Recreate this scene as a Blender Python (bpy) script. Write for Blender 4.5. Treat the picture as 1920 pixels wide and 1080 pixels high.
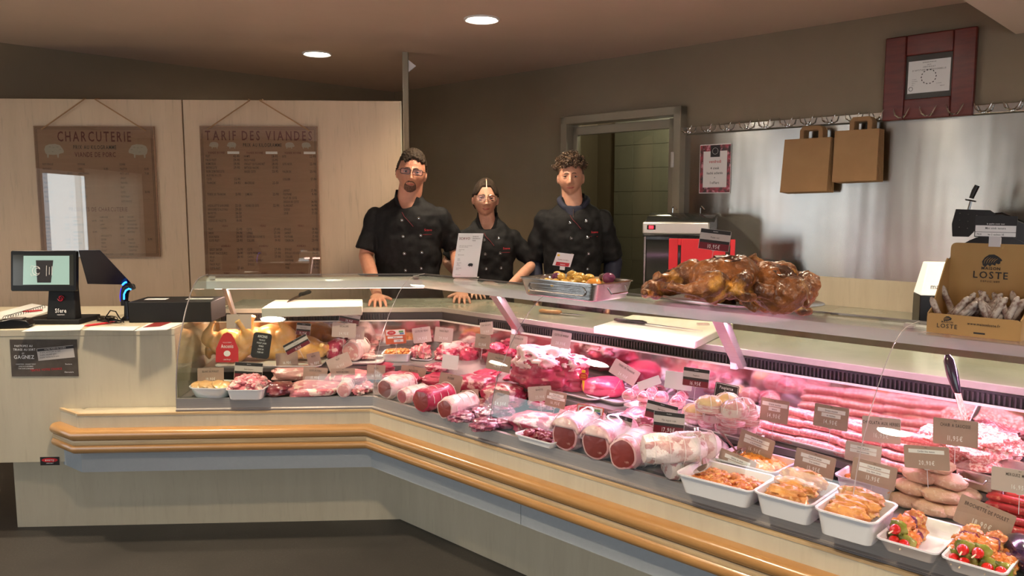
import bpy, bmesh, math, random
import numpy as np
from mathutils import Vector, Matrix, noise as mn
for o in list(bpy.data.objects): bpy.data.objects.remove(o)
sc = bpy.context.scene
COL = sc.collection
PI = math.pi
# ------------------------------------------------------------------ camera
F = 1480.0; H = 1.5; TH = math.atan((540-381)/F)
cam = bpy.data.cameras.new('camera'); cam.sensor_width = 36; cam.lens = F*36/1920; cam.clip_start = .05
co = bpy.data.objects.new('camera', cam); COL.objects.link(co); co.location = (0, 0, H)
co.rotation_euler = (PI/2-TH, 0, 0); sc.camera = co
# ------------------------------------------------------------------ world, exposure
sc.view_settings.view_transform = 'Standard'; sc.view_settings.look = 'None'
sc.view_settings.gamma = 1; sc.view_settings.use_curve_mapping = False
sc.view_settings.exposure = 0.0
w = bpy.data.worlds.new('daylight'); sc.world = w; w.use_nodes = True
bg = w.node_tree.nodes['Background']; bg.inputs[0].default_value = (.80, .90, 1, 1); bg.inputs[1].default_value = 1.3
# ------------------------------------------------------------------ lights of the room
def area(name, loc, rot, sx, sy, power, col, shape='RECTANGLE', spread=PI):
    l = bpy.data.lights.new(name, 'AREA'); l.shape = shape; l.size = sx; l.size_y = sy
    l.energy = power; l.color = col; l.spread = spread
    o = bpy.data.objects.new(name, l); COL.objects.link(o); o.location = loc; o.rotation_euler = rot
    return o
CEIL = 2.5
area('window_daylight', (-4.96, 1.9, 1.0), (0, -PI/2, 0), 1.7, 1.8, 17, (.90, .96, 1))
area('window_daylight', (-4.96, -.40, 1.0), (0, -PI/2, 0), 1.7, 1.0, 11, (.95, .96, .9))
area('shopfront_daylight', (0.4, -2.95, 1.15), (PI/2, 0, 0), 4.6, 1.5, 38, (.95, .97, 1))
DOWN = [(-.165, 4.44), (-1.31, 5.44), (.98, 3.44), (2.1, 2.4), (-1.45, 2.9), (-2.9, 3.3), (-.5, 1.4), (.9, .6)]
DOWNP = 12
# ------------------------------------------------------------------ picture ray -> place in the room
def ray(px, py):
    x = (px-960)/F; y = (540-py)/F
    c, s = math.cos(TH), math.sin(TH)
    return Vector((x, c+y*s, -s+y*c))
def P(px, py, z):
    d = ray(px, py); t = (z-H)/d.z
    return Vector((d.x*t, d.y*t, z))
def PN(px, py, n, c):
    d = ray(px, py); t = c/(n[0]*d.x+n[1]*d.y)
    return Vector((d.x*t, d.y*t, H+d.z*t))
aL = math.radians(3); uL = Vector((math.cos(aL), math.sin(aL))); nL = Vector((-uL.y, uL.x))
aR = math.radians(-44); uR = Vector((math.cos(aR), math.sin(aR))); nR = Vector((-uR.y, uR.x))
C0 = Vector((-.605, 3.44))
cL = nL.dot(C0); cR = nR.dot(C0)
SEG = {'L': (uL, nL, cL, aL), 'R': (uR, nR, cR, aR)}
def PD(px, py, d, seg):             # on the upright plane at depth d behind the front glass
    u, n, c, a = SEG[seg]
    return PN(px, py, n, c+d)
WC = Vector((-1.06, 7.3)); cW = nR.dot(WC)          # far corner of the room, right wall
def PW(px, py, off=0): return PN(px, py, nR, cW-off)
cP = nL.dot(Vector((-.62, 4.98)))                   # partition plane
def PP(px, py, off=0): return PN(px, py, nL, cP-off)
# ------------------------------------------------------------------ materials
def pm(name, base, rough=.5, metal=0, var=None, scale=5, stretch=(1, 1, 1), ramp=(.4, .6), bump=0, bscale=None, bstr=None,
       coat=0, spec=.5, detail=4, emit=None, estr=1, sss=0, third=None, tscale=20, tramp=(.6, .65), aniso=0, kind='noise'):
    m = bpy.data.materials.new(name); m.use_nodes = True
    nt = m.node_tree; N = nt.nodes; L = nt.links; b = N['Principled BSDF']
    b.inputs['Base Color'].default_value = (*base, 1); b.inputs['Roughness'].default_value = rough
    b.inputs['Metallic'].default_value = metal; b.inputs['Specular IOR Level'].default_value = spec
    b.inputs['Coat Weight'].default_value = coat; b.inputs['Coat Roughness'].default_value = .12
    if aniso:
        b.inputs['Anisotropic'].default_value = aniso; b.inputs['Anisotropic Rotation'].default_value = .25; tg = N.new('ShaderNodeTangent'); tg.direction_type = 'RADIAL'; tg.axis = 'Z'; L.new(tg.outputs[0], b.inputs['Tangent'])
    if sss:
        b.inputs['Subsurface Weight'].default_value = sss; b.inputs['Subsurface Radius'].default_value = (.01, .004, .003)
    if emit:
        b.inputs['Emission Color'].default_value = (*emit, 1); b.inputs['Emission Strength'].default_value = estr
    tc = N.new('ShaderNodeTexCoord'); mp = N.new('ShaderNodeMapping'); mp.inputs['Scale'].default_value = stretch
    L.new(tc.outputs['Object'], mp.inputs[0])
    def nz(s, d=detail, st=mp):
        if kind == 'voronoi' and s == scale:
            n = N.new('ShaderNodeTexVoronoi'); n.inputs['Scale'].default_value = s; L.new(st.outputs[0], n.inputs['Vector']); return n.outputs['Distance']
        n = N.new('ShaderNodeTexNoise'); n.inputs['Scale'].default_value = s; n.inputs['Detail'].default_value = d
        n.inputs['Roughness'].default_value = .6
        L.new(st.outputs[0], n.inputs['Vector']); return n.outputs['Fac']
    def ramp_(src, r):
        q = N.new('ShaderNodeMapRange'); q.inputs[1].default_value = r[0]; q.inputs[2].default_value = r[1]; L.new(src, q.inputs[0]); return q.outputs[0]
    def mix(f, a, c2):
        x = N.new('ShaderNodeMix'); x.data_type = 'RGBA'; L.new(f, x.inputs[0])
        if isinstance(a, tuple): x.inputs[6].default_value = (*a, 1)
        else: L.new(a, x.inputs[6])
        x.inputs[7].default_value = (*c2, 1); return x.outputs[2]
    if var:
        out = mix(ramp_(nz(scale), ramp), base, var)
        if third: out = mix(ramp_(nz(tscale), tramp), out, third)
        L.new(out, b.inputs['Base Color'])
    if bump:
        bp = N.new('ShaderNodeBump'); bp.inputs['Distance'].default_value = bump; bp.inputs['Strength'].default_value = .9
        st = mp
        if bstr:
            st = N.new('ShaderNodeMapping'); st.inputs['Scale'].default_value = bstr; L.new(tc.outputs['Object'], st.inputs[0])
        L.new(nz(bscale or 40, 3, st), bp.inputs['Height']); L.new(bp.outputs[0], b.inputs['Normal'])
    return m
def glass_mat(name, tint=(.93, .97, .95), gloss=1.0, rough=0.0, ior=1.5):
    m = bpy.data.materials.new(name); m.use_nodes = True; nt = m.node_tree; N = nt.nodes; L = nt.links
    N.remove(N['Principled BSDF']); o = N['Material Output']
    t = N.new('ShaderNodeBsdfTransparent'); t.inputs[0].default_value = (*tint, 1)
    g = N.new('ShaderNodeBsdfGlossy'); g.inputs['Roughness'].default_value = rough; g.inputs[0].default_value = (gloss, gloss, gloss, 1)
    fr = N.new('ShaderNodeFresnel'); ge_ = N.new('ShaderNodeNewGeometry'); mr = N.new('ShaderNodeMapRange'); L.new(ge_.outputs['Backfacing'], mr.inputs[0]); mr.inputs[3].default_value = ior; mr.inputs[4].default_value = 1/ior; L.new(mr.outputs[0], fr.inputs[0])
    x = N.new('ShaderNodeMixShader'); L.new(fr.outputs[0], x.inputs[0]); L.new(t.outputs[0], x.inputs[1]); L.new(g.outputs[0], x.inputs[2]); L.new(x.outputs[0], o.inputs[0])
    return m
M = {}
M['ash'] = pm('ash_laminate', (.58, .52, .385), .45, var=(.52, .46, .335), scale=3.2, stretch=(6, 6, .7), ramp=(.3, .75), third=(.49, .43, .31), tscale=9, tramp=(.56, .8))
M['ash_warm'] = pm('ash_partition', (.57, .43, .30), .5, var=(.50, .375, .255), scale=2.6, stretch=(6, 6, .6), ramp=(.3, .75), third=(.40, .31, .21), tscale=8, tramp=(.56, .8))
M['oak'] = pm('varnished_beech', (.47, .25, .085), .28, var=(.40, .20, .065), scale=6, stretch=(1.2, 1.2, 8), ramp=(.3, .7), coat=.5)
M['oak_pale'] = pm('pale_beech_strip', (.58, .42, .23), .4, var=(.52, .36, .19), scale=6, stretch=(1, 1, 8))
M['blue_grey'] = pm('blue_grey_laminate', (.36, .395, .42), .4, var=(.345, .38, .405), scale=60)
M['wall'] = pm('olive_paint', (.235, .185, .122), .8, var=(.225, .177, .116), scale=3, bump=.0006, bscale=180)
M['ceiling'] = pm('ceiling_paint', (.56, .43, .35), .9, var=(.54, .415, .335), scale=2)
M['soffit'] = pm('soffit_paint', (.66, .54, .46), .9)
M['floor'] = pm('dark_vinyl', (.048, .043, .038), .5, var=(.075, .068, .06), scale=120, ramp=(.5, .7), third=(.038, .034, .03), tscale=2.5, tramp=(.4, .7), bump=.0005, bscale=200)
M['alu'] = pm('brushed_aluminium', (.46, .43, .41), .36, .65, var=(.41, .385, .37), scale=5, stretch=(1, 1, 60))
M['alu_light'] = pm('satin_aluminium', (.72, .70, .67), .4, .6)
M['steel'] = pm('stainless_steel', (.56, .54, .52), .2, 1, bump=.0006, bscale=5, bstr=(1, 1, 90))
M['splash'] = pm('steel_splashback', (.50, .47, .425), .22, 1, aniso=.85, bump=.006, bscale=2.2, bstr=(1, 1, .12), var=(.44, .42, .385), scale=2)
M['chrome'] = pm('chrome', (.75, .74, .72), .12, 1)
M['mirror'] = pm('polished_rear_panel', (.52, .45, .47), .10, 1, bump=.0008, bscale=4)
M['black'] = pm('black_plastic', (.006, .006, .0065), .3, spec=.35)
M['black_soft'] = pm('matte_black', (.008, .008, .0085), .6, spec=.3)
M['grille'] = pm('black_grille', (.02, .017, .02), .4)
M['deck'] = pm('steel_deck', (.30, .27, .27), .35, .6)
M['marble'] = pm('pale_marble', (.31, .31, .25), .16, var=(.24, .245, .195), scale=3.5, ramp=(.45, .7), detail=8, stretch=(1, 1, 1))
M['white'] = pm('white_enamel', (.80, .80, .79), .3)
M['white_pl'] = pm('white_plastic', (.78, .77, .75), .35)
M['board'] = pm('white_cutting_board', (.60, .59, .51), .5, var=(.56, .51, .38), scale=5, ramp=(.5, .75))
M['paper'] = pm('white_paper', (.75, .75, .73), .7)
M['glass'] = glass_mat('case_glass')
M['glass_dim'] = glass_mat('door_glass', (.62, .62, .56), .5)
M['film'] = glass_mat('plastic_film', (.97, .95, .96), .9, .09, 1.6)
M['plexi'] = glass_mat('plexi_front', (.96, .96, .94), 1, .012, 1.9)
M['seam'] = pm('glass_joint', (.18, .16, .16), .25)
M['seam_light'] = pm('glass_edge', (.42, .38, .38), .15)
M['lamp'] = pm('lamp_glow', (1, 1, 1), .5, emit=(1, .93, .78), estr=22)
# ------------------------------------------------------------------ mesh helper
class MB:
    def __init__(s): s.v = []; s.f = []; s.m = []
    def add(s, vs, fs, mat=0, M4=None):
        k = len(s.v)
        s.v += [tuple(M4 @ Vector(p)) for p in vs] if M4 is not None else [tuple(p) for p in vs]
        s.f += [tuple(i+k for i in f) for f in fs]; s.m += [mat]*len(fs)
        return s
    def box(s, c, d, mat=0, rz=0, M4=None):
        x, y, z = d[0]/2, d[1]/2, d[2]/2
        vs = [(a, b, e) for a in (-x, x) for b in (-y, y) for e in (-z, z)]
        T = Matrix.Translation(c) @ Matrix.Rotation(rz, 4, 'Z')
        if M4 is not None: T = M4 @ T
        return s.add(vs, [(0, 1, 3, 2), (4, 6, 7, 5), (0, 4, 5, 1), (2, 3, 7, 6), (0, 2, 6, 4), (1, 5, 7, 3)], mat, T)
    def tube(s, pts, r, n=8, mat=0, cap=True, closed=False, sq=(1, 1)):
        pts = [Vector(p) for p in pts]; k = len(pts)
        rs = r if isinstance(r, (list, tuple)) else [r]*k
        vs = []; up = Vector((0, 0, 1)); prev = None
        for i, p in enumerate(pts):
            if closed: t = pts[(i+1) % k]-pts[i-1]
            else: t = pts[min(i+1, k-1)]-pts[max(i-1, 0)]
            if t.length < 1e-9: t = Vector((0, 0, 1))
            t.normalize()
            if prev is None:
                a = t.orthogonal().normalized() if abs(t.z) > .95 else t.cross(up).normalized()
            else:
                a = prev-t*prev.dot(t); a = a.normalized() if a.length > 1e-6 else t.orthogonal().normalized()
            prev = a; b = t.cross(a)
            for j in range(n):
                q = 2*PI*j/n; vs.append(p+a*math.cos(q)*rs[i]*sq[0]+b*math.sin(q)*rs[i]*sq[1])
        fs = []
        for i in range(k if closed else k-1):
            for j in range(n):
                i2 = (i+1) % k; fs.append((i*n+j, i*n+(j+1) % n, i2*n+(j+1) % n, i2*n+j))
        if cap and not closed:
            fs.append(tuple(range(n-1, -1, -1))); fs.append(tuple((k-1)*n+j for j in range(n)))
        return s.add(vs, fs, mat)
    def lathe(s, prof, n=24, mat=0, M4=None, sx=1, sy=1, cap=True):
        vs = []; fs = []
        for (r, z) in prof:
            for j in range(n):
                a = 2*PI*j/n; vs.append((r*math.cos(a)*sx, r*math.sin(a)*sy, z))
        k = len(prof)
        for i in range(k-1):
            for j in range(n): fs.append((i*n+j, i*n+(j+1) % n, (i+1)*n+(j+1) % n, (i+1)*n+j))
        if cap and prof[0][0] > 1e-6: fs.append(tuple(range(n-1, -1, -1)))
        if cap and prof[-1][0] > 1e-6: fs.append(tuple((k-1)*n+j for j in range(n)))
        return s.add(vs, fs, mat, M4)
    def prism(s, pts, a, b, mat=0, axis='y', M4=None):      # outline (x,z) pushed along y from a to b, or (x,y) along z
        n = len(pts)
        if axis == 'y': vs = [(p[0], a, p[1]) for p in pts]+[(p[0], b, p[1]) for p in pts]
        elif axis == 'z': vs = [(p[0], p[1], a) for p in pts]+[(p[0], p[1], b) for p in pts]
        else: vs = [(a, p[0], p[1]) for p in pts]+[(b, p[0], p[1]) for p in pts]
        fs = [tuple(range(n)), tuple(range(2*n-1, n-1, -1))]+[(i, i+n, (i+1) % n+n, (i+1) % n) for i in range(n)]
        return s.add(vs, fs, mat, M4)
    def join(s, o, M4=None, dm=0):
        k = len(s.v); s.v += [tuple(M4 @ Vector(p)) for p in o.v] if M4 is not None else o.v
        s.f += [tuple(i+k for i in f) for f in o.f]; s.m += [i+dm for i in o.m]; return s
def roundrect(w_, h_, r, n=4, cx=0, cy=0):
    r = min(r, w_/2-1e-5, h_/2-1e-5); out = []
    for (sx, sy, a0) in ((1, 1, 0), (-1, 1, 90), (-1, -1, 180), (1, -1, 270)):
        for i in range(n+1):
            a = math.radians(a0+90*i/n); out.append((cx+sx*(w_/2-r)+r*math.cos(a), cy+sy*(h_/2-r)+r*math.sin(a)))
    return out
def obj(name, mb, mats, parent=None, bevel=0, angle=40, fix=True):
    me = bpy.data.meshes.new(name); me.from_pydata(mb.v, [], mb.f)
    ms = mats if isinstance(mats, (list, tuple)) else [mats]
    for m in ms: me.materials.append(M[m] if isinstance(m, str) else m)
    if len(ms) > 1: me.polygons.foreach_set('material_index', mb.m)
    if fix:
        bm = bmesh.new(); bm.from_mesh(me); bmesh.ops.recalc_face_normals(bm, faces=bm.faces); bm.to_mesh(me); bm.free()
    me.shade_smooth(); me.set_sharp_from_angle(angle=math.radians(angle))
    o = bpy.data.objects.new(name, me); COL.objects.link(o)
    if parent is not None: o.parent = parent
    if bevel:
        b = o.modifiers.new('bevel', 'BEVEL'); b.width = bevel; b.segments = 2; b.limit_method = 'ANGLE'; b.angle_limit = math.radians(50)
    return o
def tag(o, label=None, cat=None, group=None, kind=None):
    if label: o['label'] = label
    if cat: o['category'] = cat
    if group: o['group'] = group
    if kind: o['kind'] = kind
    return o
def thing(name, label, cat, loc=(0, 0, 0), rz=0, group=None, rx=0, ry=0):
    o = bpy.data.objects.new(name, None); COL.objects.link(o); o.empty_display_size = .05
    o.location = loc; o.rotation_euler = (rx, ry, rz); return tag(o, label, cat, group)
def struct(name, mb, mats, parent=None, bevel=0):
    o = obj(name, mb, mats, parent, bevel)
    if parent is None: o['kind'] = 'structure'
    return o
def dup(o, loc=None, rot=None, label=None, parent=None):
    c = o.copy(); COL.objects.link(c)
    if parent is not None: c.parent = parent
    if loc is not None: c.location = loc
    if rot is not None: c.rotation_euler = rot
    if label: c['label'] = label
    for ch in list(o.children): dup(ch, parent=c)
    return c
# ------------------------------------------------------------------ lettering
GL = {}
def glyph(ch):
    if ch in GL: return GL[ch]
    cu = bpy.data.curves.new('g', 'FONT'); cu.body = ch; cu.size = 1.37; cu.offset = .018; cu.resolution_u = 2
    o = bpy.data.objects.new('g', cu); COL.objects.link(o)
    bpy.context.view_layer.update()
    me = bpy.data.meshes.new_from_object(o.evaluated_get(bpy.context.evaluated_depsgraph_get()))
    vs = [(v.co.x, v.co.y) for v in me.vertices]; fs = [tuple(p.vertices) for p in me.polygons]
    bpy.data.objects.remove(o); bpy.data.curves.remove(cu); bpy.data.meshes.remove(me)
    if not vs: GL[ch] = ([], [], .4); return GL[ch]
    x0 = min(v[0] for v in vs); x1 = max(v[0] for v in vs)
    GL[ch] = ([(v[0]-x0, v[1]) for v in vs], fs, x1-x0); return GL[ch]
for ch_ in 'ABCDEFGHIJKLMNOPQRSTUVWXYZabcdefghijklmnopqrstuvwxyz0123456789.,=/€-°éèêàÉ\'&()%+ ': glyph(ch_)
def text(mb, s, x, z, h, y=-.0006, cond=.72, align='c', mat=0, track=.12, rot=0):   # h: capital height
    tot = 0; L_ = []
    for ch in s:
        g = glyph(ch); L_.append((tot, g)); tot += g[2]*cond+track if ch != ' ' else .38*cond+.1
    tot -= track; x0 = x-(tot*h/2 if align == 'c' else tot*h if align == 'r' else 0)
    cr, sr = math.cos(rot), math.sin(rot)
    for (tx, g) in L_:
        if g[0]:
            pts = []
            for v in g[0]:
                X = x0+(tx+v[0]*cond)*h-x; Z = v[1]*h
                pts.append((x+X*cr-Z*sr, y, z+X*sr+Z*cr))
            mb.add(pts, g[1], mat)
    return mb
def rect(mb, x0, z0, x1, z1, y=-.0004, mat=0, t=.0003):
    return mb.box(((x0+x1)/2, y, (z0+z1)/2), (abs(x1-x0), t, abs(z1-z0)), mat)
def offs(path, d):
    out = []; k = len(path)
    for i in range(k):
        ns = []
        if i > 0: e = (path[i]-path[i-1]).normalized(); ns.append(Vector((-e.y, e.x)))
        if i < k-1: e = (path[i+1]-path[i]).normalized(); ns.append(Vector((-e.y, e.x)))
        if len(ns) == 1: out.append(path[i]+ns[0]*d)
        else:
            b = (ns[0]+ns[1]).normalized(); out.append(path[i]+b*(d/b.dot(ns[0])))
    return out
def sweep(mb, path, prof, mat=0, cap=True):      # closed outline (d,h) carried along the plan path with mitred corners
    n = len(prof); k = len(path); vs = []
    cols = [offs(path, d) for (d, h) in prof]
    for i in range(k):
        for j, (d, h) in enumerate(prof): vs.append((cols[j][i].x, cols[j][i].y, h))
    fs = []
    for i in range(k-1):
        for j in range(n): fs.append((i*n+j, i*n+(j+1) % n, (i+1)*n+(j+1) % n, (i+1)*n+j))
    if cap: fs.append(tuple(range(n-1, -1, -1))); fs.append(tuple((k-1)*n+j for j in range(n)))
    return mb.add(vs, fs, mat)
# ================================================================== the room
def tW(px, py=400): return uR.dot(PW(px, py).xy-WC)
fl = MB().box((2, 2.5, -.05), (16, 14, .1)); struct('floor', fl, 'floor')
cl = MB().box((2, 2.5, CEIL+.05), (16, 14, .1)); struct('ceiling', cl, 'ceiling')
DT0, DT1 = tW(1062), tW(1284)                     # outer edges of the door frame along the right wall
DH = PW(1170, 211).z
wr = MB(); TR = Matrix.Translation((WC.x, WC.y, 0)) @ Matrix.Rotation(aR, 4, 'Z')
def wbox(mb, t0, t1, y0, y1, z0, z1, mat=0): return mb.box(((t0+t1)/2, (y0+y1)/2, (z0+z1)/2), (t1-t0, y1-y0, z1-z0), mat, M4=TR)
wbox(wr, -.1, DT0+.05, 0, .1, 0, CEIL); wbox(wr, DT0+.05, DT1-.05, 0, .1, DH-.05, CEIL); wbox(wr, DT1-.05, 15, 0, .1, 0, CEIL)
struct('wall_right', wr, 'wall')
wb = MB().box((-3.2, .05, CEIL/2), (6.4, .1, CEIL), M4=Matrix.Translation((WC.x, WC.y, 0)) @ Matrix.Rotation(aR+PI/2, 4, 'Z'))
struct('wall_back', wb, 'wall')
WX = -5.0
wl = MB(); wl.box((WX-.05, -2.95, CEIL/2), (.1, .1, CEIL)); wl.box((WX-.05, 3.2, CEIL/2), (.1, .7, CEIL))
wl.box((WX-.05, 0, .05), (.1, 5.8, .1)); wl.box((WX-.05, 0, 2.2), (.1, 5.8, .6)); struct('wall_left', wl, 'wall')
wf = MB(); wf.box((-3.4, -3.05, CEIL/2), (3.2, .1, CEIL)); wf.box((6.6, -3.05, CEIL/2), (7, .1, CEIL))
wf.box((.65, -3.05, .2), (4.9, .1, .4)); wf.box((.65, -3.05, 2.4), (4.9, .1, .2)); struct('wall_front', wf, 'wall')
wn = MB()
for y in (-2.85, -.93, .12, 2.82): wn.box((WX-.05, y, 1.0), (.06, .05, 1.8))
for z in (.12, 1.88): wn.box((WX-.05, 0, z), (.06, 5.8, .05))
wn.box((WX-.05, .55, 1.0), (.08, .88, 1.8)); struct('window_1', wn, 'white_pl')
cm = bpy.data.materials.new('beige_voile'); cm.use_nodes = True; nt_ = cm.node_tree; nt_.nodes.remove(nt_.nodes['Principled BSDF'])
a1_ = nt_.nodes.new('ShaderNodeBsdfDiffuse'); a2_ = nt_.nodes.new('ShaderNodeBsdfTranslucent'); a3_ = nt_.nodes.new('ShaderNodeMixShader'); a1_.inputs[0].default_value = (.7, .6, .45, 1); a2_.inputs[0].default_value = (.75, .62, .45, 1)
nt_.links.new(a1_.outputs[0], a3_.inputs[1]); nt_.links.new(a2_.outputs[0], a3_.inputs[2]); nt_.links.new(a3_.outputs[0], nt_.nodes['Material Output'].inputs[0]); M['voile'] = cm
cu_ = MB(); n_ = 110; vs_ = []
for i in range(n_+1):
    y_ = -2.88+1.93*i/n_; x_ = WX+.06+.03*math.sin(i*.55)+.012*math.sin(i*1.3)
    vs_ += [(x_, y_, .12), (x_, y_, 1.95)]
cu_.add(vs_, [(2*i, 2*i+2, 2*i+3, 2*i+1) for i in range(n_)])
tag(obj('window_curtain', cu_, 'voile', None, angle=180, fix=False), 'beige pleated voile curtain on the customer side, seen only in reflections', 'curtain')
wn = MB()
for x in (-1.78, -.2, 1.5, 3.08): wn.box((x, -3.05, 1.35), (.05, .06, 1.9))
for z in (.42, 2.28): wn.box((.65, -3.05, z), (4.9, .06, .05))
struct('window_2', wn, 'white_pl')
# lowered ceiling over the right end
tS = tW(1905, 65); sf = MB(); wbox(sf, tS, 9, -6.5, -.002, PW(1905, 64).z, CEIL-.001); struct('trim_1', sf, 'soffit')
# door in the right wall, with a tiled room behind it
dr = thing('door_1', None, None, (WC.x, WC.y, 0), aR); dr['kind'] = 'structure'
fw = .055
f = MB(); f.box((DT0+fw/2, -.01, DH/2), (fw, .13, DH)); f.box((DT1-fw/2, -.01, DH/2), (fw, .13, DH)); f.box(((DT0+DT1)/2, -.01, DH-fw/2), (DT1-DT0, .13, fw))
M['door_paint'] = pm('door_paint', (.28, .24, .175), .45)
obj('door_frame', f, 'door_paint', dr, .004)
g = MB(); a0, a1 = DT0+fw+.004, DT1-fw-.004; lf = .075
g.box((a0+lf/2-.02, .02, DH/2-.03), (lf-.04, .04, DH-.07)); g.box((a1-lf/2, .02, DH/2-.03), (lf, .04, DH-.07))
g.box(((a0+a1)/2, .02, DH-fw-.045), (a1-a0, .04, .06)); g.box(((a0+a1)/2, .02, .1), (a1-a0, .04, .2)); obj('door_leaf', g, 'door_paint', dr, .003)
obj('door_glass', MB().box(((a0+a1)/2, .02, DH/2), (a1-a0-.02, .008, DH-.20)), 'glass_dim', dr)
h = MB()
for z in (.3, 1.1, 1.78): h.box((a1+.006, -.075, z), (.02, .02, .1))
obj('door_hinge', h, 'alu_light', dr, .003)
M['tile'] = pm('wall_tile', (.30, .29, .225), .35)
bt = MB(); tw = .2
for i in range(9):
    for j in range(12): bt.box((DT0-.45+i*tw+tw/2, 1.2, j*tw+tw/2), (tw-.002, .03, tw-.002))
wbox2 = MB().box(((DT0+DT1)/2, 1.26, 1.2), (3.4, .05, 2.5)).box((DT0-.7, .68, 1.2), (.05, 1.2, 2.5)).box((DT1+.9, .68, 1.2), (.05, 1.2, 2.5)).box(((DT0+DT1)/2, .68, 2.42), (3.4, 1.2, .05))
o = struct('wall_pantry', wbox2, 'wall'); o.location = (WC.x, WC.y, 0); o.rotation_euler.z = aR
o = struct('trim_2', bt, 'tile', None, .002); o.location = (WC.x, WC.y, 0); o.rotation_euler.z = aR
pl_ = bpy.data.lights.new('pantry_light', 'POINT'); pl_.energy = 26; pl_.color = (1, .95, .80); pl_.shadow_soft_size = .1
plo = bpy.data.objects.new('pantry_light', pl_); COL.objects.link(plo); q_ = WC+uR*(DT0+.45)+nR*.6; plo.location = (q_.x, q_.y, 2.25)
# ------------------------------------------------------------------ downlights
def downlight(x, y, lab, seen=True):
    z = CEIL if not uR.dot(Vector((x, y))-WC) > tS or nR.dot(Vector((x, y)))-cW < -6.5 else PW(1905, 64).z
    t = thing('ceiling_downlight', lab, 'ceiling light', (x, y, z), 0, 'recessed ceiling downlights')
    obj('trim_ring', MB().lathe([(.078, 0), (.098, 0), (.098, -.006), (.090, -.010), (.078, -.004)], 36, cap=False), 'white_pl', t)
    obj('lamp', MB().lathe([(0, -.003), (.078, -.003)], 32), 'lamp', t)
    l = bpy.data.lights.new('lamp_light', 'SPOT'); l.energy = DOWNP*9*(1.35 if y < 3.6 else 1); l.color = (1, .80, .56); l.spot_size = math.radians(128); l.spot_blend = .8; l.shadow_soft_size = .07
    lo = bpy.data.objects.new('lamp_light', l); COL.objects.link(lo); lo.parent = t; lo.location = (0, 0, -.02)
    return t
LB = ['round recessed ceiling downlight near the top centre, nearer of the two in view', 'round recessed ceiling downlight farther back, left of the ceiling post']
for i, (x, y) in enumerate(DOWN): downlight(x, y, LB[i] if i < 2 else 'round recessed ceiling downlight on the customer side, outside the picture')
# ------------------------------------------------------------------ partition panels behind the till
pr = thing('partition_wall', 'pale wood panelled partition the two price boards hang on', 'partition', (C0.x, C0.y, 0), aL)
oP = cP-cL
def sP(px, py=300): return uL.dot(PP(px, py).xy-C0)
PT = PP(500, 188).z; s1, s0 = sP(752), -3.3; sm = sP(346)
obj('panel', MB().box(((s1+sm)/2+.002, oP+.02, PT/2), (s1-sm-.004, .04, PT)), 'ash_warm', pr, .002)
obj('panel', MB().box(((s0+sm)/2-.002, oP+.02, PT/2), (sm-s0-.004, .04, PT)), 'ash_warm', pr, .002)
obj('edge_band', MB().box((s1+.003, oP+.02, PT/2), (.006, .044, PT)), 'ash', pr)
pp = P(760, 98, CEIL)
po = thing('support_post', 'thin grey steel post from floor to ceiling at the partition end', 'post', (pp.x, pp.y, 0), aL)
obj('shaft', MB().box((0, 0, CEIL/2), (.04, .04, CEIL)), 'door_paint', po, .004)
obj('ceiling_bracket', MB().prism([(.02, CEIL-.05), (.07, CEIL-.09), (.02, CEIL-.13)], -.012, .012), 'white_pl', po)
# ================================================================== the counter
def Lp(s, d=0): return C0+uL*s+nL*d
def Rp(s, d=0): return C0+uR*s+nR*d
sE = -.862; RE = 3.3
ct = thing('display_counter', 'angled refrigerated butcher counter with curved glass front and wood cladding', 'display counter')
pF = [PD(111, 762, .06, 'L').xy, PD(146, 774, -.055, 'L').xy, offs([Lp(-1), C0, Rp(1)], -.05)[1], Rp(RE, -.05)]
pC = [Lp(sE), C0, Rp(RE)]
pT = [Lp(-1.69), C0, Rp(RE)]
obj('plinth', sweep(MB(), pT, [(.185, 0), (.185, .342), (.95, .342), (.95, 0)]), 'ash', ct)
obj('rear_cladding', sweep(MB(), [Lp(-.86), C0, Rp(RE)], [(.66, .345), (.66, .925), (.98, .925), (.98, .345)]), 'ash', ct)
obj('upper_cladding', sweep(MB(), pF, [(0, .435), (0, .594), (.06, .594), (.06, .435)]), 'ash', ct, .0015)
obj('ledge_edging', sweep(MB(), pF, [(-.002, .590), (-.002, .5985), (.012, .5985), (.012, .590)]), 'oak_pale', ct)
obj('ledge', MB().box(((-1.28+sE)/2, .0, .591), (1.28+sE, .105, .012), 0, 0, Matrix.Translation((C0.x, C0.y, 0)) @ Matrix.Rotation(aL, 4, 'Z')), 'ash', ct)
def arc(cx, cz, r, a0, a1, n=8): return [(cx-r*math.cos(math.radians(a0+(a1-a0)*i/n)), cz+r*math.sin(math.radians(a0+(a1-a0)*i/n))) for i in range(n+1)]
obj('bumper_rail', sweep(MB(), pF, [(.0, .536)]+arc(-.022, .512, .024, 80, -60)+[(-.03, .488), (.0, .488)]), 'oak', ct, angle=60)
obj('bumper_strip', sweep(MB(), pF, [(.0, .4885), (-.033, .4885), (-.036, .478), (-.033, .468), (.0, .468)]), 'oak_pale', ct)
obj('bumper_rail', sweep(MB(), pF, [(.0, .4675), (-.03, .4675)]+arc(-.020, .452, .022, 50, -70)+[(.0, .431)]), 'oak', ct, angle=60)
sj = uR.dot(PD(975, 985, -.05, 'R').xy-C0)
sj2 = sj+1.35
obj('fascia_panel', sweep(MB(), pF[:3]+[Rp(sj-.0015, -.05)], [(.004, .338), (.004, .44), (.03, .44), (.03, .338)]), 'blue_grey', ct)
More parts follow.
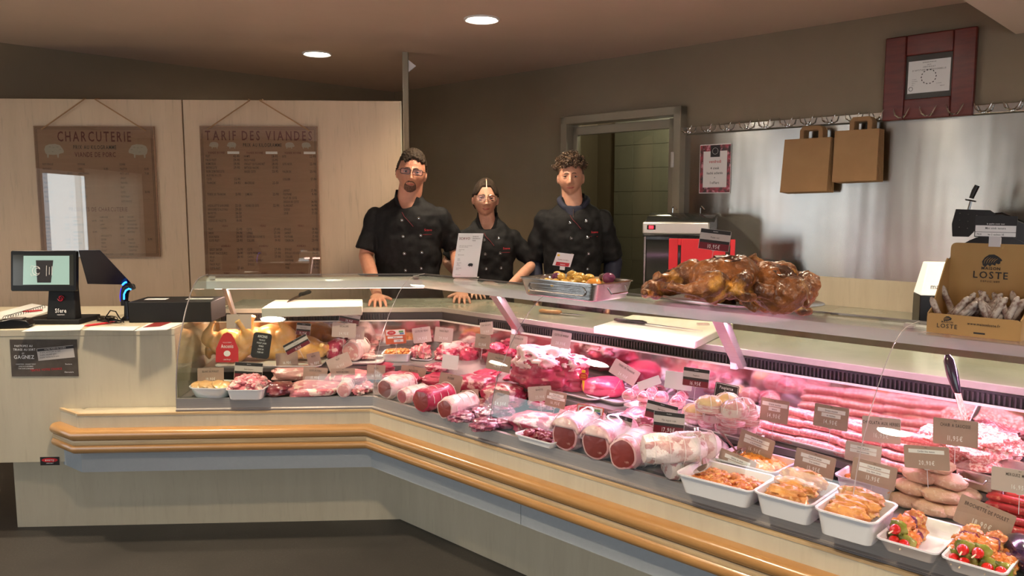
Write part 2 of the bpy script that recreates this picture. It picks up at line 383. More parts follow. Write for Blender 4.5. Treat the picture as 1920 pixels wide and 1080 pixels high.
obj('fascia_panel', sweep(MB(), [Rp(sj+.0015, -.05), Rp(sj2, -.05)], [(.004, .338), (.004, .44), (.03, .44), (.03, .338)]), 'blue_grey', ct)
obj('fascia_panel', sweep(MB(), [Rp(sj2+.003, -.05), Rp(RE, -.05)], [(.004, .338), (.004, .44), (.03, .44), (.03, .338)]), 'blue_grey', ct)
obj('underside', sweep(MB(), pF[1:], [(.03, .345), (.03, .42), (.3, .42), (.3, .345)]), 'ash', ct)
obj('front_sill', sweep(MB(), pC, [(-.035, .598), (-.035, .606), (-.028, .610), (-.028, .653), (-.012, .653), (-.012, .640), (.02, .640), (.02, .598)]), 'alu', ct)
obj('sill_strip', sweep(MB(), pC, [(-.037, .601), (-.037, .604), (-.03, .604), (-.03, .601)]), 'seam', ct)
LD, LH, UD, UH = .02, .648, .33, .715          # lower deck front depth/height, upper deck front depth/height
obj('lower_deck', sweep(MB(), pC, [(.021, .60), (.021, LH), (.62, LH), (.62, .60)]), 'deck', ct)
obj('upper_deck', sweep(MB(), pC, [(UD, UH-.022), (UD, UH), (.62, UH+.022), (.62, UH)]), 'deck', ct)
obj('deck_riser', sweep(MB(), pC, [(UD+.02, LH+.001), (UD+.02, UH-.023), (UD+.03, UH-.023), (UD+.03, LH+.001)]), 'grille', ct)
obj('rear_panel', sweep(MB(), pC, [(.618, LH+.001), (.600, .893), (.606, .893), (.628, LH+.001)]), 'mirror', ct)
obj('panel_edge', sweep(MB(), pC, [(.598, .893), (.598, .899), (.61, .899), (.61, .893)]), 'alu_light', ct)
gr = MB(); sweep(gr, pC, [(.632, .70), (.632, .934), (.66, .934), (.66, .70)])
for (pa, pb, u) in ((Lp(sE), C0, uL), (C0, Rp(RE), uR)):
    L_ = (pb-pa).length; n = int(L_/.014); nn = Vector((-u.y, u.x)); a_ = math.atan2(u.y, u.x)
    for i in range(n):
        q = pa+u*(i+.5)*(L_/n)+nn*.626
        s_ = uL.dot(q-C0)-.3 if u is uL else -uR.dot(q-C0)
        gr.box((q.x, q.y, .913), (.005, .016, .03), 0, a_)
obj('air_grille', gr, 'grille', ct)
M['tube_warm'] = pm('warm_tube', (1, 1, 1), .5, emit=(1, .60, .52), estr=7)
M['tube_pink'] = pm('pink_tube', (1, 1, 1), .5, emit=(1, .46, .74), estr=7)
railp = [(.425, 1.085), (.425, 1.122), (.437, 1.135), (.50, 1.135), (.50, 1.095), (.445, 1.095), (.445, 1.085)]
def cut(d0): return offs(pC, d0)[1]
obj('lamp_rail', sweep(MB(), pC, railp), 'alu_light', ct)
LSP = {'L': [sE+.02, -.0], 'R': [-.0, RE]}
obj('lamp_tube', sweep(MB(), [Lp(sE+.03), C0, Rp(.25)], [(.450, 1.094), (.450, 1.084), (.458, 1.080), (.466, 1.084), (.466, 1.094)]), 'tube_warm', ct)
obj('lamp_tube', sweep(MB(), [Rp(.27), Rp(RE)], [(.450, 1.094), (.450, 1.084), (.458, 1.080), (.466, 1.084), (.466, 1.094)]), 'tube_pink', ct)
def rail_light(c2, a, ln, p, col):
    o = area('case_lamp', (c2.x, c2.y, 1.078), (0, 0, 0), ln, .02, p, col); 
    o.rotation_euler = Matrix.Rotation(a, 4, 'Z').to_euler(); o.rotation_euler.x = math.radians(-14)
    o.rotation_euler = (Matrix.Rotation(a, 4, 'Z') @ Matrix.Rotation(math.radians(-12), 4, 'X')).to_euler()
CASEP = 8.4
rail_light(Lp(-.38, .455), aL, .80, CASEP*1.15, (1, .60, .50))
rail_light(Rp(.45, .455), aR, .62, CASEP*.62, (1, .46, .66))
rail_light(Rp(2.0, .455), aR, 2.4, CASEP*2.4, (1, .48, .84))
prof = [(-.02, .645), (-.017, .70), (-.008, .755), (.008, .81), (.035, .87), (.07, .93), (.11, .985), (.155, 1.037), (.205, 1.085), (.25, 1.118), (.29, 1.137), (.33, 1.147), (.38, 1.151), (.45, 1.153)]
def thick(pr, t):
    out = []
    for i, p in enumerate(pr):
        a = Vector(pr[max(i-1, 0)]); b = Vector(pr[min(i+1, len(pr)-1)]); e = (b-a).normalized(); out.append((p[0]+e.y*t, p[1]-e.x*t))
    return pr+out[::-1]
PG = thick(prof, .005)
s_a = .745; s_b = 2.085
jr = [(Lp(sE), C0-uL*0), None]
for k, pth in enumerate(([Lp(sE), 'c'], ['c', Rp(s_a-.001)], [Rp(s_a+.001), Rp(s_b-.001)], [Rp(s_b+.001), Rp(RE)])):
    mb = MB()
    if 'c' in pth:       # mitred at the corner: sweep over the corner, keep one side
        full = [Lp(sE), C0, Rp(s_a-.001)]; cols = [offs(full, d) for (d, h) in PG]; i0, i1 = (0, 1) if pth[1] == 'c' else (1, 2)
        vs = [(cols[j][i].x, cols[j][i].y, PG[j][1]) for i in (i0, i1) for j in range(len(PG))]; n = len(PG)
        mb.add(vs, [(j, (j+1) % n, n+(j+1) % n, n+j) for j in range(n)])
    else: sweep(mb, pth, PG)
    g = obj('glass_pane', mb, 'glass', ct)
def seam(pt_fn, name, m, r=.0016):
    obj(name, MB().tube([(*pt_fn(d), h) for (d, h) in prof], r, 6), m, ct)
seam(lambda d: Lp(sE, d), 'glass_edge', 'seam', .0028)
seam(lambda d: cut(d), 'glass_joint', 'seam_light', .0012)
seam(lambda d: Rp(s_a, d), 'glass_joint', 'seam', .0013)
seam(lambda d: Rp(s_b, d), 'glass_joint', 'seam_light', .0011)
obj('rear_glass_edge', sweep(MB(), pC, [(.449, 1.1475), (.449, 1.1535), (.453, 1.1535), (.453, 1.1475)]), 'seam', ct)
ge = MB(); ge.add([(*Lp(sE, d), h) for (d, h) in prof]+[(*Lp(sE, .60), 1.02), (*Lp(sE, .615), .90), (*Lp(sE, .615), .65)], [tuple(range(len(prof)+3))])
ge.add([(*Lp(sE+.005, d), h) for (d, h) in prof]+[(*Lp(sE+.005, .60), 1.02), (*Lp(sE+.005, .615), .90), (*Lp(sE+.005, .615), .65)], [tuple(range(len(prof)+3))])
obj('end_glass', ge, 'glass', ct)
def strut(s, seg, w_=.045):
    a = math.atan2((uL if seg == 'L' else uR).y, (uL if seg == 'L' else uR).x)
    pf = Lp if seg == 'L' else Rp
    base = Vector(pf(s)) if seg != 'C' else C0
    T = Matrix.Translation((base.x, base.y, 0)) @ Matrix.Rotation(a, 4, 'Z')
    m = MB().add([(-w_/2, .47, 1.10), (w_/2, .47, 1.10), (w_/2, .43, 1.09), (-w_/2, .43, 1.09), (-w_/2, .625, .90), (w_/2, .625, .90), (w_/2, .60, .89), (-w_/2, .60, .89)],
                 [(0, 1, 2, 3), (4, 7, 6, 5), (0, 4, 5, 1), (1, 5, 6, 2), (2, 6, 7, 3), (3, 7, 4, 0)], 0, T)
    obj('strut', m, 'alu', ct, .002)
    obj('strut_cap', MB().box((-.012, .59, .905), (.026, .02, .034), 0, 0, T), 'white_pl', ct, .003)
strut(-.78, 'L', .02); 
sst = uR.dot(PD(1385, 683, .60, 'R').xy-C0); strut(sst, 'R'); strut(sst-1.13, 'R'); strut(sst+1.1, 'R')
# small clips holding the top glass
for (px, py, seg) in ((398, 528, 'L'), (780, 527, 'L'), (1058, 556, 'R'), (1322, 588, 'R'), (1705, 628, 'R')):
    q = PD(px, py, .43, seg); obj('glass_clip', MB().box((q.x, q.y, 1.14), (.028, .02, .014), 0, SEG[seg][3]), 'white_pl', ct, .002)
# marble top
mt = MB(); sweep(mt, [Lp(sE-.0), C0, Rp(RE)], [(.628, .935), (.628, .96), (1.03, .96), (1.03, .935)])
tag(obj('marble_worktop', mt, 'marble', None, .003), 'long pale marble worktop running behind the whole meat display', 'worktop')
# ------------------------------------------------------------------ till desk
dk = thing('till_desk', 'pale wood till desk with overhanging front at the left end', 'desk')
DF = .055
dtop = .95
m = MB(); T = Matrix.Translation((C0.x, C0.y, 0)) @ Matrix.Rotation(aL, 4, 'Z')
m.box(((-3.3-.885)/2, DF+.01, (.352+dtop-.03)/2), (3.3-.885, .02, dtop-.03-.352), 0, 0, T); obj('front_panel', m, 'ash', dk, .001)
m = MB().box(((-3.3-.885)/2, (DF+.85)/2, dtop-.015), (3.3-.885, .85-DF+.004, .03), 0, 0, T); obj('desk_top', m, 'ash', dk, .002)
m = MB().box((-.895, (.022+DF+.78)/2, (.6+dtop-.03)/2), (.02, .74, dtop-.03-.6), 0, 0, T); obj('side_panel', m, 'ash', dk, .001)
m = MB().box((-2.3, .45, .366), (2.0, .7, .02), 0, 0, T); obj('base_panel', m, 'ash', dk)
# ------------------------------------------------------------------ back counter, steel wall, hooks
TW = TR
t0, t1 = tW(1277, 350), tW(1277, 350)+5.2
zt = PW(1600, 233).z; zb = PW(1500, 515).z
ss = thing('steel_splashback', 'tall brushed steel splashback above the rear worktop', 'splashback', (WC.x, WC.y, 0), aR)
o = obj('sheet', MB().box((0, 60-.008, (zt+zb)/2), (t1-t0, .008, zt-zb)), 'splash', ss); o.location = ((t0+t1)/2, -60, 0)
obj('edge_trim', MB().box((t0-.006, -.010, (zt+zb)/2), (.014, .018, zt-zb)), 'alu', ss)
obj('lower_board', MB().box(((t0+t1)/2, -.012, (zb+.90)/2), (t1-t0, .02, zb-.90)), 'ash', ss)
hr = thing('hook_rail', 'long steel wall rail with twin pointed meat hooks', 'hook rail', (WC.x, WC.y, 0), aR)
hz = zt+.028
obj('rail_bar', MB().box(((t0+t1)/2, -.020, hz), (t1-t0, .022, .045)), 'chrome', hr, .003)
for px in (1296, 1333, 1368, 1405, 1441, 1481, 1519, 1560, 1604, 1648, 1695, 1744, 1794, 1846, 1900):
    tt = tW(px, 240); k = MB()
    for sgn in (-1, 1):
        k.tube([(tt, -.035, hz-.012), (tt+sgn*.012, -.055, hz-.014), (tt+sgn*.026, -.068, hz-.002), (tt+sgn*.036, -.062, hz+.022), (tt+sgn*.040, -.055, hz+.034)], [.005, .005, .0045, .003, .001], 7)
    k.lathe([(.012, 0), (.012, .006), (0, .006)], 12, 0, Matrix.Translation((tt, -.031, hz-.01)) @ Matrix.Rotation(PI/2, 4, 'X'))
    obj('hook', k, 'chrome', hr)
bw = thing('rear_worktop', 'pale grey rear worktop along the steel wall', 'worktop', (WC.x, WC.y, 0), aR)
tb0 = tW(1205, 480)
obj('top', MB().box(((tb0+t1)/2, -.335, .90), (t1-tb0, .62, .04)), 'marble', bw, .003)
obj('base_cabinet', MB().box(((tb0+t1)/2, -.31, .44), (t1-tb0-.02, .56, .88)), 'ash', bw)
# ================================================================== food: materials
MT = {}
def meat(name, a, b_, fat, sc_=18, fatr=(.60, .66), rough=.32, bump=.002, tsc=26, **k):
    M[name] = pm(name, a, rough, 0, var=b_, scale=sc_, ramp=(.35, .65), third=fat, tscale=tsc, tramp=fatr, bump=bump, bscale=70, coat=k.pop('coat', .25), detail=5, **k)
meat('beef', (.50, .030, .085), (.32, .015, .05), (.70, .36, .40), 14, (.62, .70))
meat('beef_dark', (.22, .012, .03), (.14, .01, .02), (.45, .22, .2), 12, (.66, .72))
meat('beef_lean', (.55, .045, .115), (.46, .03, .08), (.66, .28, .32), 10, (.58, .70), bump=.0025, rough=.42)
meat('beef_marbled', (.50, .04, .10), (.34, .02, .065), (.78, .48, .46), 16, (.50, .58), tsc=30)
meat('pork', (.66, .22, .24), (.54, .12, .16), (.80, .60, .52), 9, (.52, .60))
meat('veal', (.70, .35, .33), (.60, .25, .24), (.82, .66, .60), 12, (.55, .62))
meat('fat', (.78, .56, .53), (.70, .38, .38), (.56, .12, .16), 10, (.56, .64), bump=.0018, rough=.38)
meat('fat_white', (.76, .62, .58), (.70, .48, .46), (.60, .26, .28), 12, (.53, .62), bump=.001)
meat('casing_beef', (.26, .045, .035), (.20, .03, .025), (.5, .3, .25), 10, (.68, .75), bump=.0006)
meat('sausage', (.66, .30, .27), (.58, .21, .20), (.80, .52, .46), 70, (.50, .62), bump=.0012, tsc=110)
meat('merguez', (.50, .03, .025), (.38, .02, .02), (.70, .20, .12), 60, (.6, .66), bump=.001, tsc=110)
meat('mince', (.70, .24, .20), (.55, .14, .12), (.88, .66, .56), 70, (.48, .56), bump=.006, tsc=120, rough=.45)
meat('patty', (.62, .11, .11), (.5, .06, .07), (.85, .5, .45), 90, (.5, .58), bump=.004, tsc=140, rough=.45)
meat('netted', (.74, .56, .52), (.52, .20, .20), (.84, .74, .70), 16, (.46, .5), bump=.003, tsc=22)
meat('chicken_raw', (.90, .48, .12), (.86, .56, .26), (.85, .60, .36), 12, (.55, .65), bump=.0015)
meat('chicken_fillet', (.85, .42, .14), (.80, .50, .26), (.86, .6, .4), 14, (.6, .7), bump=.001)
meat('roast', (.24, .075, .018), (.10, .028, .008), (.50, .20, .035), 14, (.52, .66), rough=.42, bump=.005, tsc=14, coat=.22)
meat('charred', (.05, .018, .008), (.11, .035, .012), (.2, .08, .02), 14, (.6, .7), rough=.3, bump=.003, coat=.5)
meat('curry', (.58, .22, .05), (.45, .12, .03), (.75, .40, .12), 30, (.5, .6), bump=.003, tsc=50)
meat('carrot', (.85, .34, .04), (.78, .24, .03), (.88, .5, .14), 30, (.55, .6), bump=.002)
meat('thigh', (.70, .34, .09), (.50, .18, .05), (.80, .52, .22), 20, (.55, .62), bump=.0035, tsc=30)
meat('bread', (.74, .50, .34), (.68, .42, .28), (.80, .60, .44), 40, (.55, .6), bump=.003, rough=.8, coat=0, tsc=90)
meat('skewer_meat', (.70, .24, .05), (.52, .13, .03), (.80, .42, .12), 20, (.55, .62), bump=.003)
meat('potato', (.72, .46, .08), (.60, .30, .05), (.80, .62, .24), 18, (.55, .62), bump=.001)
meat('cheese_yellow', (.86, .60, .28), (.8, .5, .3), (.86, .7, .5), 12, (.6, .7))
meat('bacon', (.80, .48, .46), (.62, .20, .22), (.86, .70, .66), 16, (.5, .56), stretch=(1, 1, 6))
meat('roast', (.34, .11, .022), (.075, .022, .007), (.60, .27, .04), 16, (.56, .68), rough=.38, bump=.006, tsc=13, coat=.25)
M['string'] = pm('butcher_string', (.82, .74, .70), .7)
M['tomato'] = pm('tomato', (.55, .02, .015), .15, coat=.5)
M['pepper'] = pm('green_pepper', (.10, .13, .015), .2, coat=.5, var=(.28, .30, .05), scale=20)
M['onion'] = pm('red_onion', (.16, .03, .09), .2, coat=.4)
M['aubergine'] = pm('aubergine', (.035, .012, .045), .12, coat=.7)
M['stick'] = pm('wooden_stick', (.8, .62, .42), .6)
M['tray_white'] = pm('white_dish', (.80, .80, .80), .22, coat=.3)
M['dark_red'] = pm('dark_red_print', (.17, .008, .02), .35)
M['card_kraft'] = pm('taupe_card', (.40, .27, .21), .42, var=(.38, .255, .20), scale=30)
M['card_lit'] = pm('lit_taupe_card', (.56, .44, .38), .45)  # same taupe card, lightened: the pink case light is put into its colour
M['card_white'] = pm('white_card', (.80, .76, .74), .45)
M['card_grey'] = pm('pale_grey_print', (.55, .50, .46), .4)
M['ink'] = pm('black_ink', (.015, .012, .012), .5)
M['ink_white'] = pm('white_ink', (.82, .80, .78), .5)
M['ink_red'] = pm('dark_red_ink', (.22, .022, .022), .55)
M['clear'] = pm('clear_spike', (.6, .55, .55), .2)
M['orange_print'] = pm('orange_print', (.60, .10, .03), .4)
M['yellow'] = pm('yellow_print', (.9, .55, .02), .4)
M['green_print'] = pm('green_print', (.1, .35, .1), .4)
M['blue_print'] = pm('blue_print', (.05, .15, .4), .4)
M['red_bright'] = pm('red_print', (.55, .02, .03), .4)
# ------------------------------------------------------------------ food: shapes
def blob(mb, s, c=(0, 0, 0), seed=0, rough=.12, freq=1.6, e=1.0, flat=.85, n=26, k=16, mat=0, M4=None, twist=0):
    sd_ = Vector((seed*3.17, seed*1.31, seed*7.7)); vs = []
    for i in range(k+1):
        ph = PI*i/k
        for j in range(n):
            t = 2*PI*j/n
            d = Vector((math.sin(ph)*math.cos(t), math.sin(ph)*math.sin(t), math.cos(ph)))
            q = Vector([math.copysign(abs(a)**e, a) for a in d])
            f = 1+rough*mn.fractal(d*freq+sd_, 1.0, 2.0, 3)*1.6
            p = Vector((q.x*s[0]*f, q.y*s[1]*f, q.z*s[2]*f))
            if p.z < -s[2]*flat: p.z = -s[2]*flat
            vs.append((p.x+c[0], p.y+c[1], p.z+c[2]))
    fs = [(i*n+j, (i+1)*n+j, (i+1)*n+(j+1) % n, i*n+(j+1) % n) for i in range(k) for j in range(n)]
    return mb.add(vs, fs, mat, M4)
def perp(p): return (p-Vector((0, 0, H))).dot(Vector((0, math.cos(TH), -math.sin(TH))))/F     # metres per pixel at a place
def fit(bb, z, d):
    x0, y0, x1, y1 = bb; p = P((x0+x1)/2, y1, z); s = perp(p+Vector((p.x, p.y, 0)).normalized()*d/2)
    dr_ = Vector((p.x, p.y, 0)).normalized(); c = p+dr_*d/2
    phi = math.atan2(H-z, math.hypot(p.x, p.y))
    h = ((y1-y0)*s-d*math.sin(phi)*.85)/math.cos(phi)
    return c, (x1-x0)*s, max(h, .015), s
def lump(name, label, cat, bb, z, d, mat, seed=0, rough=.12, freq=1.6, e=.85, yaw=0, group=None, n=34, k=20, kind=None, lift=0):
    c, w_, h, s = fit(bb, z, d)
    mb = MB(); blob(mb, (w_/2, d/2, h*.54), (0, 0, h*.46), seed, rough, freq, e, .85, n, k)
    o = obj(name, mb, mat, None, fix=False); o.location = (c.x, c.y, z+lift); o.rotation_euler.z = yaw
    return tag(o, label, cat, group, kind)
def loft(mb, loops, mat=0, capb=True, capt=False):
    n = len(loops[0][0]); vs = []
    for (pts, z) in loops: vs += [(p[0], p[1], z) for p in pts]
    fs = [(i*n+j, i*n+(j+1) % n, (i+1)*n+(j+1) % n, (i+1)*n+j) for i in range(len(loops)-1) for j in range(n)]
    if capb: fs.append(tuple(range(n-1, -1, -1)))
    if capt: fs.append(tuple((len(loops)-1)*n+j for j in range(n)))
    return mb.add(vs, fs, mat)
def dish_mesh(w_, d, h, r=.03, rim=.006, taper=.88, t=.004, mat=0):
    L_ = []; b = (w_*taper if taper < .95 else w_*.96, d*taper if taper < .95 else d*.96)
    rr = lambda a, c_, rad: roundrect(a, c_, rad, 5)
    L_ += [(rr(b[0]-.012, b[1]-.012, r*.8), 0), (rr(b[0], b[1], r), .004), (rr(w_-.006, d-.006, r), h-.006), (rr(w_+rim, d+rim, r+rim), h-.004), (rr(w_+rim, d+rim, r+rim), h),
           (rr(w_-2*t, d-2*t, r-t*.5), h-.001), (rr(b[0]-2*t, b[1]-2*t, r*.9), .008), (rr(b[0]-2*t-.01, b[1]-2*t-.01, r*.8), .0055)]
    mb = MB(); loft(mb, L_, mat, True, True); return mb
def dish4(name, label, LF, RF, RB, zr, h, mat='tray_white', cat='tray', r=.02, rim=.006, taper=.88, group=None):
    a, b, c = P(*LF, zr), P(*RF, zr), P(*RB, zr)
    u = (b-a); w_ = u.length; u.normalize(); n_ = Vector((-u.y, u.x, 0)); d = abs((c-b).dot(n_)); ce = (a+b)/2+n_*d/2
    o = obj(name, dish_mesh(w_-rim, d-rim, h, r, rim, taper), mat, None)
    o.location = (ce.x, ce.y, zr-h); o.rotation_euler.z = math.atan2(u.y, u.x); tag(o, label, cat, group); o['w'] = w_; o['d'] = d
    return o, w_, d
def dishD(name, label, LF, RF, d, zr, h, **k):
    a, b = P(*LF, zr), P(*RF, zr); u = (b-a).normalized(); n_ = Vector((-u.y, u.x, 0)); q = b+n_*d
    mat = k.pop('mat', 'tray_white'); rim = k.get('rim', .006); w_ = (b-a).length; ce = (a+b)/2+n_*d/2
    o = obj(name, dish_mesh(w_-rim, d-rim, h, k.get('r', .02), rim, k.get('taper', .88)), mat, None)
    o.location = (ce.x, ce.y, zr-h); o.rotation_euler.z = math.atan2(u.y, u.x); tag(o, label, k.get('cat', 'tray'), k.get('group'))
    return o, w_, d
def inT(o, x, y, z=0):        # a point given in a dish's own frame
    return Matrix.Translation(o.location) @ Matrix.Rotation(o.rotation_euler.z, 4, 'Z') @ Vector((x, y, z))
def heap(name, label, cat, o, w_, d, z0, mat, n=60, r=(.010, .016), dome=.02, seed=1, flat=.7, kind='stuff', fill=.84, base=None):
    rnd = random.Random(seed); mb = MB()
    mb.add([(x*w_*fill/2, y*d*fill/2, 0) for x, y in [(-1, -1), (1, -1), (1, 1), (-1, 1)]], [(0, 1, 2, 3)]) if False else None
    g = 20; vs = []
    for i in range(g+1):
        for j in range(g+1):
            x, y = (i/g-.5)*w_*fill, (j/g-.5)*d*fill; q = (1-(2*abs(i/g-.5))**3)*(1-(2*abs(j/g-.5))**3)
            vs.append((x, y, dome*q*(.8+.3*mn.noise(Vector((x*30, y*30, seed))))))
    mb.add(vs, [(i*(g+1)+j, (i+1)*(g+1)+j, (i+1)*(g+1)+j+1, i*(g+1)+j+1) for i in range(g) for j in range(g)])
    for i in range(n):
        x, y = (rnd.random()-.5)*w_*fill*.88, (rnd.random()-.5)*d*fill*.86
        q = (1-(2*abs(x/w_/fill))**3)*(1-(2*abs(y/d/fill))**3); a = rnd.uniform(*r)
        blob(mb, (a*rnd.uniform(.9, 1.7), a, a*flat), (0, 0, 0), seed+i*.37, .25, 2, 1, 1, 10, 7,
             M4=Matrix.Translation((x, y, dome*q+a*.1)) @ Matrix.Rotation(rnd.random()*6, 4, 'Z') @ Matrix.Rotation(rnd.uniform(-.5, .5), 4, 'X'))
    h = obj(name, mb, mat, None, fix=False); h.location = inT(o, 0, 0, z0); h.rotation_euler.z = o.rotation_euler.z
    return tag(h, label, cat, None, kind)
def roll_mesh(L_, r, seed=0, rough=.05, rimw=.12, sq=1.0, n=28, k=16, dome=.1, sag=.06):
    mb = MB(); vs = []; fs = []; sd_ = Vector((seed*2.3, seed, seed*5.1))
    for i in range(k+1):
        y = -L_/2+L_*i/k; en = min(i, k-i)/k; f0 = 1-.10*max(0, 1-en*8)-(.0 if i < k/2 else .3*max(0, 1-(k-i)/3))
        for j in range(n):
            t = 2*PI*j/n; f = f0*(1+rough*mn.noise(Vector((math.cos(t)*1.6, y*14, math.sin(t)*1.6))+sd_)*2)
            z = r*sq*math.sin(t)*f; z = max(z, -r*sq*(1-sag)); vs.append((r*math.cos(t)*f, y, z+r*sq*(1-sag)))
    fs = [(i*n+j, i*n+(j+1) % n, (i+1)*n+(j+1) % n, (i+1)*n+j) for i in range(k) for j in range(n)]
    mb.add(vs, fs, 0)
    def cap(i, s_):
        ring = vs[i*n:(i+1)*n]; cz = r*sq*(1-sag)
        p0 = [(a, b, c) for a, b, c in ring]; p1 = [(a*(1-rimw), b+s_*r*.04, cz+(c-cz)*(1-rimw)) for a, b, c in ring]
        p2 = [(a*.5, b+s_*r*dome*(1+.5*mn.noise(Vector((a*80, c*80, seed)))), cz+(c-cz)*.5) for a, b, c in ring]
        mb.add(p0+p1, [(j, (j+1) % n, n+(j+1) % n, n+j) for j in range(n)], 0)
        mb.add(p1+p2+[(0, ring[0][1]+s_*r*dome, cz)], [(j, (j+1) % n, n+(j+1) % n, n+j) for j in range(n)]+[(n+j, n+(j+1) % n, 2*n) for j in range(n)], 1)
    cap(0, -1); cap(k, 1); return mb
def roast(name, label, px, py, z, L_, r, yaw, side, face, seg='R', seed=0, sq=1.0, strings=4, group=None, cat='roast', tilt=0, rough=.09):
    p = P(px, py, z); a = SEG[seg][3]+yaw; t = thing(name, label, cat, (p.x, p.y, z), a, group)
    ax = Vector((-math.sin(a), math.cos(a), 0)); t.location = Vector((p.x, p.y, z))+ax*L_/2
    obj('meat', roll_mesh(L_, r, seed, rough, sq=sq), [side, face], t)
    if strings:
        m = MB()
        for i in range(strings):
            y = -L_/2+L_*(i+.6)/(strings+.2); m.tube([(r*1.03*math.cos(q), y, r*sq*.94+r*sq*1.03*math.sin(q)) for q in [2*PI*j/20 for j in range(20)]], .0013, 5, closed=True)
        obj('string', m, 'string', t)
    return t
# ------------------------------------------------------------------ price tags
def pricetag(px, py, wp, hp, d, seg, style='kraft', name='', name2='', price='', yaw=0, roll=0, tilt=8, label='', spike=.05, title=None, group=None):
    u, n_, c, a = SEG[seg]; p = PN(px, py, n_, c+d); s = perp(p); A = a+math.radians(yaw)
    ux = Vector((math.cos(A), math.sin(A), 0)); rd = Vector((p.x, p.y, 0)).normalized(); cross = abs(ux.x*rd.y-ux.y*rd.x)
    w_ = min(wp*s/max(cross, .45), .135); h = hp*s/.98
    t = thing('price_tag', label, 'price tag', (0, 0, 0), 0, group)
    t.matrix_world = Matrix.Translation(p) @ Matrix.Rotation(A, 4, 'Z') @ Matrix.Rotation(math.radians(roll), 4, 'Y') @ Matrix.Rotation(math.radians(-tilt), 4, 'X')
    face = {'kraft': 'card_kraft', 'black': 'card_grey', 'white': 'card_white', 'orange': 'orange_print', 'slate': 'ink', 'pink': 'card_lit'}[style]  # pink style: the kraft card in its painted lit colour
    obj('card', MB().prism(roundrect(w_, h, .004), -.0006, .0006), face, t)
    z0 = -h/2
    m = MB().tube([(0, .0015, z0+h*.3), (0, .0015, z0-spike)], .0011, 6); m.box((0, .001, z0+.002), (.012, .003, .008)); obj('spike', m, 'clear', t)
    if style == 'white': return t
    if style in ('kraft', 'pink'):
        m = MB(); tx = []
        fr = MB(); e = .0022
        if title: text(m, title, 0, h*.20, h*.13, -.0009, .6); 
        elif name:
            rows = [name]+([name2] if name2 else [])
            for i, r_ in enumerate(rows):
                z = h*(.26-.20*i); ww = min(len(r_)*h*.075+.006, w_*.9); rect(m, -ww/2, z-h*.085, ww/2, z+h*.085, -.0009, 1); text(m, r_, 0, z-h*.04, h*.085, -.0013, .62)
            if title: pass
        text(m, 'PRIX', 0, h*.40, h*.05, -.0009, .6, mat=0)
        obj('lettering', m, ['ink', 'ink_white'], t)
        if price: obj('price', text(MB(), price, 0, -h*.32, h*.19, -.0009, .62, track=.22), 'ink_white', t)
    elif style == 'black':
        m = MB(); rect(m, -w_/2+.0015, h*.30, w_/2-.0015, h*.5-.001, -.0009, 0); rect(m, -w_/2+.0015, -h*.16, w_/2-.0015, -h*.02, -.0009, 0)
        rect(m, -w_/2+.0015, -h*.5+.001, w_/2-.0015, -h*.16, -.0009, 1); text(m, name, 0, h*.07, h*.09, -.0009, .6)
        obj('printed_bands', m, ['ink', 'dark_red'], t)
        m = text(MB(), price, 0, -h*.42, h*.20, -.0013, .62, track=.2); text(m, 'Boucherie', 0, h*.38, h*.05, -.0013, .7); obj('price', m, 'ink_white', t)
    elif style == 'orange':
        m = MB(); rect(m, -w_*.46, h*.10, w_*.46, h*.46, -.0009, 0); rect(m, -w_*.40, -h*.12, w_*.34, h*.02, -.0012, 0); rect(m, -w_*.1, -h*.38, w_*.36, -h*.2, -.0012, 0)
        m.prism([(-w_*.2+w_*.21*math.cos(q), h*.27+h*.15*math.sin(q)) for q in [2*PI*i/20 for i in range(20)]], -.0018, -.001, 1)
        rect(m, w_*.16, h*.26, w_*.38, h*.38, -.0014, 2); rect(m, w_*.2, h*.14, w_*.4, h*.24, -.0014, 3)
        text(m, 'VIANDE', -w_*.2, h*.24, h*.08, -.0022, .6, mat=0); text(m, name, -w_*.03, -h*.09, h*.08, -.0015, .55, mat=4); text(m, price, w_*.13, -h*.34, h*.1, -.0015, .6, mat=4)
        obj('printed_label', m, ['card_white', 'red_bright', 'green_print', 'blue_print', 'ink'], t)
    elif style == 'slate':
        m = MB()
        for (A0, A1) in (((-.47, -.45), (.47, -.42)), ((-.47, .42), (.47, .45))): rect(m, A0[0]*w_, A0[1]*h, A1[0]*w_, A1[1]*h, -.0009)
        for x in (-.47, .455): rect(m, x*w_, -.45*h, (x+.015)*w_, .45*h, -.0009)
        text(m, 'Paupiette', -.02*w_, h*.12, h*.2, -.001, .75); text(m, "d'boeuf", .1*w_, -h*.16, h*.2, -.001, .75); text(m, 'Prix 16,90€/kg', 0, -h*.38, h*.13, -.001, .7)
        obj('chalk_lettering', m, 'ink_white', t)
    return t
# ================================================================== the display, left segment
ZL, ZU = LH+.001, UH+.001
MS = 'roast'
def chicken_base(name, mat, legs=True):
    mb = MB(); blob(mb, (.105, .078, .064), (0, 0, .064), 3, .05, 1.5, .9, .9, 30, 18)
    blob(mb, (.07, .06, .04), (-.045, 0, .085), 5, .05, 1.5, 1, 1, 24, 14)
    for s in (-1, 1):
        blob(mb, (.052, .034, .045), (.045, s*.062, .055), 7+s, .06, 1.5, 1, 1, 20, 12)
        mb.tube([(.04, s*.082, .058), (.065, s*.094, .062), (.095, s*.088, .066), (.125, s*.072, .074), (.15, s*.058, .084), (.158, s*.053, .088)], [.034, .034, .024, .013, .011, .016], 12)
        mb.tube([(-.05, s*.06, .075), (-.02, s*.092, .062), (.0, s*.106, .05), (-.03, s*.112, .04), (-.055, s*.105, .036)], [.024, .022, .018, .014, .009], 10)
    return mb
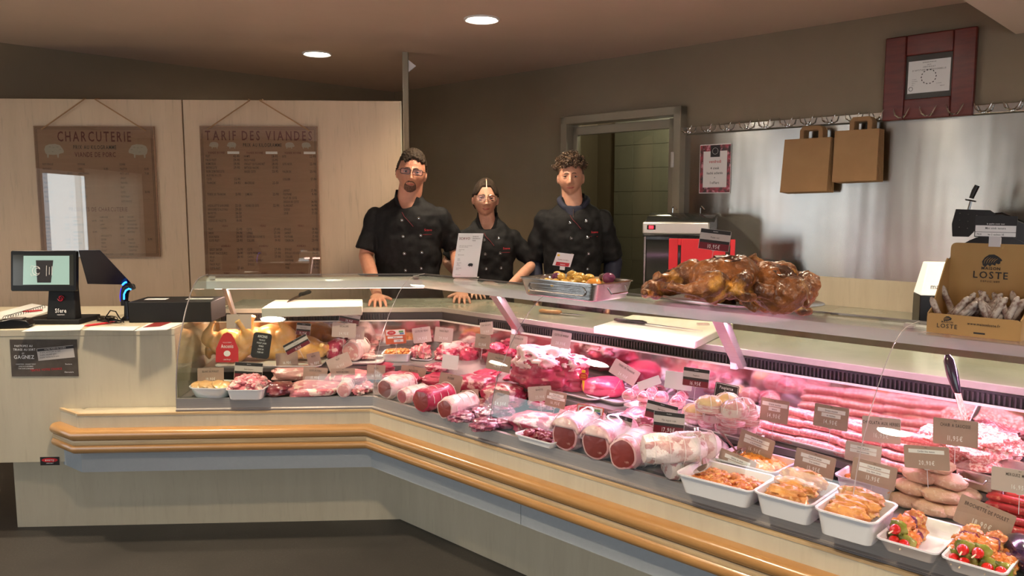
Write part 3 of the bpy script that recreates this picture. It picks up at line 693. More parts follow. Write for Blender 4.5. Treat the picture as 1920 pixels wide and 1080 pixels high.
def remesh(o, v, smooth=2):
    r = o.modifiers.new('remesh', 'REMESH'); r.mode = 'VOXEL'; r.voxel_size = v; r.use_smooth_shade = True
    if smooth:
        s = o.modifiers.new('smooth', 'SMOOTH'); s.iterations = smooth; s.factor = .5
# white dishes at the front left
o, w_, d = dishD('white_dish', 'white oval dish of chicken fillets, leftmost dish in the case', (346, 727), (424, 729), .17, .70, .05, r=.045, taper=.82, cat='dish')
rnd = random.Random(4)
for i in range(5):
    mb = MB(); blob(mb, (.036, .058, .016), (0, 0, .012), i, .12, 1.6, .9, 1, 20, 12)
    f = obj('chicken_fillet', mb, 'chicken_fillet', None, fix=False); q = inT(o, -.055+.027*i, rnd.uniform(-.01, .01), .032+.004*(i % 2)); f.location = q; f.rotation_euler = (0, .25, .3*(i-2)*.4)
    tag(f, 'orange yellow raw chicken fillet in the leftmost white dish', 'chicken fillet', 'chicken fillets in the white dish')
o, w_, d = dishD('white_dish', 'white dish heaped with diced red meat, second dish from the left', (420, 731), (492, 731), .16, .70, .05, r=.02, taper=.86, cat='dish')
heap('diced_meat', 'heap of diced red pork in a white dish', 'diced meat', o, w_, d, .04, 'pork', 70, (.012, .02), .045, 5)
t = lump('wrapped_joint', 'small dark red joint wrapped in wrinkled clear film beside the diced meat', 'wrapped meat', (496, 712, 552, 747), ZL, .14, 'beef_dark', 8, .15)
def wrap(par, sc_=1.05, seed=3, rough=.04):
    me = par.data; mb = MB(); c = Vector((0, 0, .03))
    mb.v = [tuple((v.co-c)*(sc_+rough*mn.noise(v.co*60+Vector((seed, 0, 0))))+c) for v in me.vertices]; mb.v = [(a, b, max(e, .0006)) for a, b, e in mb.v]
    mb.f = [tuple(p.vertices) for p in me.polygons]; mb.m = [0]*len(mb.f)
    o = obj('plastic_film', mb, 'film', par, angle=180, fix=False); return o
wrap(t)
lump('pork_joint', 'broad pink pork joint with pale fat in the front row of the left case', 'meat', (540, 712, 636, 746), ZL, .20, 'pork', 11, .12, 1.4, .6)
lump('pork_joint', 'pink pork slab lying behind the two brown tags at the front of the left case', 'meat', (512, 690, 606, 724), ZL, .16, 'veal', 12, .15, 1.4, .7, lift=.02)
lump('pork_loin', 'pink pork loin with white fat behind the right brown tag, left case', 'meat', (612, 694, 690, 730), ZL, .18, 'pork', 13, .1, 1.4, .7, lift=.01)
roast('small_roast', 'small fat-wrapped roast with a pink cut face at the front of the left case', 644, 746, ZL, .14, .030, 0, 'fat_white', 'veal', 'L', 5, 1.1)
for i, (a, b, c_, e) in enumerate([(660, 722, 684, 744), (678, 714, 700, 738), (664, 706, 690, 724)]):
    lump('pork_chop', 'small pink pork chop piled near the first glass joint', 'chop', (a, b, c_, e), ZL, .08, 'pork', 20+i, .25, 2, .9, group='chops by the first glass joint')
# tiered shelf, left
o, w_, d = dishD('shallow_tray', 'shallow white tray under the three yellow chickens', (400, 686), (600, 686), .21, ZU+.018, .016, r=.02, taper=.9)
CHM = None
chk = []
for i, (px, py, sc_, rz, lab) in enumerate([(430, 682, 1.04, -1.5, 'yellow whole raw chicken carrying a red arched label'), (506, 676, 1.10, -1.72, 'yellow whole raw chicken with legs up carrying a black shield label'), (578, 672, .92, -1.2, 'yellow whole raw chicken partly under a clear bag, third from the left')]):
    t = thing('raw_chicken', lab, 'chicken', (0, 0, 0), 0, 'yellow raw chickens'); p = P(px, py, ZU+.012)
    b = obj('body', chicken_base('b', 'chicken_raw'), 'chicken_raw', t, fix=False); remesh(b, .006)
    t.matrix_world = Matrix.Translation((p.x, p.y, ZU+.005+(.040 if i < 2 else 0))) @ Matrix.Rotation(rz, 4, 'Z') @ Matrix.Rotation(-.85 if i < 2 else -.1, 4, 'Y') @ Matrix.Scale(sc_, 4)
    chk.append(t)
def shield(px, py, d, wp, hp, mats, kind, lab):
    p = PD(px, py, d, 'L'); s = perp(p); w2, h2 = wp*s/2, hp*s/2
    t = thing('chicken_label', lab, 'label', (0, 0, 0), 0); t.matrix_world = Matrix.Translation(p) @ Matrix.Rotation(aL, 4, 'Z') @ Matrix.Rotation(math.radians(8 if kind else 0), 4, 'Y') @ Matrix.Rotation(-.15, 4, 'X')
    if kind == 0: pts = [(-w2, -h2), (w2, -h2), (w2*.98, -h2*.1), (w2*.62, h2*.55), (w2*.35, h2*.9), (0, h2), (-w2*.35, h2*.9), (-w2*.62, h2*.55), (-w2*.98, -h2*.1)]
    else: pts = roundrect(w2*2, h2*2, w2*.35)
    obj('card', MB().prism(pts, -.0008, .0008), mats, t)
    m = MB()
    if kind == 0:
        text(m, 'Ancenis', 0, -h2*.05, h2*.26, -.0012, .62); text(m, 'VOLAILLE FERMIERE', 0, h2*.28, h2*.07, -.0012, .6)
        m.prism([(w2*.3*math.cos(q), -h2*.42+h2*.2*math.sin(q)) for q in [2*PI*i/16 for i in range(16)]], -.0014, -.001); text(m, 'Label Rouge', 0, -h2*.86, h2*.10, -.0012, .6)
    else:
        text(m, 'ANCENIS', 0, h2*.62, h2*.2, -.0012, .6)
        for j, q in enumerate(('VOLAILLE', 'POULET JAUNE', 'FERMIER', 'ELEVE EN', 'PLEIN AIR')): text(m, q, 0, h2*(.38-.24*j), h2*.12, -.0012, .55)
    obj('lettering', m, 'ink_white', t)
shield(426, 651, .235, 42, 56, 'red_bright', 0, 'red arched poultry label on the leftmost chicken')
shield(490, 648, .225, 34, 48, 'ink', 1, 'black rounded poultry label on the second chicken')
t = lump('plastic_bag', 'crumpled clear plastic bag with white print behind the yellow chickens', 'bag', (590, 622, 626, 652), ZU+.03, .08, 'film', 31, .3, 3, .9)
o, w_, d = dishD('shallow_tray', 'shallow white tray carrying the fat-ringed roast and chops, left case', (612, 680), (716, 680), .20, ZU+.018, .016, r=.02, taper=.9)
roast('fat_ringed_roast', 'thick roast ringed with white fat, pink cut face towards the front, left case', 658, 677, ZU+.014, .15, .050, -.25, 'fat_white', 'veal', 'L', 2, 1.05)
lump('pork_slab', 'red and white striped pork slab leaning beside the fat-ringed roast', 'meat', (614, 632, 648, 676), ZU+.014, .12, 'beef_marbled', 33, .1, 1.4, .7)
rnd = random.Random(8)
for i in range(9):
    x, y = rnd.uniform(684, 712), rnd.uniform(656, 674)
    lump('pork_chop', 'pale pink pork chop in the pile right of the fat-ringed roast', 'chop', (x-14, y-12-2*i*.8, x+14, y-1.6*i+2), ZU+.014, .06, 'veal', 40+i, .25, 2, .9, group='pile of chops on the left shelf')
o, w_, d = dishD('white_dish', 'white dish of orange marinated meat under the orange card', (714, 664), (768, 664), .13, ZU+.045, .044, r=.012, taper=.9, cat='dish')
heap('marinated_meat', 'orange marinated minced meat in a small white dish', 'marinated meat', o, w_, d, .036, 'curry', 50, (.008, .013), .014, 6)
o, w_, d = dishD('shallow_tray', 'shallow white tray of knotted pink meat beside the marinated dish', (768, 673), (806, 675), .15, ZU+.014, .012, r=.02)
for i, (a, b, c_, e) in enumerate([(770, 648, 792, 672), (786, 644, 808, 674), (778, 636, 800, 656), (762, 640, 780, 660)]):
    lump('meat_knot', 'knotted pink piece of meat beside the marinated dish', 'meat', (a, b, c_, e), ZU+.01, .07, 'pork', 60+i, .25, 2.4, .9, group='knotted meat pieces')
for i, (a, b, c_, e, m, lab) in enumerate([(684, 618, 722, 642, 'beef_dark', 'small dark red joint against the rear panel of the left case'), (752, 618, 780, 642, 'beef_dark', 'dark brown piece of meat against the rear panel near the corner'), (560, 612, 640, 640, 'veal', 'pale joint against the rear panel behind the striped card'), (690, 640, 716, 656, 'pork', 'pink meat piece behind the pile of chops')]):
    lump('meat_joint', lab, 'meat', (a, b, c_, e), ZU+.02, .09, m, 70+i)
# ================================================================== the display, around the corner and right segment, shelf
roast('fat_ringed_roast', 'white fat-ringed rolled roast in the corner of the case', 828, 676, ZU, .14, .044, -.2, 'fat_white', 'beef_marbled', 'R', 3, 1.05)
for i, (a, b, c_, e, m) in enumerate([(816, 650, 862, 680, 'beef_marbled'), (842, 640, 890, 676, 'beef_marbled'), (862, 650, 896, 682, 'beef'), (850, 628, 884, 650, 'veal')]):
    lump('marbled_steak', 'red marbled cut with white streaks in the corner of the case', 'steak', (a, b, c_, e), ZU, .10, m, 80+i, .2, 1.8, .8, group='marbled cuts in the corner')
for i, (a, b, c_, e, m) in enumerate([(858, 618, 900, 640, 'fat_white'), (905, 620, 950, 640, 'beef_dark'), (845, 600, 905, 628, 'pork')]):
    lump('rib_joint', ['pale ribbed joint lying at the back of the corner', 'dark red joint at the back behind the clear tub', 'pink brown joint standing against the rear panel at the corner'][i], 'meat', (a, b, c_, e), ZU+.03, .10, m, 90+i, .12, 1.5)
M['tub'] = glass_mat('clear_tub', (.90, .84, .86), .9, .05, 1.7)
o, w_, d = dishD('clear_tub', 'translucent plastic tub holding dark red meat near the corner', (888, 656), (958, 664), .16, ZU+.085, .084, mat='tub', cat='tub', r=.03)
for i, (x, y) in enumerate([(-.05, 0), (.02, .02), (.06, -.02), (.0, -.04)]):
    mb = MB(); blob(mb, (.045, .05, .028), (0, 0, .03), 100+i, .2, 1.8); f = obj('meat_piece', mb, 'beef', None, fix=False); f.location = inT(o, x, y, .012+.018*i); tag(f, 'dark red piece of meat in the translucent tub', 'meat', 'meat in the clear tub')
o, w_, d = dishD('shallow_tray', 'long shallow white tray under the great beef joint', (958, 712), (1112, 750), .30, ZU+.020, .018, r=.03, taper=.9)
big = lump('beef_joint', 'great fat-capped beef joint, the largest piece in the case', 'meat', (958, 645, 1098, 738), ZU+.014, .24, 'beef', 110, .16, 2.0, .85, yaw=aR*.6, n=90, k=56)
fc = MB(); me = big.data
c_, w1, h1, s1_ = fit((958, 645, 1098, 738), ZU+.014, .24)
cut_ = [p for p in me.polygons if p.center.z > h1*(.60+.22*mn.noise(p.center*14)) and not (p.center.z < h1*.88 and mn.noise(p.center*45) > .22)]
idx = {}; 
for p in cut_:
    for v in p.vertices: idx.setdefault(v, len(idx))
vv = [None]*len(idx)
for v, i in idx.items(): vv[i] = tuple(me.vertices[v].co*1.012+Vector((0, 0, .0005)))
fc.add(vv, [tuple(idx[v] for v in p.vertices) for p in cut_])
fo = obj('fat_cap', fc, 'fat', big, angle=180, fix=False); fo.modifiers.new('s', 'SOLIDIFY').thickness = .003; fo.modifiers['s'].offset = 0
lump('beef_slab', 'small red beef slab with pale edge left of the great joint', 'meat', (926, 668, 975, 690), ZU+.02, .10, 'beef_lean', 112, .1)
lump('beef_joint', 'dark red beef joint standing at the back behind the great joint', 'meat', (1065, 640, 1160, 690), ZU+.03, .08, 'pork', 113, .1)
lump('wrapped_joint', 'long pink vacuum-wrapped joint against the rear panel, centre of the case', 'wrapped meat', (1130, 655, 1300, 705), ZU+.03, .08, 'pork', 114, .1, 1.5, .8, yaw=aR*.8)
o, w_, d = dishD('shallow_tray', 'shallow white tray with a flat red steak', (1092, 738), (1160, 756), .22, ZU+.020, .018, r=.03, taper=.9)
lump('beef_steak', 'broad flat lean red steak in a white tray', 'steak', (1092, 702, 1172, 748), ZU+.010, .16, 'beef_lean', 115, .08, 1.4, .8)
o, w_, d = dishD('shallow_tray', 'shallow white tray of bacon-wrapped rounds', (1162, 758), (1252, 782), .26, ZU+.020, .018, r=.03, taper=.9)
def tournedos(px, py, z, lab, grp, r=.030, h=.032, mt='pork', band='bacon', cap=None, rot=(0, 0, 0), strings=2):
    p = P(px, py, z); t = thing('bacon_round', lab, 'meat round', (p.x, p.y, z), 0, grp, *rot[:2]); t.rotation_euler = rot
    sd_ = px*.1+py
    mb = MB(); blob(mb, (r*.95, r*.95, h*.62), (0, 0, h*.58), sd_, .12, 1.8, .9, .92, 20, 12); obj('meat', mb, mt, t, fix=False)
    m = MB(); n = 22; vs = []
    for q in range(n):
        a = 2*PI*q/n; f = 1+.08*mn.noise(Vector((math.cos(a)*2, math.sin(a)*2, sd_)))
        for (rr, z) in ((r*f, .003), (r*1.09*f, h*.3), (r*1.05*f, h*.68), (r*.98*f, h*.66), (r*.95*f, .004)): vs.append((rr*math.cos(a), rr*math.sin(a), z))
    m.add(vs, [(q*5+k, ((q+1) % n)*5+k, ((q+1) % n)*5+(k+1) % 5, q*5+(k+1) % 5) for q in range(n) for k in range(5)]); obj('bacon_band', m, band, t, fix=False)
    m = MB()
    for k in range(strings):
        a = PI*k/strings+.4; m.tube([(math.cos(a)*r*1.11*math.cos(b), math.sin(a)*r*1.11*math.cos(b), h*.58+h*.66*math.sin(b)) for b in [PI*j/12*1.2-.3 for j in range(13)]], .0012, 5)
    obj('string', m, 'string', t); return t
g = 'bacon-wrapped rounds in the small tray'
for i, (px, py, z) in enumerate([(1182, 752, 0), (1212, 764, 0), (1240, 752, 0), (1266, 766, 0), (1196, 738, 0), (1224, 742, 0), (1252, 738, 0), (1278, 750, 0), (1180, 738, .030), (1208, 742, .030), (1240, 742, .032), (1270, 750, .03)]):
    tournedos(px, py+(10 if z else 0), ZU+.010+z, 'pink round of meat tied in bacon in the small central tray', g, .0265, .03)
o, w_, d = dishD('shallow_tray', 'white tray stacked with paupiettes, centre right of the case', (1272, 792), (1408, 826), .28, ZU+.022, .020, r=.03, taper=.9)
g = 'paupiettes stacked in the white tray'
for i, (px, py, lv, ban) in enumerate([(1300, 788, 0, 1), (1332, 796, 0, 0), (1364, 806, 0, 0), (1398, 808, 0, 0), (1320, 770, 0, 1), (1352, 776, 0, 0), (1386, 784, 0, 0), (1412, 782, 0, 0),
                                        (1302, 780, 1, 1), (1340, 786, 1, 1), (1374, 794, 1, 0), (1404, 792, 1, 0), (1330, 764, 1, 1), (1364, 768, 1, 0), (1396, 772, 1, 0), (1330, 768, 2, 1), (1366, 780, 2, 1), (1396, 782, 2, 0), (1364, 762, 3, 1), (1392, 772, 3, 0), (1330, 768, 3, 1), (1378, 776, 3, 0)]):
    tournedos(px, py+4, ZU+.012+.042*lv, 'tied paupiette of pale meat and bacon in the stacked white tray', g, .039, .041, 'veal' if i % 2 else 'cheese_yellow' if ban else 'pork', 'bacon' if i % 3 else 'fat_white', strings=3)
lump('wrapped_joint', 'clear bag of pale pink meat against the rear panel behind the paupiettes', 'wrapped meat', (1405, 690, 1500, 750), ZU+.03, .08, 'veal', 118, .25, 2.4, .9, yaw=aR*.8)
# sausages
o, w_, d = dishD('shallow_tray', 'long white tray filled with rows of fine sausages', (1404, 806), (1742, 890), .34, ZU+.026, .024, r=.03, taper=.92)
def sausage(L_, r, seed, bend=.01):
    mb = MB(); k = 14; pts = []; rs = []
    for i in range(k+1):
        u_ = i/k; pts.append((L_*(u_-.5), bend*math.sin(u_*PI)*(1 if seed % 2 else -1)+.003*mn.noise(Vector((u_*4, seed, 0))), r+.001*mn.noise(Vector((u_*5, 0, seed)))))
        e = min(u_, 1-u_)*k; rs.append(r*(.35 if e < .5 else .85 if e < 1.5 else 1+.06*mn.noise(Vector((u_*6, seed, 3)))))
    return mb.tube(pts, rs, 12)
protos = [obj('sausage', sausage(.155, .0130, i), 'sausage') for i in range(3)]
used = [False]*3; k = 0
for lv in range(4):
    for row in range(9 if lv == 0 else 8-lv*2):
        for c2 in range(4):
            i = k % 3; k += 1
            y = -.150+.0275*(row+lv*.9)+(.0 if lv < 3 else .005); x = -w_/2+.085+.153*c2*(w_-.03)/(.153*4)+.004*math.sin(k*7)
            q = inT(o, x, y, .007+.0225*lv); rz = o.rotation_euler.z+.03*math.sin(k*3)
            ob = protos[i] if not used[i] else dup(protos[i]); used[i] = True
            ob.location = q; ob.rotation_euler = (0, 0, rz)
            tag(ob, 'thin speckled pink sausage in the long white tray', 'sausage', 'chipolatas in the long tray')
# vacuum packs and sausages against the rear panel
for i, (a, b, c_, e) in enumerate([(1500, 700, 1600, 740), (1590, 715, 1690, 762), (1690, 740, 1790, 790)]):
    lump('wrapped_joint', ['long sausage coil against the rear panel, left of three', 'long sausage coil against the rear panel, middle of three', 'long sausage coil against the rear panel by the ladle'][i], 'wrapped meat', (a, b, c_, e), ZU+.03, .07, 'sausage', 120+i, .12, 2, .8, yaw=aR*.8)
# pan of sausage meat
o, w_, d = dishD('steel_pan', 'rectangular steel pan piled with sausage meat', (1778, 872), (1884, 900), .20, ZU+.058, .056, mat='steel', cat='pan', r=.02)
hh = MB().tube([(-.04, -d/2-.002, .042), (-.04, -d/2-.022, .036), (.03, -d/2-.022, .036), (.03, -d/2-.002, .042)], .003, 8); obj('handle', hh, 'chrome', o)
def mound(name, label, bb, z, d_, mat, n, seed, r=(.006, .012)):
    c, w2, h2, s = fit(bb, z, d_); rnd = random.Random(seed); mb = MB(); blob(mb, (w2/2, d_/2, h2*.55), (0, 0, h2*.45), seed, .22, 2.2, .85, .85, 40, 24)
    for i in range(n):
        a = rnd.random()*6.28; u_ = rnd.random(); x, y = math.cos(a)*u_*w2*.45, math.sin(a)*u_*d_*.45; zz = h2*.45+h2*.55*math.sqrt(max(0, 1-u_*u_*.9)); rr = rnd.uniform(*r)
        blob(mb, (rr*1.5, rr, rr*.8), (0, 0, 0), seed+i, .3, 2, 1, 1, 10, 7, M4=Matrix.Translation((x, y, zz-.004)) @ Matrix.Rotation(rnd.random()*6, 4, 'Z'))
    o_ = obj(name, mb, mat, None, fix=False); o_.location = (c.x, c.y, z); return tag(o_, label, 'sausage meat', None, 'stuff')
mound('sausage_meat', 'large mound of pale pink sausage meat in the steel pan', (1722, 792, 1900, 886), ZU+.02, .20, 'mince', 160, 3)
mound('sausage_meat', 'ragged sausage meat heap against the rear panel at the right', (1790, 745, 1925, 815), ZU+.03, .09, 'mince', 120, 4)
# ================================================================== right segment, lower row
roast('beef_roast', 'dark red lean roast with a fat band, first in the row right of the corner', 722, 748, ZL, .17, .050, .1, 'fat_white', 'casing_beef', 'R', 21, .95)
t = roast('trussed_pack', 'white-wrapped red roast tied with string between two dark roasts', 754, 757, ZL, .15, .036, .05, 'fat_white', 'beef', 'R', 22, .95, strings=3)
roast('beef_roast', 'dark red lean roast, second of the three dark cut faces', 790, 773, ZL, .18, .050, .1, 'beef', 'casing_beef', 'R', 23, 1.0)
roast('beef_roast', 'dark red roast jacketed in white fat, third of the three dark cut faces', 834, 786, ZL, .18, .044, .1, 'fat_white', 'casing_beef', 'R', 24, 1.0)
for i, (a, b, c_, e, m, z) in enumerate([(716, 694, 790, 726, 'beef', .03), (790, 698, 862, 728, 'beef', .03), (850, 700, 935, 740, 'beef_marbled', .03), (905, 715, 985, 762, 'beef_marbled', .02), (690, 678, 742, 704, 'beef', .03), (780, 722, 850, 748, 'beef_lean', .02), (935, 735, 985, 768, 'beef', .01), (862, 745, 925, 770, 'beef_marbled', 0)]):
    lump('beef_cut', ['red beef cut behind the first dark roast', 'red beef cut behind the second dark roast', 'broad marbled beef cut under the upper shelf left of the first seam', 'large marbled red cut at the second glass joint', 'small red beef cut next to the first glass joint', 'smooth red beef cut resting on the dark roasts', 'red meat under a film edge right of the second glass joint', 'marbled beef piece behind the third dark roast'][i], 'meat', (a, b, c_, e), ZL+z, .14, m, 130+i, .14, 1.6, .75, yaw=aR*.5)
meat('plum', (.30, .05, .11), (.20, .03, .07), (.52, .30, .38), 14, (.5, .58), bump=.003)
for i, (a, b, c_, e) in enumerate([(842, 768, 892, 794), (882, 762, 925, 790), (884, 782, 934, 812), (918, 755, 960, 788), (925, 780, 975, 806)]):
    t = lump('wrapped_steak', 'plum red steak in wrinkled clear film near the second glass joint', 'wrapped meat', (a, b, c_, e), ZL, .10, 'plum', 140+i, .2, 2.2, .8, group='film-wrapped plum steaks', yaw=.3*i); wrap(t, 1.06, i, .08)
t = lump('veined_joint', 'broad pale veined joint with red edge in front of the minced steaks', 'meat', (958, 768, 1062, 818), ZL, .16, 'beef_marbled', 150, .12, 1.8, .75, yaw=aR*.5)
o, w_, d = dishD('white_dish', 'small white dish of dark red stewing meat at the glass', (962, 812), (1034, 832), .10, ZL+.028, .027, r=.012, cat='dish')
heap('stewing_meat', 'dark red and orange stewing meat in a small white dish', 'stewing meat', o, w_, d, .02, 'beef_dark', 26, (.010, .016), .012, 9)
for i, (a, b, c_, e) in enumerate([(1050, 758, 1118, 786), (1112, 760, 1160, 784), (1040, 770, 1092, 796)]):
    lump('minced_steak', ['oval minced beef steak behind the orange card, left of three', 'oval minced beef steak right of the yellow marker', 'oval minced beef steak nearest the glass, below the other two'][i], 'minced steak', (a, b, c_, e), ZL+.025, .10, 'patty', 155+i, .1, 1.6, .9)
lump('pink_joint', 'rolled pink slice with a brown edge beside the black cards', 'meat', (1164, 762, 1230, 818), ZL+.02, .14, 'pork', 158, .15, 1.8, .8, yaw=aR*.5)
lump('pink_joint', 'pale pink wrapped joint behind the fat-topped row', 'meat', (1040, 772, 1130, 812), ZL+.03, .12, 'veal', 159, .15, 1.8, .8, yaw=aR*.5)
for i, (a, b, c_, e, m, z, lab) in enumerate([(990, 742, 1045, 772, 'beef_marbled', .01, 'marbled red cut behind the brown printed tag'), (1128, 800, 1176, 830, 'veal', .02, 'pale pink slice between the filmed roasts and the black cards'), (985, 725, 1030, 748, 'beef', .04, 'red cut at the shelf edge under the great joint'), (1060, 735, 1100, 756, 'beef_lean', .04, 'lean red slice beside the yellow marker'), (945, 700, 985, 720, 'beef_lean', .06, 'red slab lying at the left edge of the great joint tray')]):
    lump('beef_cut', lab, 'meat', (a, b, c_, e), ZL+z, .12, m, 230+i, .16, 1.8, .8, yaw=aR*.5)
for i, (a, b, c_, e, m, lab) in enumerate([(890, 690, 935, 712, 'beef', 'red cut in front of the translucent tub'), (800, 678, 842, 700, 'beef_marbled', 'marbled cut under the corner shelf tags'), (925, 642, 960, 668, 'beef', 'red piece behind the tub near the back'), (1160, 690, 1215, 728, 'beef_lean', 'dark pink joint under the strongly tilted tag'), (1290, 690, 1350, 735, 'veal', 'pale joint behind the paupiettes'), (1215, 672, 1290, 715, 'beef_lean', 'smooth red joint against the rear panel, centre of the case')]):
    lump('beef_cut', lab, 'meat', (a, b, c_, e), ZU+.004, .12, m, 240+i, .16, 1.8, .8, yaw=aR*.5)
# white fat topped blocks, brown faces, filmed
def block(px, py, yaw, lab, L_=.20, r=.057, seed=1):
    p = P(px, py, ZL); a = aR+yaw; ax = Vector((-math.sin(a), math.cos(a), 0)); t = thing('filmed_roast', lab, 'roast', Vector((p.x, p.y, ZL))+ax*L_/2, a, 'fat-topped roasts under film')
    obj('meat', roll_mesh(L_, r, seed, .05, sq=1.05), ['fat', 'casing_beef'], t)
    m = MB(); n = 16; k_ = 10; vs = []
    for i in range(k_+1):
        y = -L_/2-.006+L_*.98*i/k_
        for j in range(n+1):
            q = PI*(.08+.84*j/n); vs.append((r*1.08*math.cos(q), y, r+r*1.12*math.sin(q)*(1+.05*mn.noise(Vector((q*2, y*20, seed))))-.002))
    m.add(vs, [(i*(n+1)+j, (i+1)*(n+1)+j, (i+1)*(n+1)+j+1, i*(n+1)+j+1) for i in range(k_) for j in range(n)])
    f0 = [(r*.98*math.cos(PI*(.14+.72*j/n)), -L_/2-.007, r+r*.02+r*1.1*math.sin(PI*(.14+.72*j/n))) for j in range(n+1)]
    m.add(f0, [tuple(range(n+1))]); ff = obj('fat_layer', m, 'fat_white', t); ff.modifiers.new('s', 'SOLIDIFY').thickness = .006
    g_ = roll_mesh(L_*1.03, r*1.12, seed+5, .06, sq=1.1); obj('plastic_film', g_, ['film', 'film'], t)
    return t
block(1058, 846, .1, 'fat-topped brown roast under clear film, left of three by the glass', seed=31)
block(1116, 864, .1, 'fat-topped brown roast under clear film, middle of three by the glass', seed=32)
roast('wrapped_roast', 'marbled dark roast in clear film, right of the fat-topped pair', 1166, 882, ZL, .20, .054, .1, 'fat', 'casing_beef', 'R', 33, 1.05)
# netted white bundles
for i, (px, py, z, L_, yw, lab) in enumerate([(1188, 874, 0, .17, -.5, 'white netted roast lowest in the stack next to the filmed roasts'), (1250, 898, 0, .18, -.6, 'white netted roast at the glass beside the spoon dish'), (1275, 872, 0, .16, -.6, 'white netted roast lying behind the spoon handle'), (1206, 846, .062, .19, -.75, 'white netted roast on top of the stack, its tied end towards the glass'), (1258, 838, .062, .15, -.7, 'white netted roast on top of the stack, under the black card')]):
    t = roast('netted_roast', lab, px, py+(z*330), ZL+z, L_, .049, yw, 'netted', 'netted', 'R', 40+i, .85, strings=4, group='netted roasts', rough=.12)
# ------------------------------------------------------------------ prepared dishes at the right
EN = dict(r=.018, rim=.008, taper=.84)
d1, w1_, dd1 = dish4('enamel_dish', 'white dish of turkey strips with a steel spoon, nearest the netted roasts', (1263, 886), (1411, 923), (1450, 890), .712, .062, cat='dish', **EN)
heap('turkey_strips', 'brown marinated turkey strips in the spoon dish', 'marinated meat', d1, w1_, dd1, .034, 'curry', 90, (.009, .014), .018, 21, fill=.80)
d2, w2_, dd2 = dish4('enamel_dish', 'white dish of orange turkey strips behind the spoon dish', (1330, 856), (1452, 888), (1496, 862), .716, .06, cat='dish', **EN)
heap('turkey_strips', 'orange marinated turkey strips in the rear dish', 'marinated meat', d2, w2_, dd2, .036, 'carrot', 90, (.009, .014), .022, 22, fill=.80)
d3, w3_, dd3 = dish4('enamel_dish', 'deep white dish of yellow marinated chicken thighs, left of the pair', (1408, 920), (1522, 950), (1574, 908), .718, .068, cat='dish', **EN)
d4, w4_, dd4 = dish4('enamel_dish', 'white dish of shredded orange chicken behind the thigh dishes', (1560, 890), (1668, 916), (1700, 890), .712, .06, cat='dish', **EN)
heap('shredded_chicken', 'shredded orange chicken in the rear dish', 'marinated meat', d4, w4_, dd4, .036, 'carrot', 80, (.006, .012), .016, 23, fill=.80)
d5, w5_, dd5 = dish4('enamel_dish', 'deep white dish of herbed chicken thighs, right of the pair', (1522, 952), (1642, 984), (1688, 944), .722, .072, cat='dish', **EN)
for (dd_, ww_, de_, gname, lab) in ((d3, w3_, dd3, 'yellow thighs in the left deep dish', 'yellow marinated chicken thigh in the left deep dish'), (d5, w5_, dd5, 'herbed thighs in the right deep dish', 'browned herb marinated chicken thigh in the right deep dish')):
    for i in range(3):
        mb = MB(); blob(mb, (ww_*.36, de_*.135, .025), (0, 0, .02), 170+i+ww_*10, .20, 2.0, .85, 1, 34, 20)
        f = obj('chicken_thigh', mb, 'thigh', None, fix=False); f.location = inT(dd_, .004*(i % 2)-.006, -de_*.24+de_*.245*i, .040+.009*i); f.rotation_euler = (0, .05*(i-1), dd_.rotation_euler.z-.12+.05*i)
        tag(f, lab, 'chicken thigh', gname)
# white serving square dishes with skewers
def skewer(o, x, y, z, L_, rz, lab, grp, seed=0):
    q = inT(o, x, y, z); t = thing('chicken_skewer', lab, 'skewer', q, o.rotation_euler.z+rz, grp, rx=0)
    obj('stick', MB().tube([(0, -L_/2-.03, .018), (0, L_/2+.02, .022)], .0018, 6), 'stick', t)
    seq = ['tomato', 'pepper', 'meat', 'meat', 'onion', 'meat', 'meat']; yy = -L_/2+.004
    for i, s_ in enumerate(seq):
        st = L_/len(seq); m = MB()
        if s_ == 'tomato': m.lathe([(0, -.013), (.008, -.011), (.0125, -.004), (.013, .003), (.009, .011), (0, .013)], 18, 0, Matrix.Translation((0, yy, .019)) @ Matrix.Rotation(PI/2, 4, 'X')); obj('cherry_tomato', m, 'tomato', t)
        elif s_ in ('pepper', 'onion'): blob(m, (.021, .006, .017), (0, yy+.004, .019), seed+i, .2, 1.5, .8, 1, 18, 10); obj('pepper_piece' if s_ == 'pepper' else 'onion_piece', m, s_ if s_ == 'pepper' else 'onion', t, fix=False)
        else: blob(m, (.022, .016, .019), (0, yy+.004, .020), seed+i, .3, 1.8, .85, 1, 20, 12); obj('chicken_piece', m, 'skewer_meat', t, fix=False)
        yy += st*(.75 if i == 0 else 1.02)
    return t
M['porcelain'] = pm('square_porcelain', (.80, .79, .80), .16, coat=.4)
d6, w6, dd6 = dish4('square_dish', 'square white dish with orange skewers and an empty right half', (1640, 1006), (1758, 1040), (1804, 986), .690, .04, mat='porcelain', cat='dish', r=.012, rim=.004, taper=.80)
d7, w7, dd7 = dish4('square_dish', 'square white dish crowded with browned skewers at the right edge', (1762, 1042), (1888, 1078), (1926, 1022), .690, .04, mat='porcelain', cat='dish', r=.012, rim=.004, taper=.80)
for i, (x, y, z, rz) in enumerate([(-.052, -.005, .006, .1), (-.020, -.012, .006, .05), (-.038, -.002, .034, -.1)]): skewer(d6, x*.9, y, z, .13, rz, 'chicken skewer with cherry tomatoes in the half-empty square dish', 'skewers in the left square dish', i*9)
for i, (x, y, z, rz) in enumerate([(-.055, 0, .006, .1), (-.022, -.006, .006, -.05), (.014, 0, .006, .1), (.048, .002, .006, 0), (-.036, 0, .034, .08), (.005, .005, .034, -.1)]): skewer(d7, x, y, z, .135, rz, 'chicken skewer with cherry tomatoes in the crowded square dish', 'skewers in the right square dish', 40+i*9)
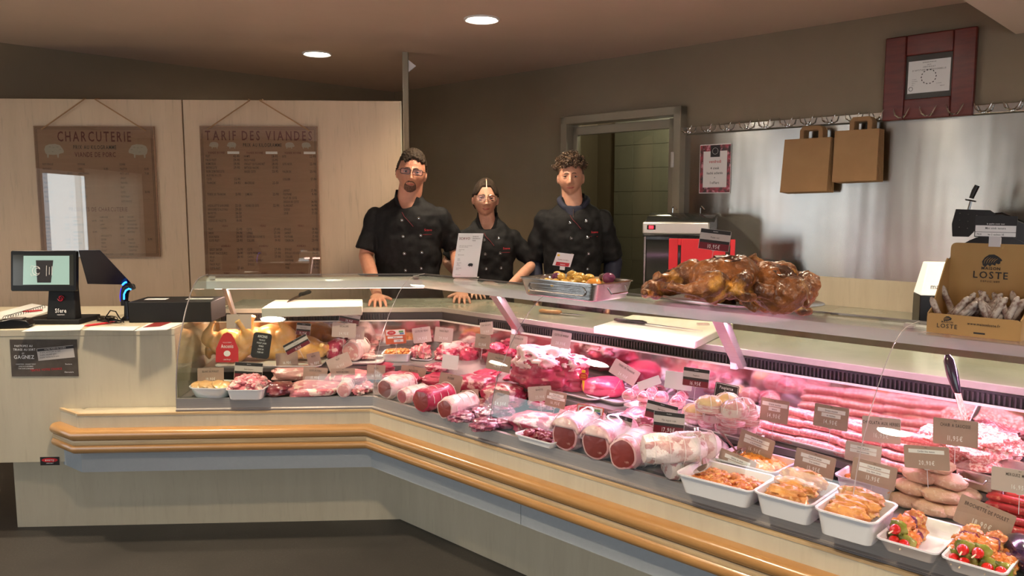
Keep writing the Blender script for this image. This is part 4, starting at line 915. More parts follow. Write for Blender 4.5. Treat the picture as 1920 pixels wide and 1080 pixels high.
# breaded escalopes
def cb(px, py, z, yaw, w2=.062, seed=0):
    p = P(px, py, z); mb = MB(); blob(mb, (w2, .036, .0195), (0, 0, .0195), seed, .10, 1.4, .9, .98, 30, 16)
    o_ = obj('cordon_bleu', mb, 'bread', None, fix=False); o_.location = (p.x, p.y, z); o_.rotation_euler.z = yaw
    tag(o_, 'pale breadcrumbed cordon bleu in the pile behind the square dishes', 'cordon bleu', 'pile of cordons bleus')
c0 = P(1738, 968, ZL)+Vector((*nR, 0))*.055
for i, (lv, a, b, yw) in enumerate([(0, -.065, -.02, .2), (0, .0, -.035, -.2), (0, .062, -.01, .5), (0, -.04, .045, -.4), (0, .035, .05, .1), (0, .085, .04, 1.1), (1, -.055, -.01, -.1), (1, .02, -.02, .3), (1, .065, .02, .9), (1, -.01, .04, -.3), (2, -.035, .0, .1), (2, .03, .005, -.2), (3, .0, .0, .05)]):
    q = c0+Vector((*uR, 0))*a+Vector((*nR, 0))*b
    mb = MB(); blob(mb, (.050, .036, .0195), (0, 0, .0195), 200+i, .10, 1.4, .9, .98, 30, 16); o_ = obj('cordon_bleu', mb, 'bread', None, fix=False)
    o_.location = (q.x, q.y, ZL+.037*lv); o_.rotation_euler = (.04*(i % 3-1), .05*(i % 2), aR+yw); tag(o_, 'pale breadcrumbed cordon bleu in the pile behind the square dishes', 'cordon bleu', 'pile of cordons bleus')
# merguez
pm_ = [obj('merguez', sausage(.16, .0105, 50+i, .012), 'merguez') for i in range(2)]; kk = 0
for lv in range(4):
    for r_ in range(6-lv):
        p = P(1905, 1000, ZL); ob = pm_[kk] if kk < 2 else dup(pm_[kk % 2]); kk += 1
        q = p+Vector((*(uR*(.0)), 0))+Vector((*(nR*(.021*r_+.0105*lv)), 0)); ob.location = (q.x, q.y, ZL+.003+.019*lv); ob.rotation_euler.z = aR+.03*math.sin(kk*5)
        tag(ob, 'bright red thin merguez sausage piled at the right edge', 'sausage', 'pile of merguez')
p = P(1925, 1068, ZL); mb = MB(); blob(mb, (.045, .09, .04), (0, 0, .036), 5, .04, 1, 1, .95, 28, 18); o_ = obj('aubergine', mb, 'aubergine', None, fix=False); o_.location = (p.x, p.y, ZL); o_.rotation_euler.z = -.2; tag(o_, 'dark purple aubergine cut off by the right edge of the picture', 'aubergine')
p = PD(1912, 880, .40, 'R'); mb = MB(); blob(mb, (.035, .03, .024), (0, 0, .02), 15, .1); o_ = obj('shallot', mb, 'potato', None, fix=False); o_.location = (p.x, p.y, ZU+.0); tag(o_, 'golden onion behind the merguez tag at the right edge', 'onion')
# utensils
def spoon(px, py, z, tip, lab):
    p = P(px, py, z); q = Vector(tip); t = thing('serving_spoon', lab, 'spoon', p, 0)
    ax = (q-p); L_ = ax.length
    m = MB(); k_ = [Vector((0, 0, 0))+ax*f for f in (.10, .2, .4, .7, 1)]; m.tube(k_, [.004, .004, .005, .008, .009], 8, sq=(1, .35)); obj('handle', m, 'chrome', t)
    m = MB().lathe([(0, -.008), (.012, -.007), (.022, -.002), (.026, .004), (.024, .004), (.012, -.004), (0, -.005)], 22, 0, Matrix.Rotation(-.5, 4, 'Y'), 1.15, .9); obj('bowl', m, 'chrome', t); return t
a = P(1319, 882, .712); b_ = PD(1306, 803, .13, 'R'); spoon(1318, 880, .720, b_, 'steel serving spoon standing in the turkey strips')
b_ = PD(1335, 790, .36, 'R'); spoon(1384, 850, .726, b_, 'steel serving spoon resting across the rear turkey dish')
lt = thing('carving_ladle', 'steel utensil with a dark purple handle stuck into the sausage meat', 'utensil', (0, 0, 0))
A_ = P(1818, 820, ZU+.06); B_ = PD(1795, 736, .36, 'R'); C_ = PD(1776, 665, .37, 'R')
obj('blade', MB().tube([A_, (A_+B_)/2, B_], [.008, .0085, .009], 8, sq=(1, .3)), 'chrome', lt)
obj('handle', MB().tube([B_, B_.lerp(C_, .15), B_.lerp(C_, .5), B_.lerp(C_, .85), C_], [.009, .012, .0155, .014, .006], 12), 'aubergine', lt)
# ------------------------------------------------------------------ price tags
K = 'kraft'; BK = 'black'
tags = [
 (448, 603, 44, 27, .33, 'L', 'pink', '', '', '12,95€', 0, 0, 'pale card standing above the leftmost chicken'),
 (395, 704, 46, 28, .06, 'L', K, 'BLANC DE POULET', 'T', '19,90€', 0, -1, 'brown tag in the leftmost dish, reading blanc de poulet'),
 (466, 696, 50, 32, .10, 'L', BK, 'Saute de porc', '', '12,95€', 0, 4, 'black banded tag above the diced red meat'),
 (569, 617, 26, 22, .38, 'L', BK, 'Poulet fermier', '', '10,95€', 0, 6, 'small black banded tag behind the third chicken'),
 (556, 646, 48, 20, .24, 'L', BK, 'Poulet jaune', '', '10,95€', 0, -28, 'tilted black banded tag leaning over the second chicken'),
 (538, 674, 40, 25, .28, 'L', K, '', '', '16,95€', 0, -4, 'brown tag below the tilted black one, left case'),
 (589, 675, 24, 27, .29, 'L', K, 'ROTI', 'T', '16,90€', 25, -8, 'narrow brown tag at the shelf edge below the third chicken'),
 (591, 702, 44, 26, .17, 'L', K, 'COTE DE PORC', 'T', '10,90€', 0, 5, 'brown tag on the pork slab, left of two'),
 (643, 705, 44, 28, .15, 'L', K, 'ROTI DE PORC', 'T', '12,95€', 0, 0, 'brown tag above the small pink roast, right of two'),
 (636, 680, 44, 26, .27, 'L', 'pink', 'FILET', 'T', '14,90€', 0, -22, 'pale tilted tag at the shelf edge under the fat-ringed roast'),
 (656, 595, 38, 20, .40, 'L', BK, 'Roti de veau', '', '28,95€', 0, 12, 'black banded tag highest in the left case'),
 (645, 619, 44, 27, .36, 'L', 'pink', 'ESCALOPE', 'T', '24,95€', 0, 4, 'pale tag just below the highest black tag'),
 (668, 624, 30, 24, .39, 'L', 'pink', '', '', '18,95€', 0, 2, 'pale tag half behind the other pale one'),
 (705, 698, 34, 27, .20, 'L', K, 'ROTI', 'T', '16,90€', 0, 3, 'pale brown tag right behind the first glass joint'),
 (742, 631, 38, 27, .36, 'L', 'orange', 'Marinade', '', '13,90€', 0, -3, 'orange and white card above the marinated dish'),
 (791, 628, 34, 28, .36, 'L', 'pink', 'COTE DE VEAU', 'T', '24,95€', 12, -5, 'pale tag right of the orange card at the corner'),
 (832, 628, 34, 27, .36, 'R', 'pink', 'FAUX FILET', 'T', '29,90€', 30, 4, 'pale tag with a red edge in the corner of the case'),
 (844, 679, 30, 26, .26, 'R', 'white', '', '', '', 30, 5, 'blank white card curled at the shelf edge'),
 (774, 704, 46, 33, .20, 'R', K, 'BAVETTE', 'T', '22,95€', 30, 6, 'brown tag above the first dark roasts'),
 (844, 718, 42, 33, .16, 'R', K, 'ROSBIF', 'T', '26,95€', 30, 9, 'brown tag on the beef behind the third dark roast'),
 (882, 746, 32, 30, .12, 'R', K, 'RUMSTECK', 'T', '26,50€', 30, -8, 'brown tag leaning left over the plum steaks'),
 (939, 749, 30, 34, .13, 'R', K, 'ONGLET', 'T', '24,50€', 30, 4, 'brown tag behind the second glass joint'),
 (912, 616, 24, 24, .42, 'R', 'pink', 'PLAT DE COTE', 'T', '9,90€', 10, -10, 'narrow pale tag at the back above the clear tub'),
 (905, 640, 28, 26, .34, 'R', K, 'JARRET', 'T', '12,90€', 20, 3, 'brown tag standing in the clear tub'),
 (935, 680, 45, 30, .30, 'R', K, 'PALERON', 'T', '16,90€', 20, 7, 'brown tag in front of the clear tub'),
 (972, 642, 32, 26, .38, 'R', 'pink', 'ENTRECOTE', 'T', '29,90€', 20, 4, 'pale tag left of the great beef joint'),
 (1052, 637, 36, 30, .40, 'R', 'pink', 'COTE DE BOEUF', 'T', '28,90€', 20, 6, 'pale tag stuck in the top of the great beef joint'),
 (1171, 698, 52, 29, .40, 'R', 'pink', 'TENDE DE TRANCHE', 'T', '24,90€', 20, 27, 'pale strongly tilted tag behind the flat steak'),
 (1012, 738, 44, 27, .24, 'R', 'pink', 'BAVETTE', 'T', '22,90€', 25, -8, 'pale tag in front of the great beef joint'),
 (1042, 749, 38, 30, .20, 'R', K, 'Steak hache', 'Facon bouchere', '16,95€', 25, 8, 'brown tag with a printed strip by the minced steaks'),
 (1105, 780, 50, 38, .12, 'R', 'orange', 'Roti de veau', '', '24,90€', 25, 5, 'orange and white card before the minced steaks'),
 (1158, 797, 50, 38, .10, 'R', BK, 'Filet de veau', '', '28,95€', 20, 9, 'black banded tag left of the overlapping pair'),
 (1240, 772, 58, 32, .17, 'R', BK, 'Filet mignon', '', '18,95€', 20, 9, 'black banded tag at the back of the overlapping pair'),
 (1254, 793, 57, 40, .11, 'R', BK, 'Filet mignon roule', '', '17,90€', 20, 1, 'black banded tag at the front of the overlapping pair'),
 (1217, 718, 44, 16, .36, 'R', 'white', '', '', '', 20, -24, 'white card lying low behind the bacon rounds'),
 (1272, 714, 50, 32, .34, 'R', 'white', '', '', '', 15, 2, 'blank white card over the small central tray'),
 (1305, 708, 48, 34, .33, 'R', BK, 'Paupiette', '', '16,95€', 15, 2, 'glossy black banded tag over the paupiettes'),
 (1362, 734, 43, 28, .26, 'R', 'slate', '', '', '', 10, 5, 'small chalk slate tag handwritten about paupiettes'),
 (1452, 770, 50, 42, .33, 'R', K, 'Grosse saucisse', 'nature', '14,90€', 0, 0, 'brown tag at the left end of the sausage tray'),
 (1558, 782, 60, 42, .33, 'R', K, 'Grosse saucisse', 'au couteau', '14,90€', 0, 0, 'brown tag in the middle of the sausage tray'),
 (1652, 806, 66, 46, .33, 'R', 'pink', 'CHIPOLATA AUX HERBES', 'T', '16,95€', 0, -5, 'pink-lit tag reading chipolata aux herbes'),
 (1791, 811, 74, 48, .32, 'R', K, 'CHAIR A SAUCISSE', 'T', '11,95€', 0, -4, 'brown tag reading chair a saucisse before the mound'),
 (1417, 835, 62, 40, .20, 'R', K, 'Emince de dinde', 'a la provencale', '16,90€', 0, 9, 'brown tag in the rear turkey dish'),
 (1380, 873, 66, 42, .10, 'R', K, 'Emince de dinde', 'indo curry', '16,90€', 0, 9, 'brown tag in the spoon dish of turkey strips'),
 (1527, 870, 70, 42, .17, 'R', K, 'Cuisse de poulet', 'S/os tandoori', '13,95€', 0, 4, 'brown tag over the yellow chicken thighs'),
 (1618, 850, 62, 36, .24, 'R', 'pink', 'Cuisse de poulet', 'sauce provencale', '', 0, 0, 'pink-lit tag half hidden behind the herbed thigh tag'),
 (1638, 888, 76, 42, .16, 'R', K, 'Cuisse de poulet', 'S/os thym citron', '13,95€', 0, 3, 'brown tag over the herbed chicken thighs'),
 (1737, 858, 76, 42, .20, 'R', K, 'Cordon bleu maison', '', '20,90€', 0, -8, 'brown tag on top of the cordon bleu pile'),
 (1845, 972, 92, 54, .10, 'R', K, 'BROCHETTE DE POULET', 'T', '18,90€', 0, 12, 'large brown tilted tag in the right square dish'),
 (1912, 904, 92, 44, .18, 'R', 'pink', 'MERGUEZ MAISON', 'T', '16,95€', 0, -3, 'pink-lit tag above the merguez at the right edge'),
]
for (px, py, wp, hp, d_, sg, st, n1, n2, pr_, yw, rl, lab) in tags:
    ti = n1 if n2 == 'T' else None
    pricetag(px, py, wp, hp, d_, sg, st, '' if ti else n1, '' if n2 == 'T' else n2, pr_, yw, rl, 8, lab, title=ti)
# yellow marker
p = PD(1094, 706, .22, 'R'); t = thing('yellow_marker', 'yellow and red plastic marker stuck upright before the flat steak', 'marker', p, aR+.35)
obj('spike', MB().prism([(-.005, -.012), (.005, -.012), (.0015, -.055), (-.0015, -.055)], -.0008, .0008), 'yellow', t)
obj('badge', MB().prism([(.0175*math.cos(q), .0150*math.sin(q)) for q in [2*PI*i/28 for i in range(28)]], -.0014, .0014), 'red_bright', t)
obj('crest', MB().prism(roundrect(.014, .012, .004, cy=.019), -.001, .001), 'yellow', t)
m = MB(); text(m, 'VIANDE', 0, .003, .0052, -.0017, .62); text(m, 'MATUREE', 0, -.0055, .0052, -.0017, .55); obj('lettering', m, 'yellow', t)
# ================================================================== price boards
M['kraft_board'] = pm('kraft_board', (.34, .19, .115), .5, var=(.31, .17, .10), scale=5, stretch=(1, 1, 8))
M['kraft_line'] = pm('kraft_ink_line', (.10, .05, .03), .5)
M['rope'] = pm('jute_cord', (.34, .20, .10), .9)
M['board_red'] = pm('board_red_ink', (.11, .006, .004), .5)
M['board_black'] = pm('board_black_ink', (.008, .005, .004), .5)
M['chalk'] = pm('pale_board_drawing', (.42, .37, .30), .5)
def animal(m, x, z, w2, flip=1, mat=2, kind='pig'):
    h = w2*.42; body = [(x+flip*w2*.5*a, z+h*b) for a, b in [(-.95, .35), (-.7, .75), (-.2, .9), (.4, .85), (.8, .65), (.95, .2), (.85, -.3), (.7, -.45), (.68, -.85), (.55, -.85), (.5, -.45), (0, -.5), (-.35, -.45), (-.4, -.85), (-.52, -.85), (-.55, -.4), (-.8, -.3), (-1.05, -.25), (-1.1, 0)]]
    m.prism(body, -.0009, -.0003, mat)
    for a, b in ((-.45, .5), (-.05, .45), (.35, .5), (.1, -.1), (-.75, .2)): m.box((x+flip*w2*.5*a, -.0012, z+h*b), (w2*.10, .0004, w2*.010), 1)
def board(name, lab, px0, px1, pyt, pyb, build, cord_px, cord_py=186):
    a, b = PP(px0, pyt, .012), PP(px1, pyt+3, .012); wd = (b.xy-a.xy).length; zt_ = (a.z+b.z)/2; zb_ = PP(px0+6, pyb, .012).z; h = zt_-zb_; c = (a+b)/2
    t = thing(name, lab, 'price board', (c.x, c.y, (zt_+zb_)/2), aL, None)
    obj('panel', MB().box((0, .0, 0), (wd, .012, h)), 'kraft_board', t, .001)
    m = MB(); y = -.0065
    for e in (.010, .018):
        for z in (-h/2+e, h/2-e): m.box((0, y, z), (wd-2*e, .0006, .0022), 0)
        for x in (-wd/2+e, wd/2-e): m.box((x, y, 0), (.0022, .0006, h-2*e), 0)
    obj('border_lines', m, 'kraft_line', t)
    m = MB(); build(m, wd, h); m.v = [(p[0], p[1]-.006, p[2]) for p in m.v]; obj('printing', m, ['board_red', 'board_black', 'chalk', 'ink_white'], t)
    obj('clear_cover', MB().box((0, -.0105, 0), (wd-.004, .002, h-.004)), 'plexi', t)
    k = MB(); L0 = Vector((-wd/2+.05, -.013, h/2-.022)); L1 = Vector((wd/2-.045, -.013, h/2-.028))
    zc = PT-(zt_+zb_)/2+.003; xs = [uL.dot(PP(q, cord_py).xy-c.xy) for q in cord_px]
    k.tube([L0, (xs[0]+.012, -.014, zc-.006), (xs[0], .0, zc), (xs[0], .03, zc)], .004, 7); k.tube([L1, (xs[1]-.012, -.014, zc-.006), (xs[1], .0, zc), (xs[1], .03, zc)], .004, 7)
    obj('hanging_cord', k, 'rope', t)
    return t
def col_rows(m, x0, x1, z, dz, rows, hh=.0125):
    for r_ in rows:
        if r_ is None: z -= dz; continue
        n_, p_ = r_
        if n_: text(m, n_, x0, z, hh, -.0006, .5, 'l', 1)
        if p_: text(m, p_, x1, z, hh*1.1, -.0006, .62, 'r', 1)
        z -= dz
def b1(m, w_, h):
    text(m, 'CHARCUTERIE', .0, h/2-.092, .062, -.0006, .62, 'c', 0, .2); text(m, 'PRIX AU KILOGRAMME', .0, h/2-.138, .024, -.0006, .62, 'c', 1, .16)
    text(m, 'VIANDE DE PORC', 0, h/2-.185, .030, -.0006, .66, 'c', 0, .12); animal(m, -w_*.345, h/2-.150, .112, -1, 2); animal(m, w_*.365, h/2-.150, .112, 1, 2)
    R = [('ROTI EPAULE', ''), ('ROTI FILET', ''), ('COTE', '10-90'), ('FILET', ''), ('TRAVERS', ''), ('JARRET', ''), ('PETIT SALE', '7-50'), ('PALETTE', '11-90'), ('ECHINE', '')]
    R2 = [('POITRINE', ''), ('LARD', '9-90'), ('JAMBONNEAU', ''), ('ROUELLE', ''), None, ('SAUCISSE', ''), ('CHAIR', ''), ('ROGNON', '')]
    col_rows(m, -w_*.44, -w_*.2, h/2-.235, .028, R); col_rows(m, -w_*.15, w_*.1, h/2-.235, .028, R2); col_rows(m, w_*.2, w_*.44, h/2-.235, .028, R[::-1])
    text(m, 'PRODUITS DE CHARCUTERIE', 0, h/2-.515, .027, -.0006, .62, 'c', 0, .14)
    A = [[('ANDOUILLE', '35-50'), ('JAMBON SEC', ''), ('ROSETTE', '23-50'), ('CHORIZO', '22-90'), ('COPPA', ''), ('PATE', ''), ('RILLETTES', '22-90'), ('BOUDIN NOIR', '18-90'), ('CERVELAS', '22-50'), ('LARDONS', ''), ('TERRINE', '')],
         [('SAUCISSON', ''), ('JAMBON', '24-95'), ('JAMBON BLANC', ''), None, ('JAMBON FUME', '25-90'), ('FROMAGE', ''), ('MUSEAU', ''), ('GALANTINE', ''), ('BACON', ''), ('RILLONS', ''), ('LANGUE', '18-05')],
         [('CAMPAGNE', '26-95'), ('FOIE', ''), ('LAPIN', '19-90'), ('CANARD', '23-50'), None, ('ANDOUILLETTE', '20-10'), ('QUICHE', ''), ('TRIPES', '17-90'), ('FRIAND', ''), ('POULET', ''), ('FOIE GRAS CUIT', '22-70')],
         [('SAUCISSE', ''), ('FRANCFORT', ''), ('STRASBOURG', ''), ('MONTBELIARD', ''), ('MORTEAU', ''), None, ('SALADE', '15-90'), ('TABOULE', ''), ('PIEMONTAISE', ''), ('CAROTTES', ''), ('CELERI', '')]]
    for i, rows in enumerate(A): col_rows(m, -w_*.45+i*w_*.23, -w_*.45+i*w_*.23+w_*.20, h/2-.555, .0228, rows, .0112)
board('price_board', 'brown hanging price board headed charcuterie, reflecting a bright window', 63, 289, 235, 482, b1, (158, 185))
def b2(m, w_, h):
    text(m, 'TARIF DES VIANDES', .0, h/2-.085, .058, -.0006, .66, 'c', 0, .26); text(m, 'PRIX AU KILOGRAMME', .02, h/2-.125, .022, -.0006, .62, 'c', 1, .16)
    for x, f in ((-.38, 1), (-.23, 1), (.26, -1), (.40, -1)): animal(m, w_*x, h/2-.118, .055, f, 2)
    def sec(z, hd, C, strip=False):
        for i, rows in enumerate(C):
            x0 = -w_*.455+i*w_*.325; x1 = x0+w_*.285
            text(m, hd, x0+(w_*.02 if strip else w_*.14), z, .013, -.0006, .7, 'l' if strip else 'c', 0)
            if strip: rect(m, x1-w_*.10, z-.001, x1, z+.014, -.0008, 3)
            col_rows(m, x0, x1, z-.022, .0232, rows, .0145)
    sec(h/2-.168, 'VIANDE BOVINE', [
        [('FILET', '42-90'), ('FAUX FILET', '29-90'), ('ROMSTECK', '29-90'), ('ENTRECOTE', '29-90'), ("NOIR D'ENTRECOTE", ''), ("ALOYAU A L'OS", ''), ('COTE', '22-90'), ('TRANCHE', '24-90'), None, None, ('TENDE DE TRANCHE', '21-90'), None, None, ('AIGUILLETTE BARONNE', '22-50'), ("ARAIGNEE D'ALOYAU", '29-50'), ('BAVETTE', '26-50'), ('ONGLET', '22-50'), ('DESSUS DE PALETTE', '19-95')],
        [('HAMPE', '28-95'), ('PIECE PAREE', '25-95'), ('ONGLET DE FLANCHET', '28-95'), ('BIFTECK HACHE', '17-95'), ('BASSE COTE', '20-95'), None, None, ('MACREUSE', '22-50'), None, None, ('JUMEAU', '22-90'), None, None, ('ROND DE GITE', '22-90')],
        [('GITE', '22-90'), None, ('GITE NOIX', '22-90'), None, ('PALERON', '20-90'), None, ('COLLIER', '17-90'), None, None, ('JARRET', '17-90'), ('POITRINE', '9-90'), ('PLAT DE COTE', ''), ('DESSUS DE COTE', '14-90'), ('FLANCHET', '14-90'), ('QUEUE', '16-90'), ('JOUE', '17-50')]], True)
    z = h/2-.168-.022-.0232*18
    sec(z-.008, 'VEAU', [[('FILET', '32-90'), ('NOIX', '29-90'), ('SOUS NOIX', '29-90'), ('COTE FILET', '23-90')], [('COTE', '27-90'), ('LONGE', '27-90'), ('COTE DECOUVERTE', '23-90'), ('COLLIER', '19-90')], [('EPAULE', '18-90'), ('JARRET', '17-90'), ('POITRINE', '17-90'), ('TENDRON', '20-90')]])
    z -= .125
    sec(z-.008, 'AGNEAU', [[('GIGOT ENTIER', '26-90'), ('GIGOT RACCOURCI', '28-90'), ('SELLE', '28-90'), ('FILET', ''), ('FAUX FILET', ''), ('COTE FILET', '27-60')], [('COTE', '27-90'), ('COTE PREMIERE', '27-90'), ('CARRE', '27-90'), ('CARRE COUVERT', ''), ('EPAULE', '')], [('EPAULE', '18-50'), ('EPAULE DESOSSEE', '26-50'), ('COLLIER', '12-90'), ('POITRINE', '12-90'), ('HAUT', '15-90'), ('FOIE', '19-90')]])
    z -= .17
    sec(z-.008, 'PORC', [[('ROTI FILET', '17-50'), ('ROTI', '15-90'), ('COTE', '13-90'), ('ECHINE', '12-90')], [('FILET MIGNON', '21-90'), ('LONGE', ''), ('TRAVERS', ''), ('JAMBON', '9-90')], [('PALETTE', ''), ('JARRET', '9-90'), ('JAMBONNEAU', '9-90'), ('PLAT DE COTE', '')]])
board('price_board', 'tall brown hanging price board headed tarif des viandes', 374, 595, 235, 520, b2, (467, 492), 187)
# ================================================================== till, scanner, printer box, papers
def flatsheet(name, lab, cat, pts, z, mat, build=None, mats=None, t=.0008, grp=None):
    q = [P(*p, z) for p in pts]; c = sum(q, Vector())/len(q)
    o = obj(name, MB().prism([(p.x-c.x, p.y-c.y) for p in q], 0, t, axis='z'), mat, None); o.location = (c.x, c.y, z); tag(o, lab, cat, grp); return o
DT = dtop+.0005
c = P(116, 603, DT); T0 = thing('till_terminal', 'black till terminal with a customer screen and a slanted rear screen', 'till', (c.x, c.y, DT), 0)
s = perp(c)
m = MB(); m.prism([(-.20*.5, -.09), (.13, -.09), (.13, .10), (-.13, .10), (-.13, -.03)], 0, .022, axis='z')
obj('base', m, 'black_soft', T0, .003)
m = MB(); wb_, wt_ = 53*s/2, 47*s/2; hz_ = 62*s
m.add([(-wb_, -.075, .02), (wb_, -.075, .02), (wb_, -.02, .02), (-wb_, -.02, .02), (-wt_, -.055, .02+hz_), (wt_, -.055, .02+hz_), (wt_, -.015, .02+hz_), (-wt_, -.015, .02+hz_)], [(0, 3, 2, 1), (4, 5, 6, 7), (0, 1, 5, 4), (1, 2, 6, 5), (2, 3, 7, 6), (3, 0, 4, 7)])
m.v = [(x+16*s, y, z) for x, y, z in m.v]; obj('stand', m, 'black_soft', T0, .004)
M['logo_red'] = pm('crimson_print', (.42, .01, .03), .4)
lg = MB(); cx = 16*s; zc = .02+39*s; yf = -.0665
for a0, r0 in ((0, 1), (PI, 1)):
    pts = [(cx+math.cos(a0+q)*(.0155-.0028*q)*1.0, yf, zc+math.sin(a0+q)*(.0155-.0028*q)) for q in [i*.25 for i in range(20)]]
    lg.tube(pts, [.0006+.0025*math.sin(PI*i/19) for i in range(20)], 6, sq=(1, 1))
obj('swirl_logo', lg, 'logo_red', T0)
m = MB(); text(m, 'Sfere', cx, .02+13*s, 8*s, yf-.0065, .8, 'c', 0, .1); text(m, 'equipements', cx, .02+8.5*s, 2.2*s, yf-.008, .8, 'c'); obj('lettering', m, 'ink_white', T0)
sw, sh = 119*s, 74*s; zc2 = (603-510)*s+.012
tf = Matrix.Translation((-10*s, -.07, zc2)) @ Matrix.Rotation(math.radians(-6), 4, 'X')
def pl(mb): mb.v = [tuple(tf @ Vector(p)) for p in mb.v]; return mb
obj('screen_housing', pl(MB().prism(roundrect(sw, sh, .008), -.008, .016)), 'black', T0, .002)
M['screen_glow'] = pm('screen_glow', (.1, .14, .12), .1, emit=(.50, .72, .60), estr=.55)
M['screen_dark'] = pm('screen_dark', (.03, .032, .03), .08)
obj('screen', pl(MB().prism(roundrect(sw*.93, sh*.76, .002, cy=sh*.02), -.0088, -.0078)), 'screen_dark', T0)
obj('screen_picture', pl(MB().prism([(-sw*.31, -sh*.34), (sw*.40, -sh*.34), (sw*.40, sh*.37), (-sw*.30, sh*.37)], -.0096, -.0088)), 'screen_glow', T0)
m = MB().prism([(-sw*.09, -sh*.29), (sw*.12, -sh*.29), (sw*.155, sh*.26), (-sw*.11, sh*.26)], -.0104, -.0096)
obj('picture_panel', pl(m), 'ink', T0)
m = MB(); cxx = -sw*.1; 
m.tube([(cxx+.018*math.cos(q), -.0112, .02*math.sin(q)) for q in [i*.35+.6 for i in range(15)]], .0012, 5)
m.tube([(cxx+.012*math.cos(q)+.006, -.0112, .013*math.sin(q)) for q in [i*.35+.6 for i in range(15)]], .0010, 5)
m.tube([(cxx-.004, -.0112, .018), (cxx-.022, -.0112, .024), (cxx-.026, -.0112, .012)], .001, 5); m.tube([(cxx-.004, -.0112, -.018), (cxx-.022, -.0112, -.024), (cxx-.026, -.0112, -.012)], .001, 5)
for q, r_ in (((.045), .03), (.058, .022), (.070, .026)): m.tube([(cxx+q, -.0112, -r_*.8), (cxx+q+.001, -.0112, r_*.8)], .0011, 5)
obj('picture_emblem', pl(m), 'ink_white', T0)
# rear operator screen, seen from behind-side as a dark slab
p1 = [(52*s, -.06, zc2+37*s), (83*s, -.02, zc2+37*s), (122*s, .06, zc2-28*s), (92*s, .12, zc2-33*s), (52*s, .0, zc2-27*s)]
m = MB(); vs = p1+[(x-.01, y+.02, z) for x, y, z in p1]; n = 5
m.add(vs, [tuple(range(n)), tuple(range(2*n-1, n-1, -1))]+[(i, (i+1) % n, (i+1) % n+n, i+n) for i in range(n)])
M['black_blue'] = pm('black_blue_sheen', (.003, .003, .016), .3, spec=.3)
obj('rear_screen', m, 'black_blue', T0, .002)
# scanner with blue light
c = P(240, 600, DT); sc1 = thing('barcode_scanner', 'black scanner on a stand glowing blue', 'scanner', (c.x, c.y, DT), 0); s = perp(c)
obj('stand', MB().lathe([(.028, 0), (.028, .01), (.016, .02), (.014, .06), (.012, .09)], 18), 'black', sc1)
pts = [(-.012, 0, .07), (-.012, 0, .10), (-.008, 0, .13), (.0, 0, .15), (.016, -.005, .162), (.034, -.012, .160), (.042, -.014, .150)]
obj('body', MB().tube(pts, [.014, .015, .016, .018, .018, .016, .010], 14, sq=(1.2, .9)), 'black', sc1)
M['blue_glow'] = pm('blue_glow', (0, .1, .6), .3, emit=(.02, .22, 1), estr=5)
M['blue_deep'] = pm('deep_blue_glow', (0, .0, .5), .3, emit=(.01, .01, 1), estr=2.2)
obj('light_strip', MB().tube([(-.004, -.02, .10), (-.002, -.021, .125), (.008, -.022, .143), (.024, -.024, .152), (.034, -.026, .148)], .0038, 8), 'blue_glow', sc1)
obj('light_strip', MB().tube([(-.026, -.006, .09), (-.027, -.006, .115), (-.022, -.006, .145), (-.010, -.004, .165), (.004, -.006, .175)], .0028, 8), 'blue_deep', sc1)
obj('light_button', MB().tube([(-.016, -.004, .168), (-.004, -.006, .178), (.006, -.008, .181)], .004, 8), 'blue_glow', sc1)
# black box (till drawer)
m = MB(); q = [P(234, 608, DT), P(345, 605, DT)]; wbx = (q[1]-q[0]).length; c = (q[0]+q[1])/2; s = perp(c)
bx = thing('cash_drawer', 'wide flat black box beside the blue scanner', 'cash drawer', (c.x+.06, c.y+.02, DT), aL); w2 = wbx+.12; hb = 39*s
obj('body', MB().box((0, .12, hb/2), (w2, .22, hb)), 'black_soft', bx, .003)
m = MB().prism(roundrect(.10, .05, .002), 0, .001, axis='z'); m.v = [(x-.10, y+.12, z+hb+.0005) for x, y, z in m.v]; obj('top_label', m, 'paper', bx)
m = MB().prism(roundrect(.12, .04, .002), 0, .001, axis='z'); m.v = [(x+.10, y+.12, z+hb+.0005) for x, y, z in m.v]; obj('top_label', m, 'paper', bx)
# notebook, card terminal, pens, papers, cables
o = flatsheet('notebook', 'open white spiral notebook at the far left of the desk', 'notebook', [(-20, 604), (60, 600), (108, 582), (60, 574), (0, 590)], DT, 'paper', t=.014)
n_ = MB(); A_, B_ = P(10, 597, DT+.016), P(80, 577, DT+.016)
for i in range(16):
    q = A_.lerp(B_, i/15)-o.location; n_.tube([(q.x+.012*math.cos(a), q.y+.006*math.sin(a), q.z+.010*math.sin(a)+.002) for a in [2*PI*k/12 for k in range(12)]], .0013, 5, closed=True)
obj('spiral_wire', n_, 'black', o)
mk = obj('red_clip', MB().prism([(-.04, -.006), (.0, -.012), (.04, .0), (.045, .010), (.0, .010), (-.03, .004)], 0, .006, axis='z'), 'red_bright', None); q = P(60, 584, DT+.017); mk.location = q; mk.rotation_euler.z = .5; tag(mk, 'red marker pen lying on the white spiral notebook', 'marker pen')
c = P(18, 614, DT); ctm = thing('card_terminal', 'black card payment terminal at the left edge of the desk', 'card terminal', c, .25)
m = MB(); m.prism([(-.12, 0), (.08, 0), (.095, .012), (.08, .034), (.02, .042), (-.10, .022)], -.04, .04); obj('body', m, 'black', ctm, .004)
m = MB(); m.prism([(-.10, .023), (-.02, .036), (-.02, .038), (-.10, .025)], -.03, .03); obj('screen', m, 'screen_dark', ctm)
obj('keypad', MB().prism([(0, .0405), (.06, .038), (.06, .041), (0, .0435)], -.028, .028), 'seam', ctm)
q0, q1 = P(158, 611, DT+.004), P(215, 604, DT+.004)
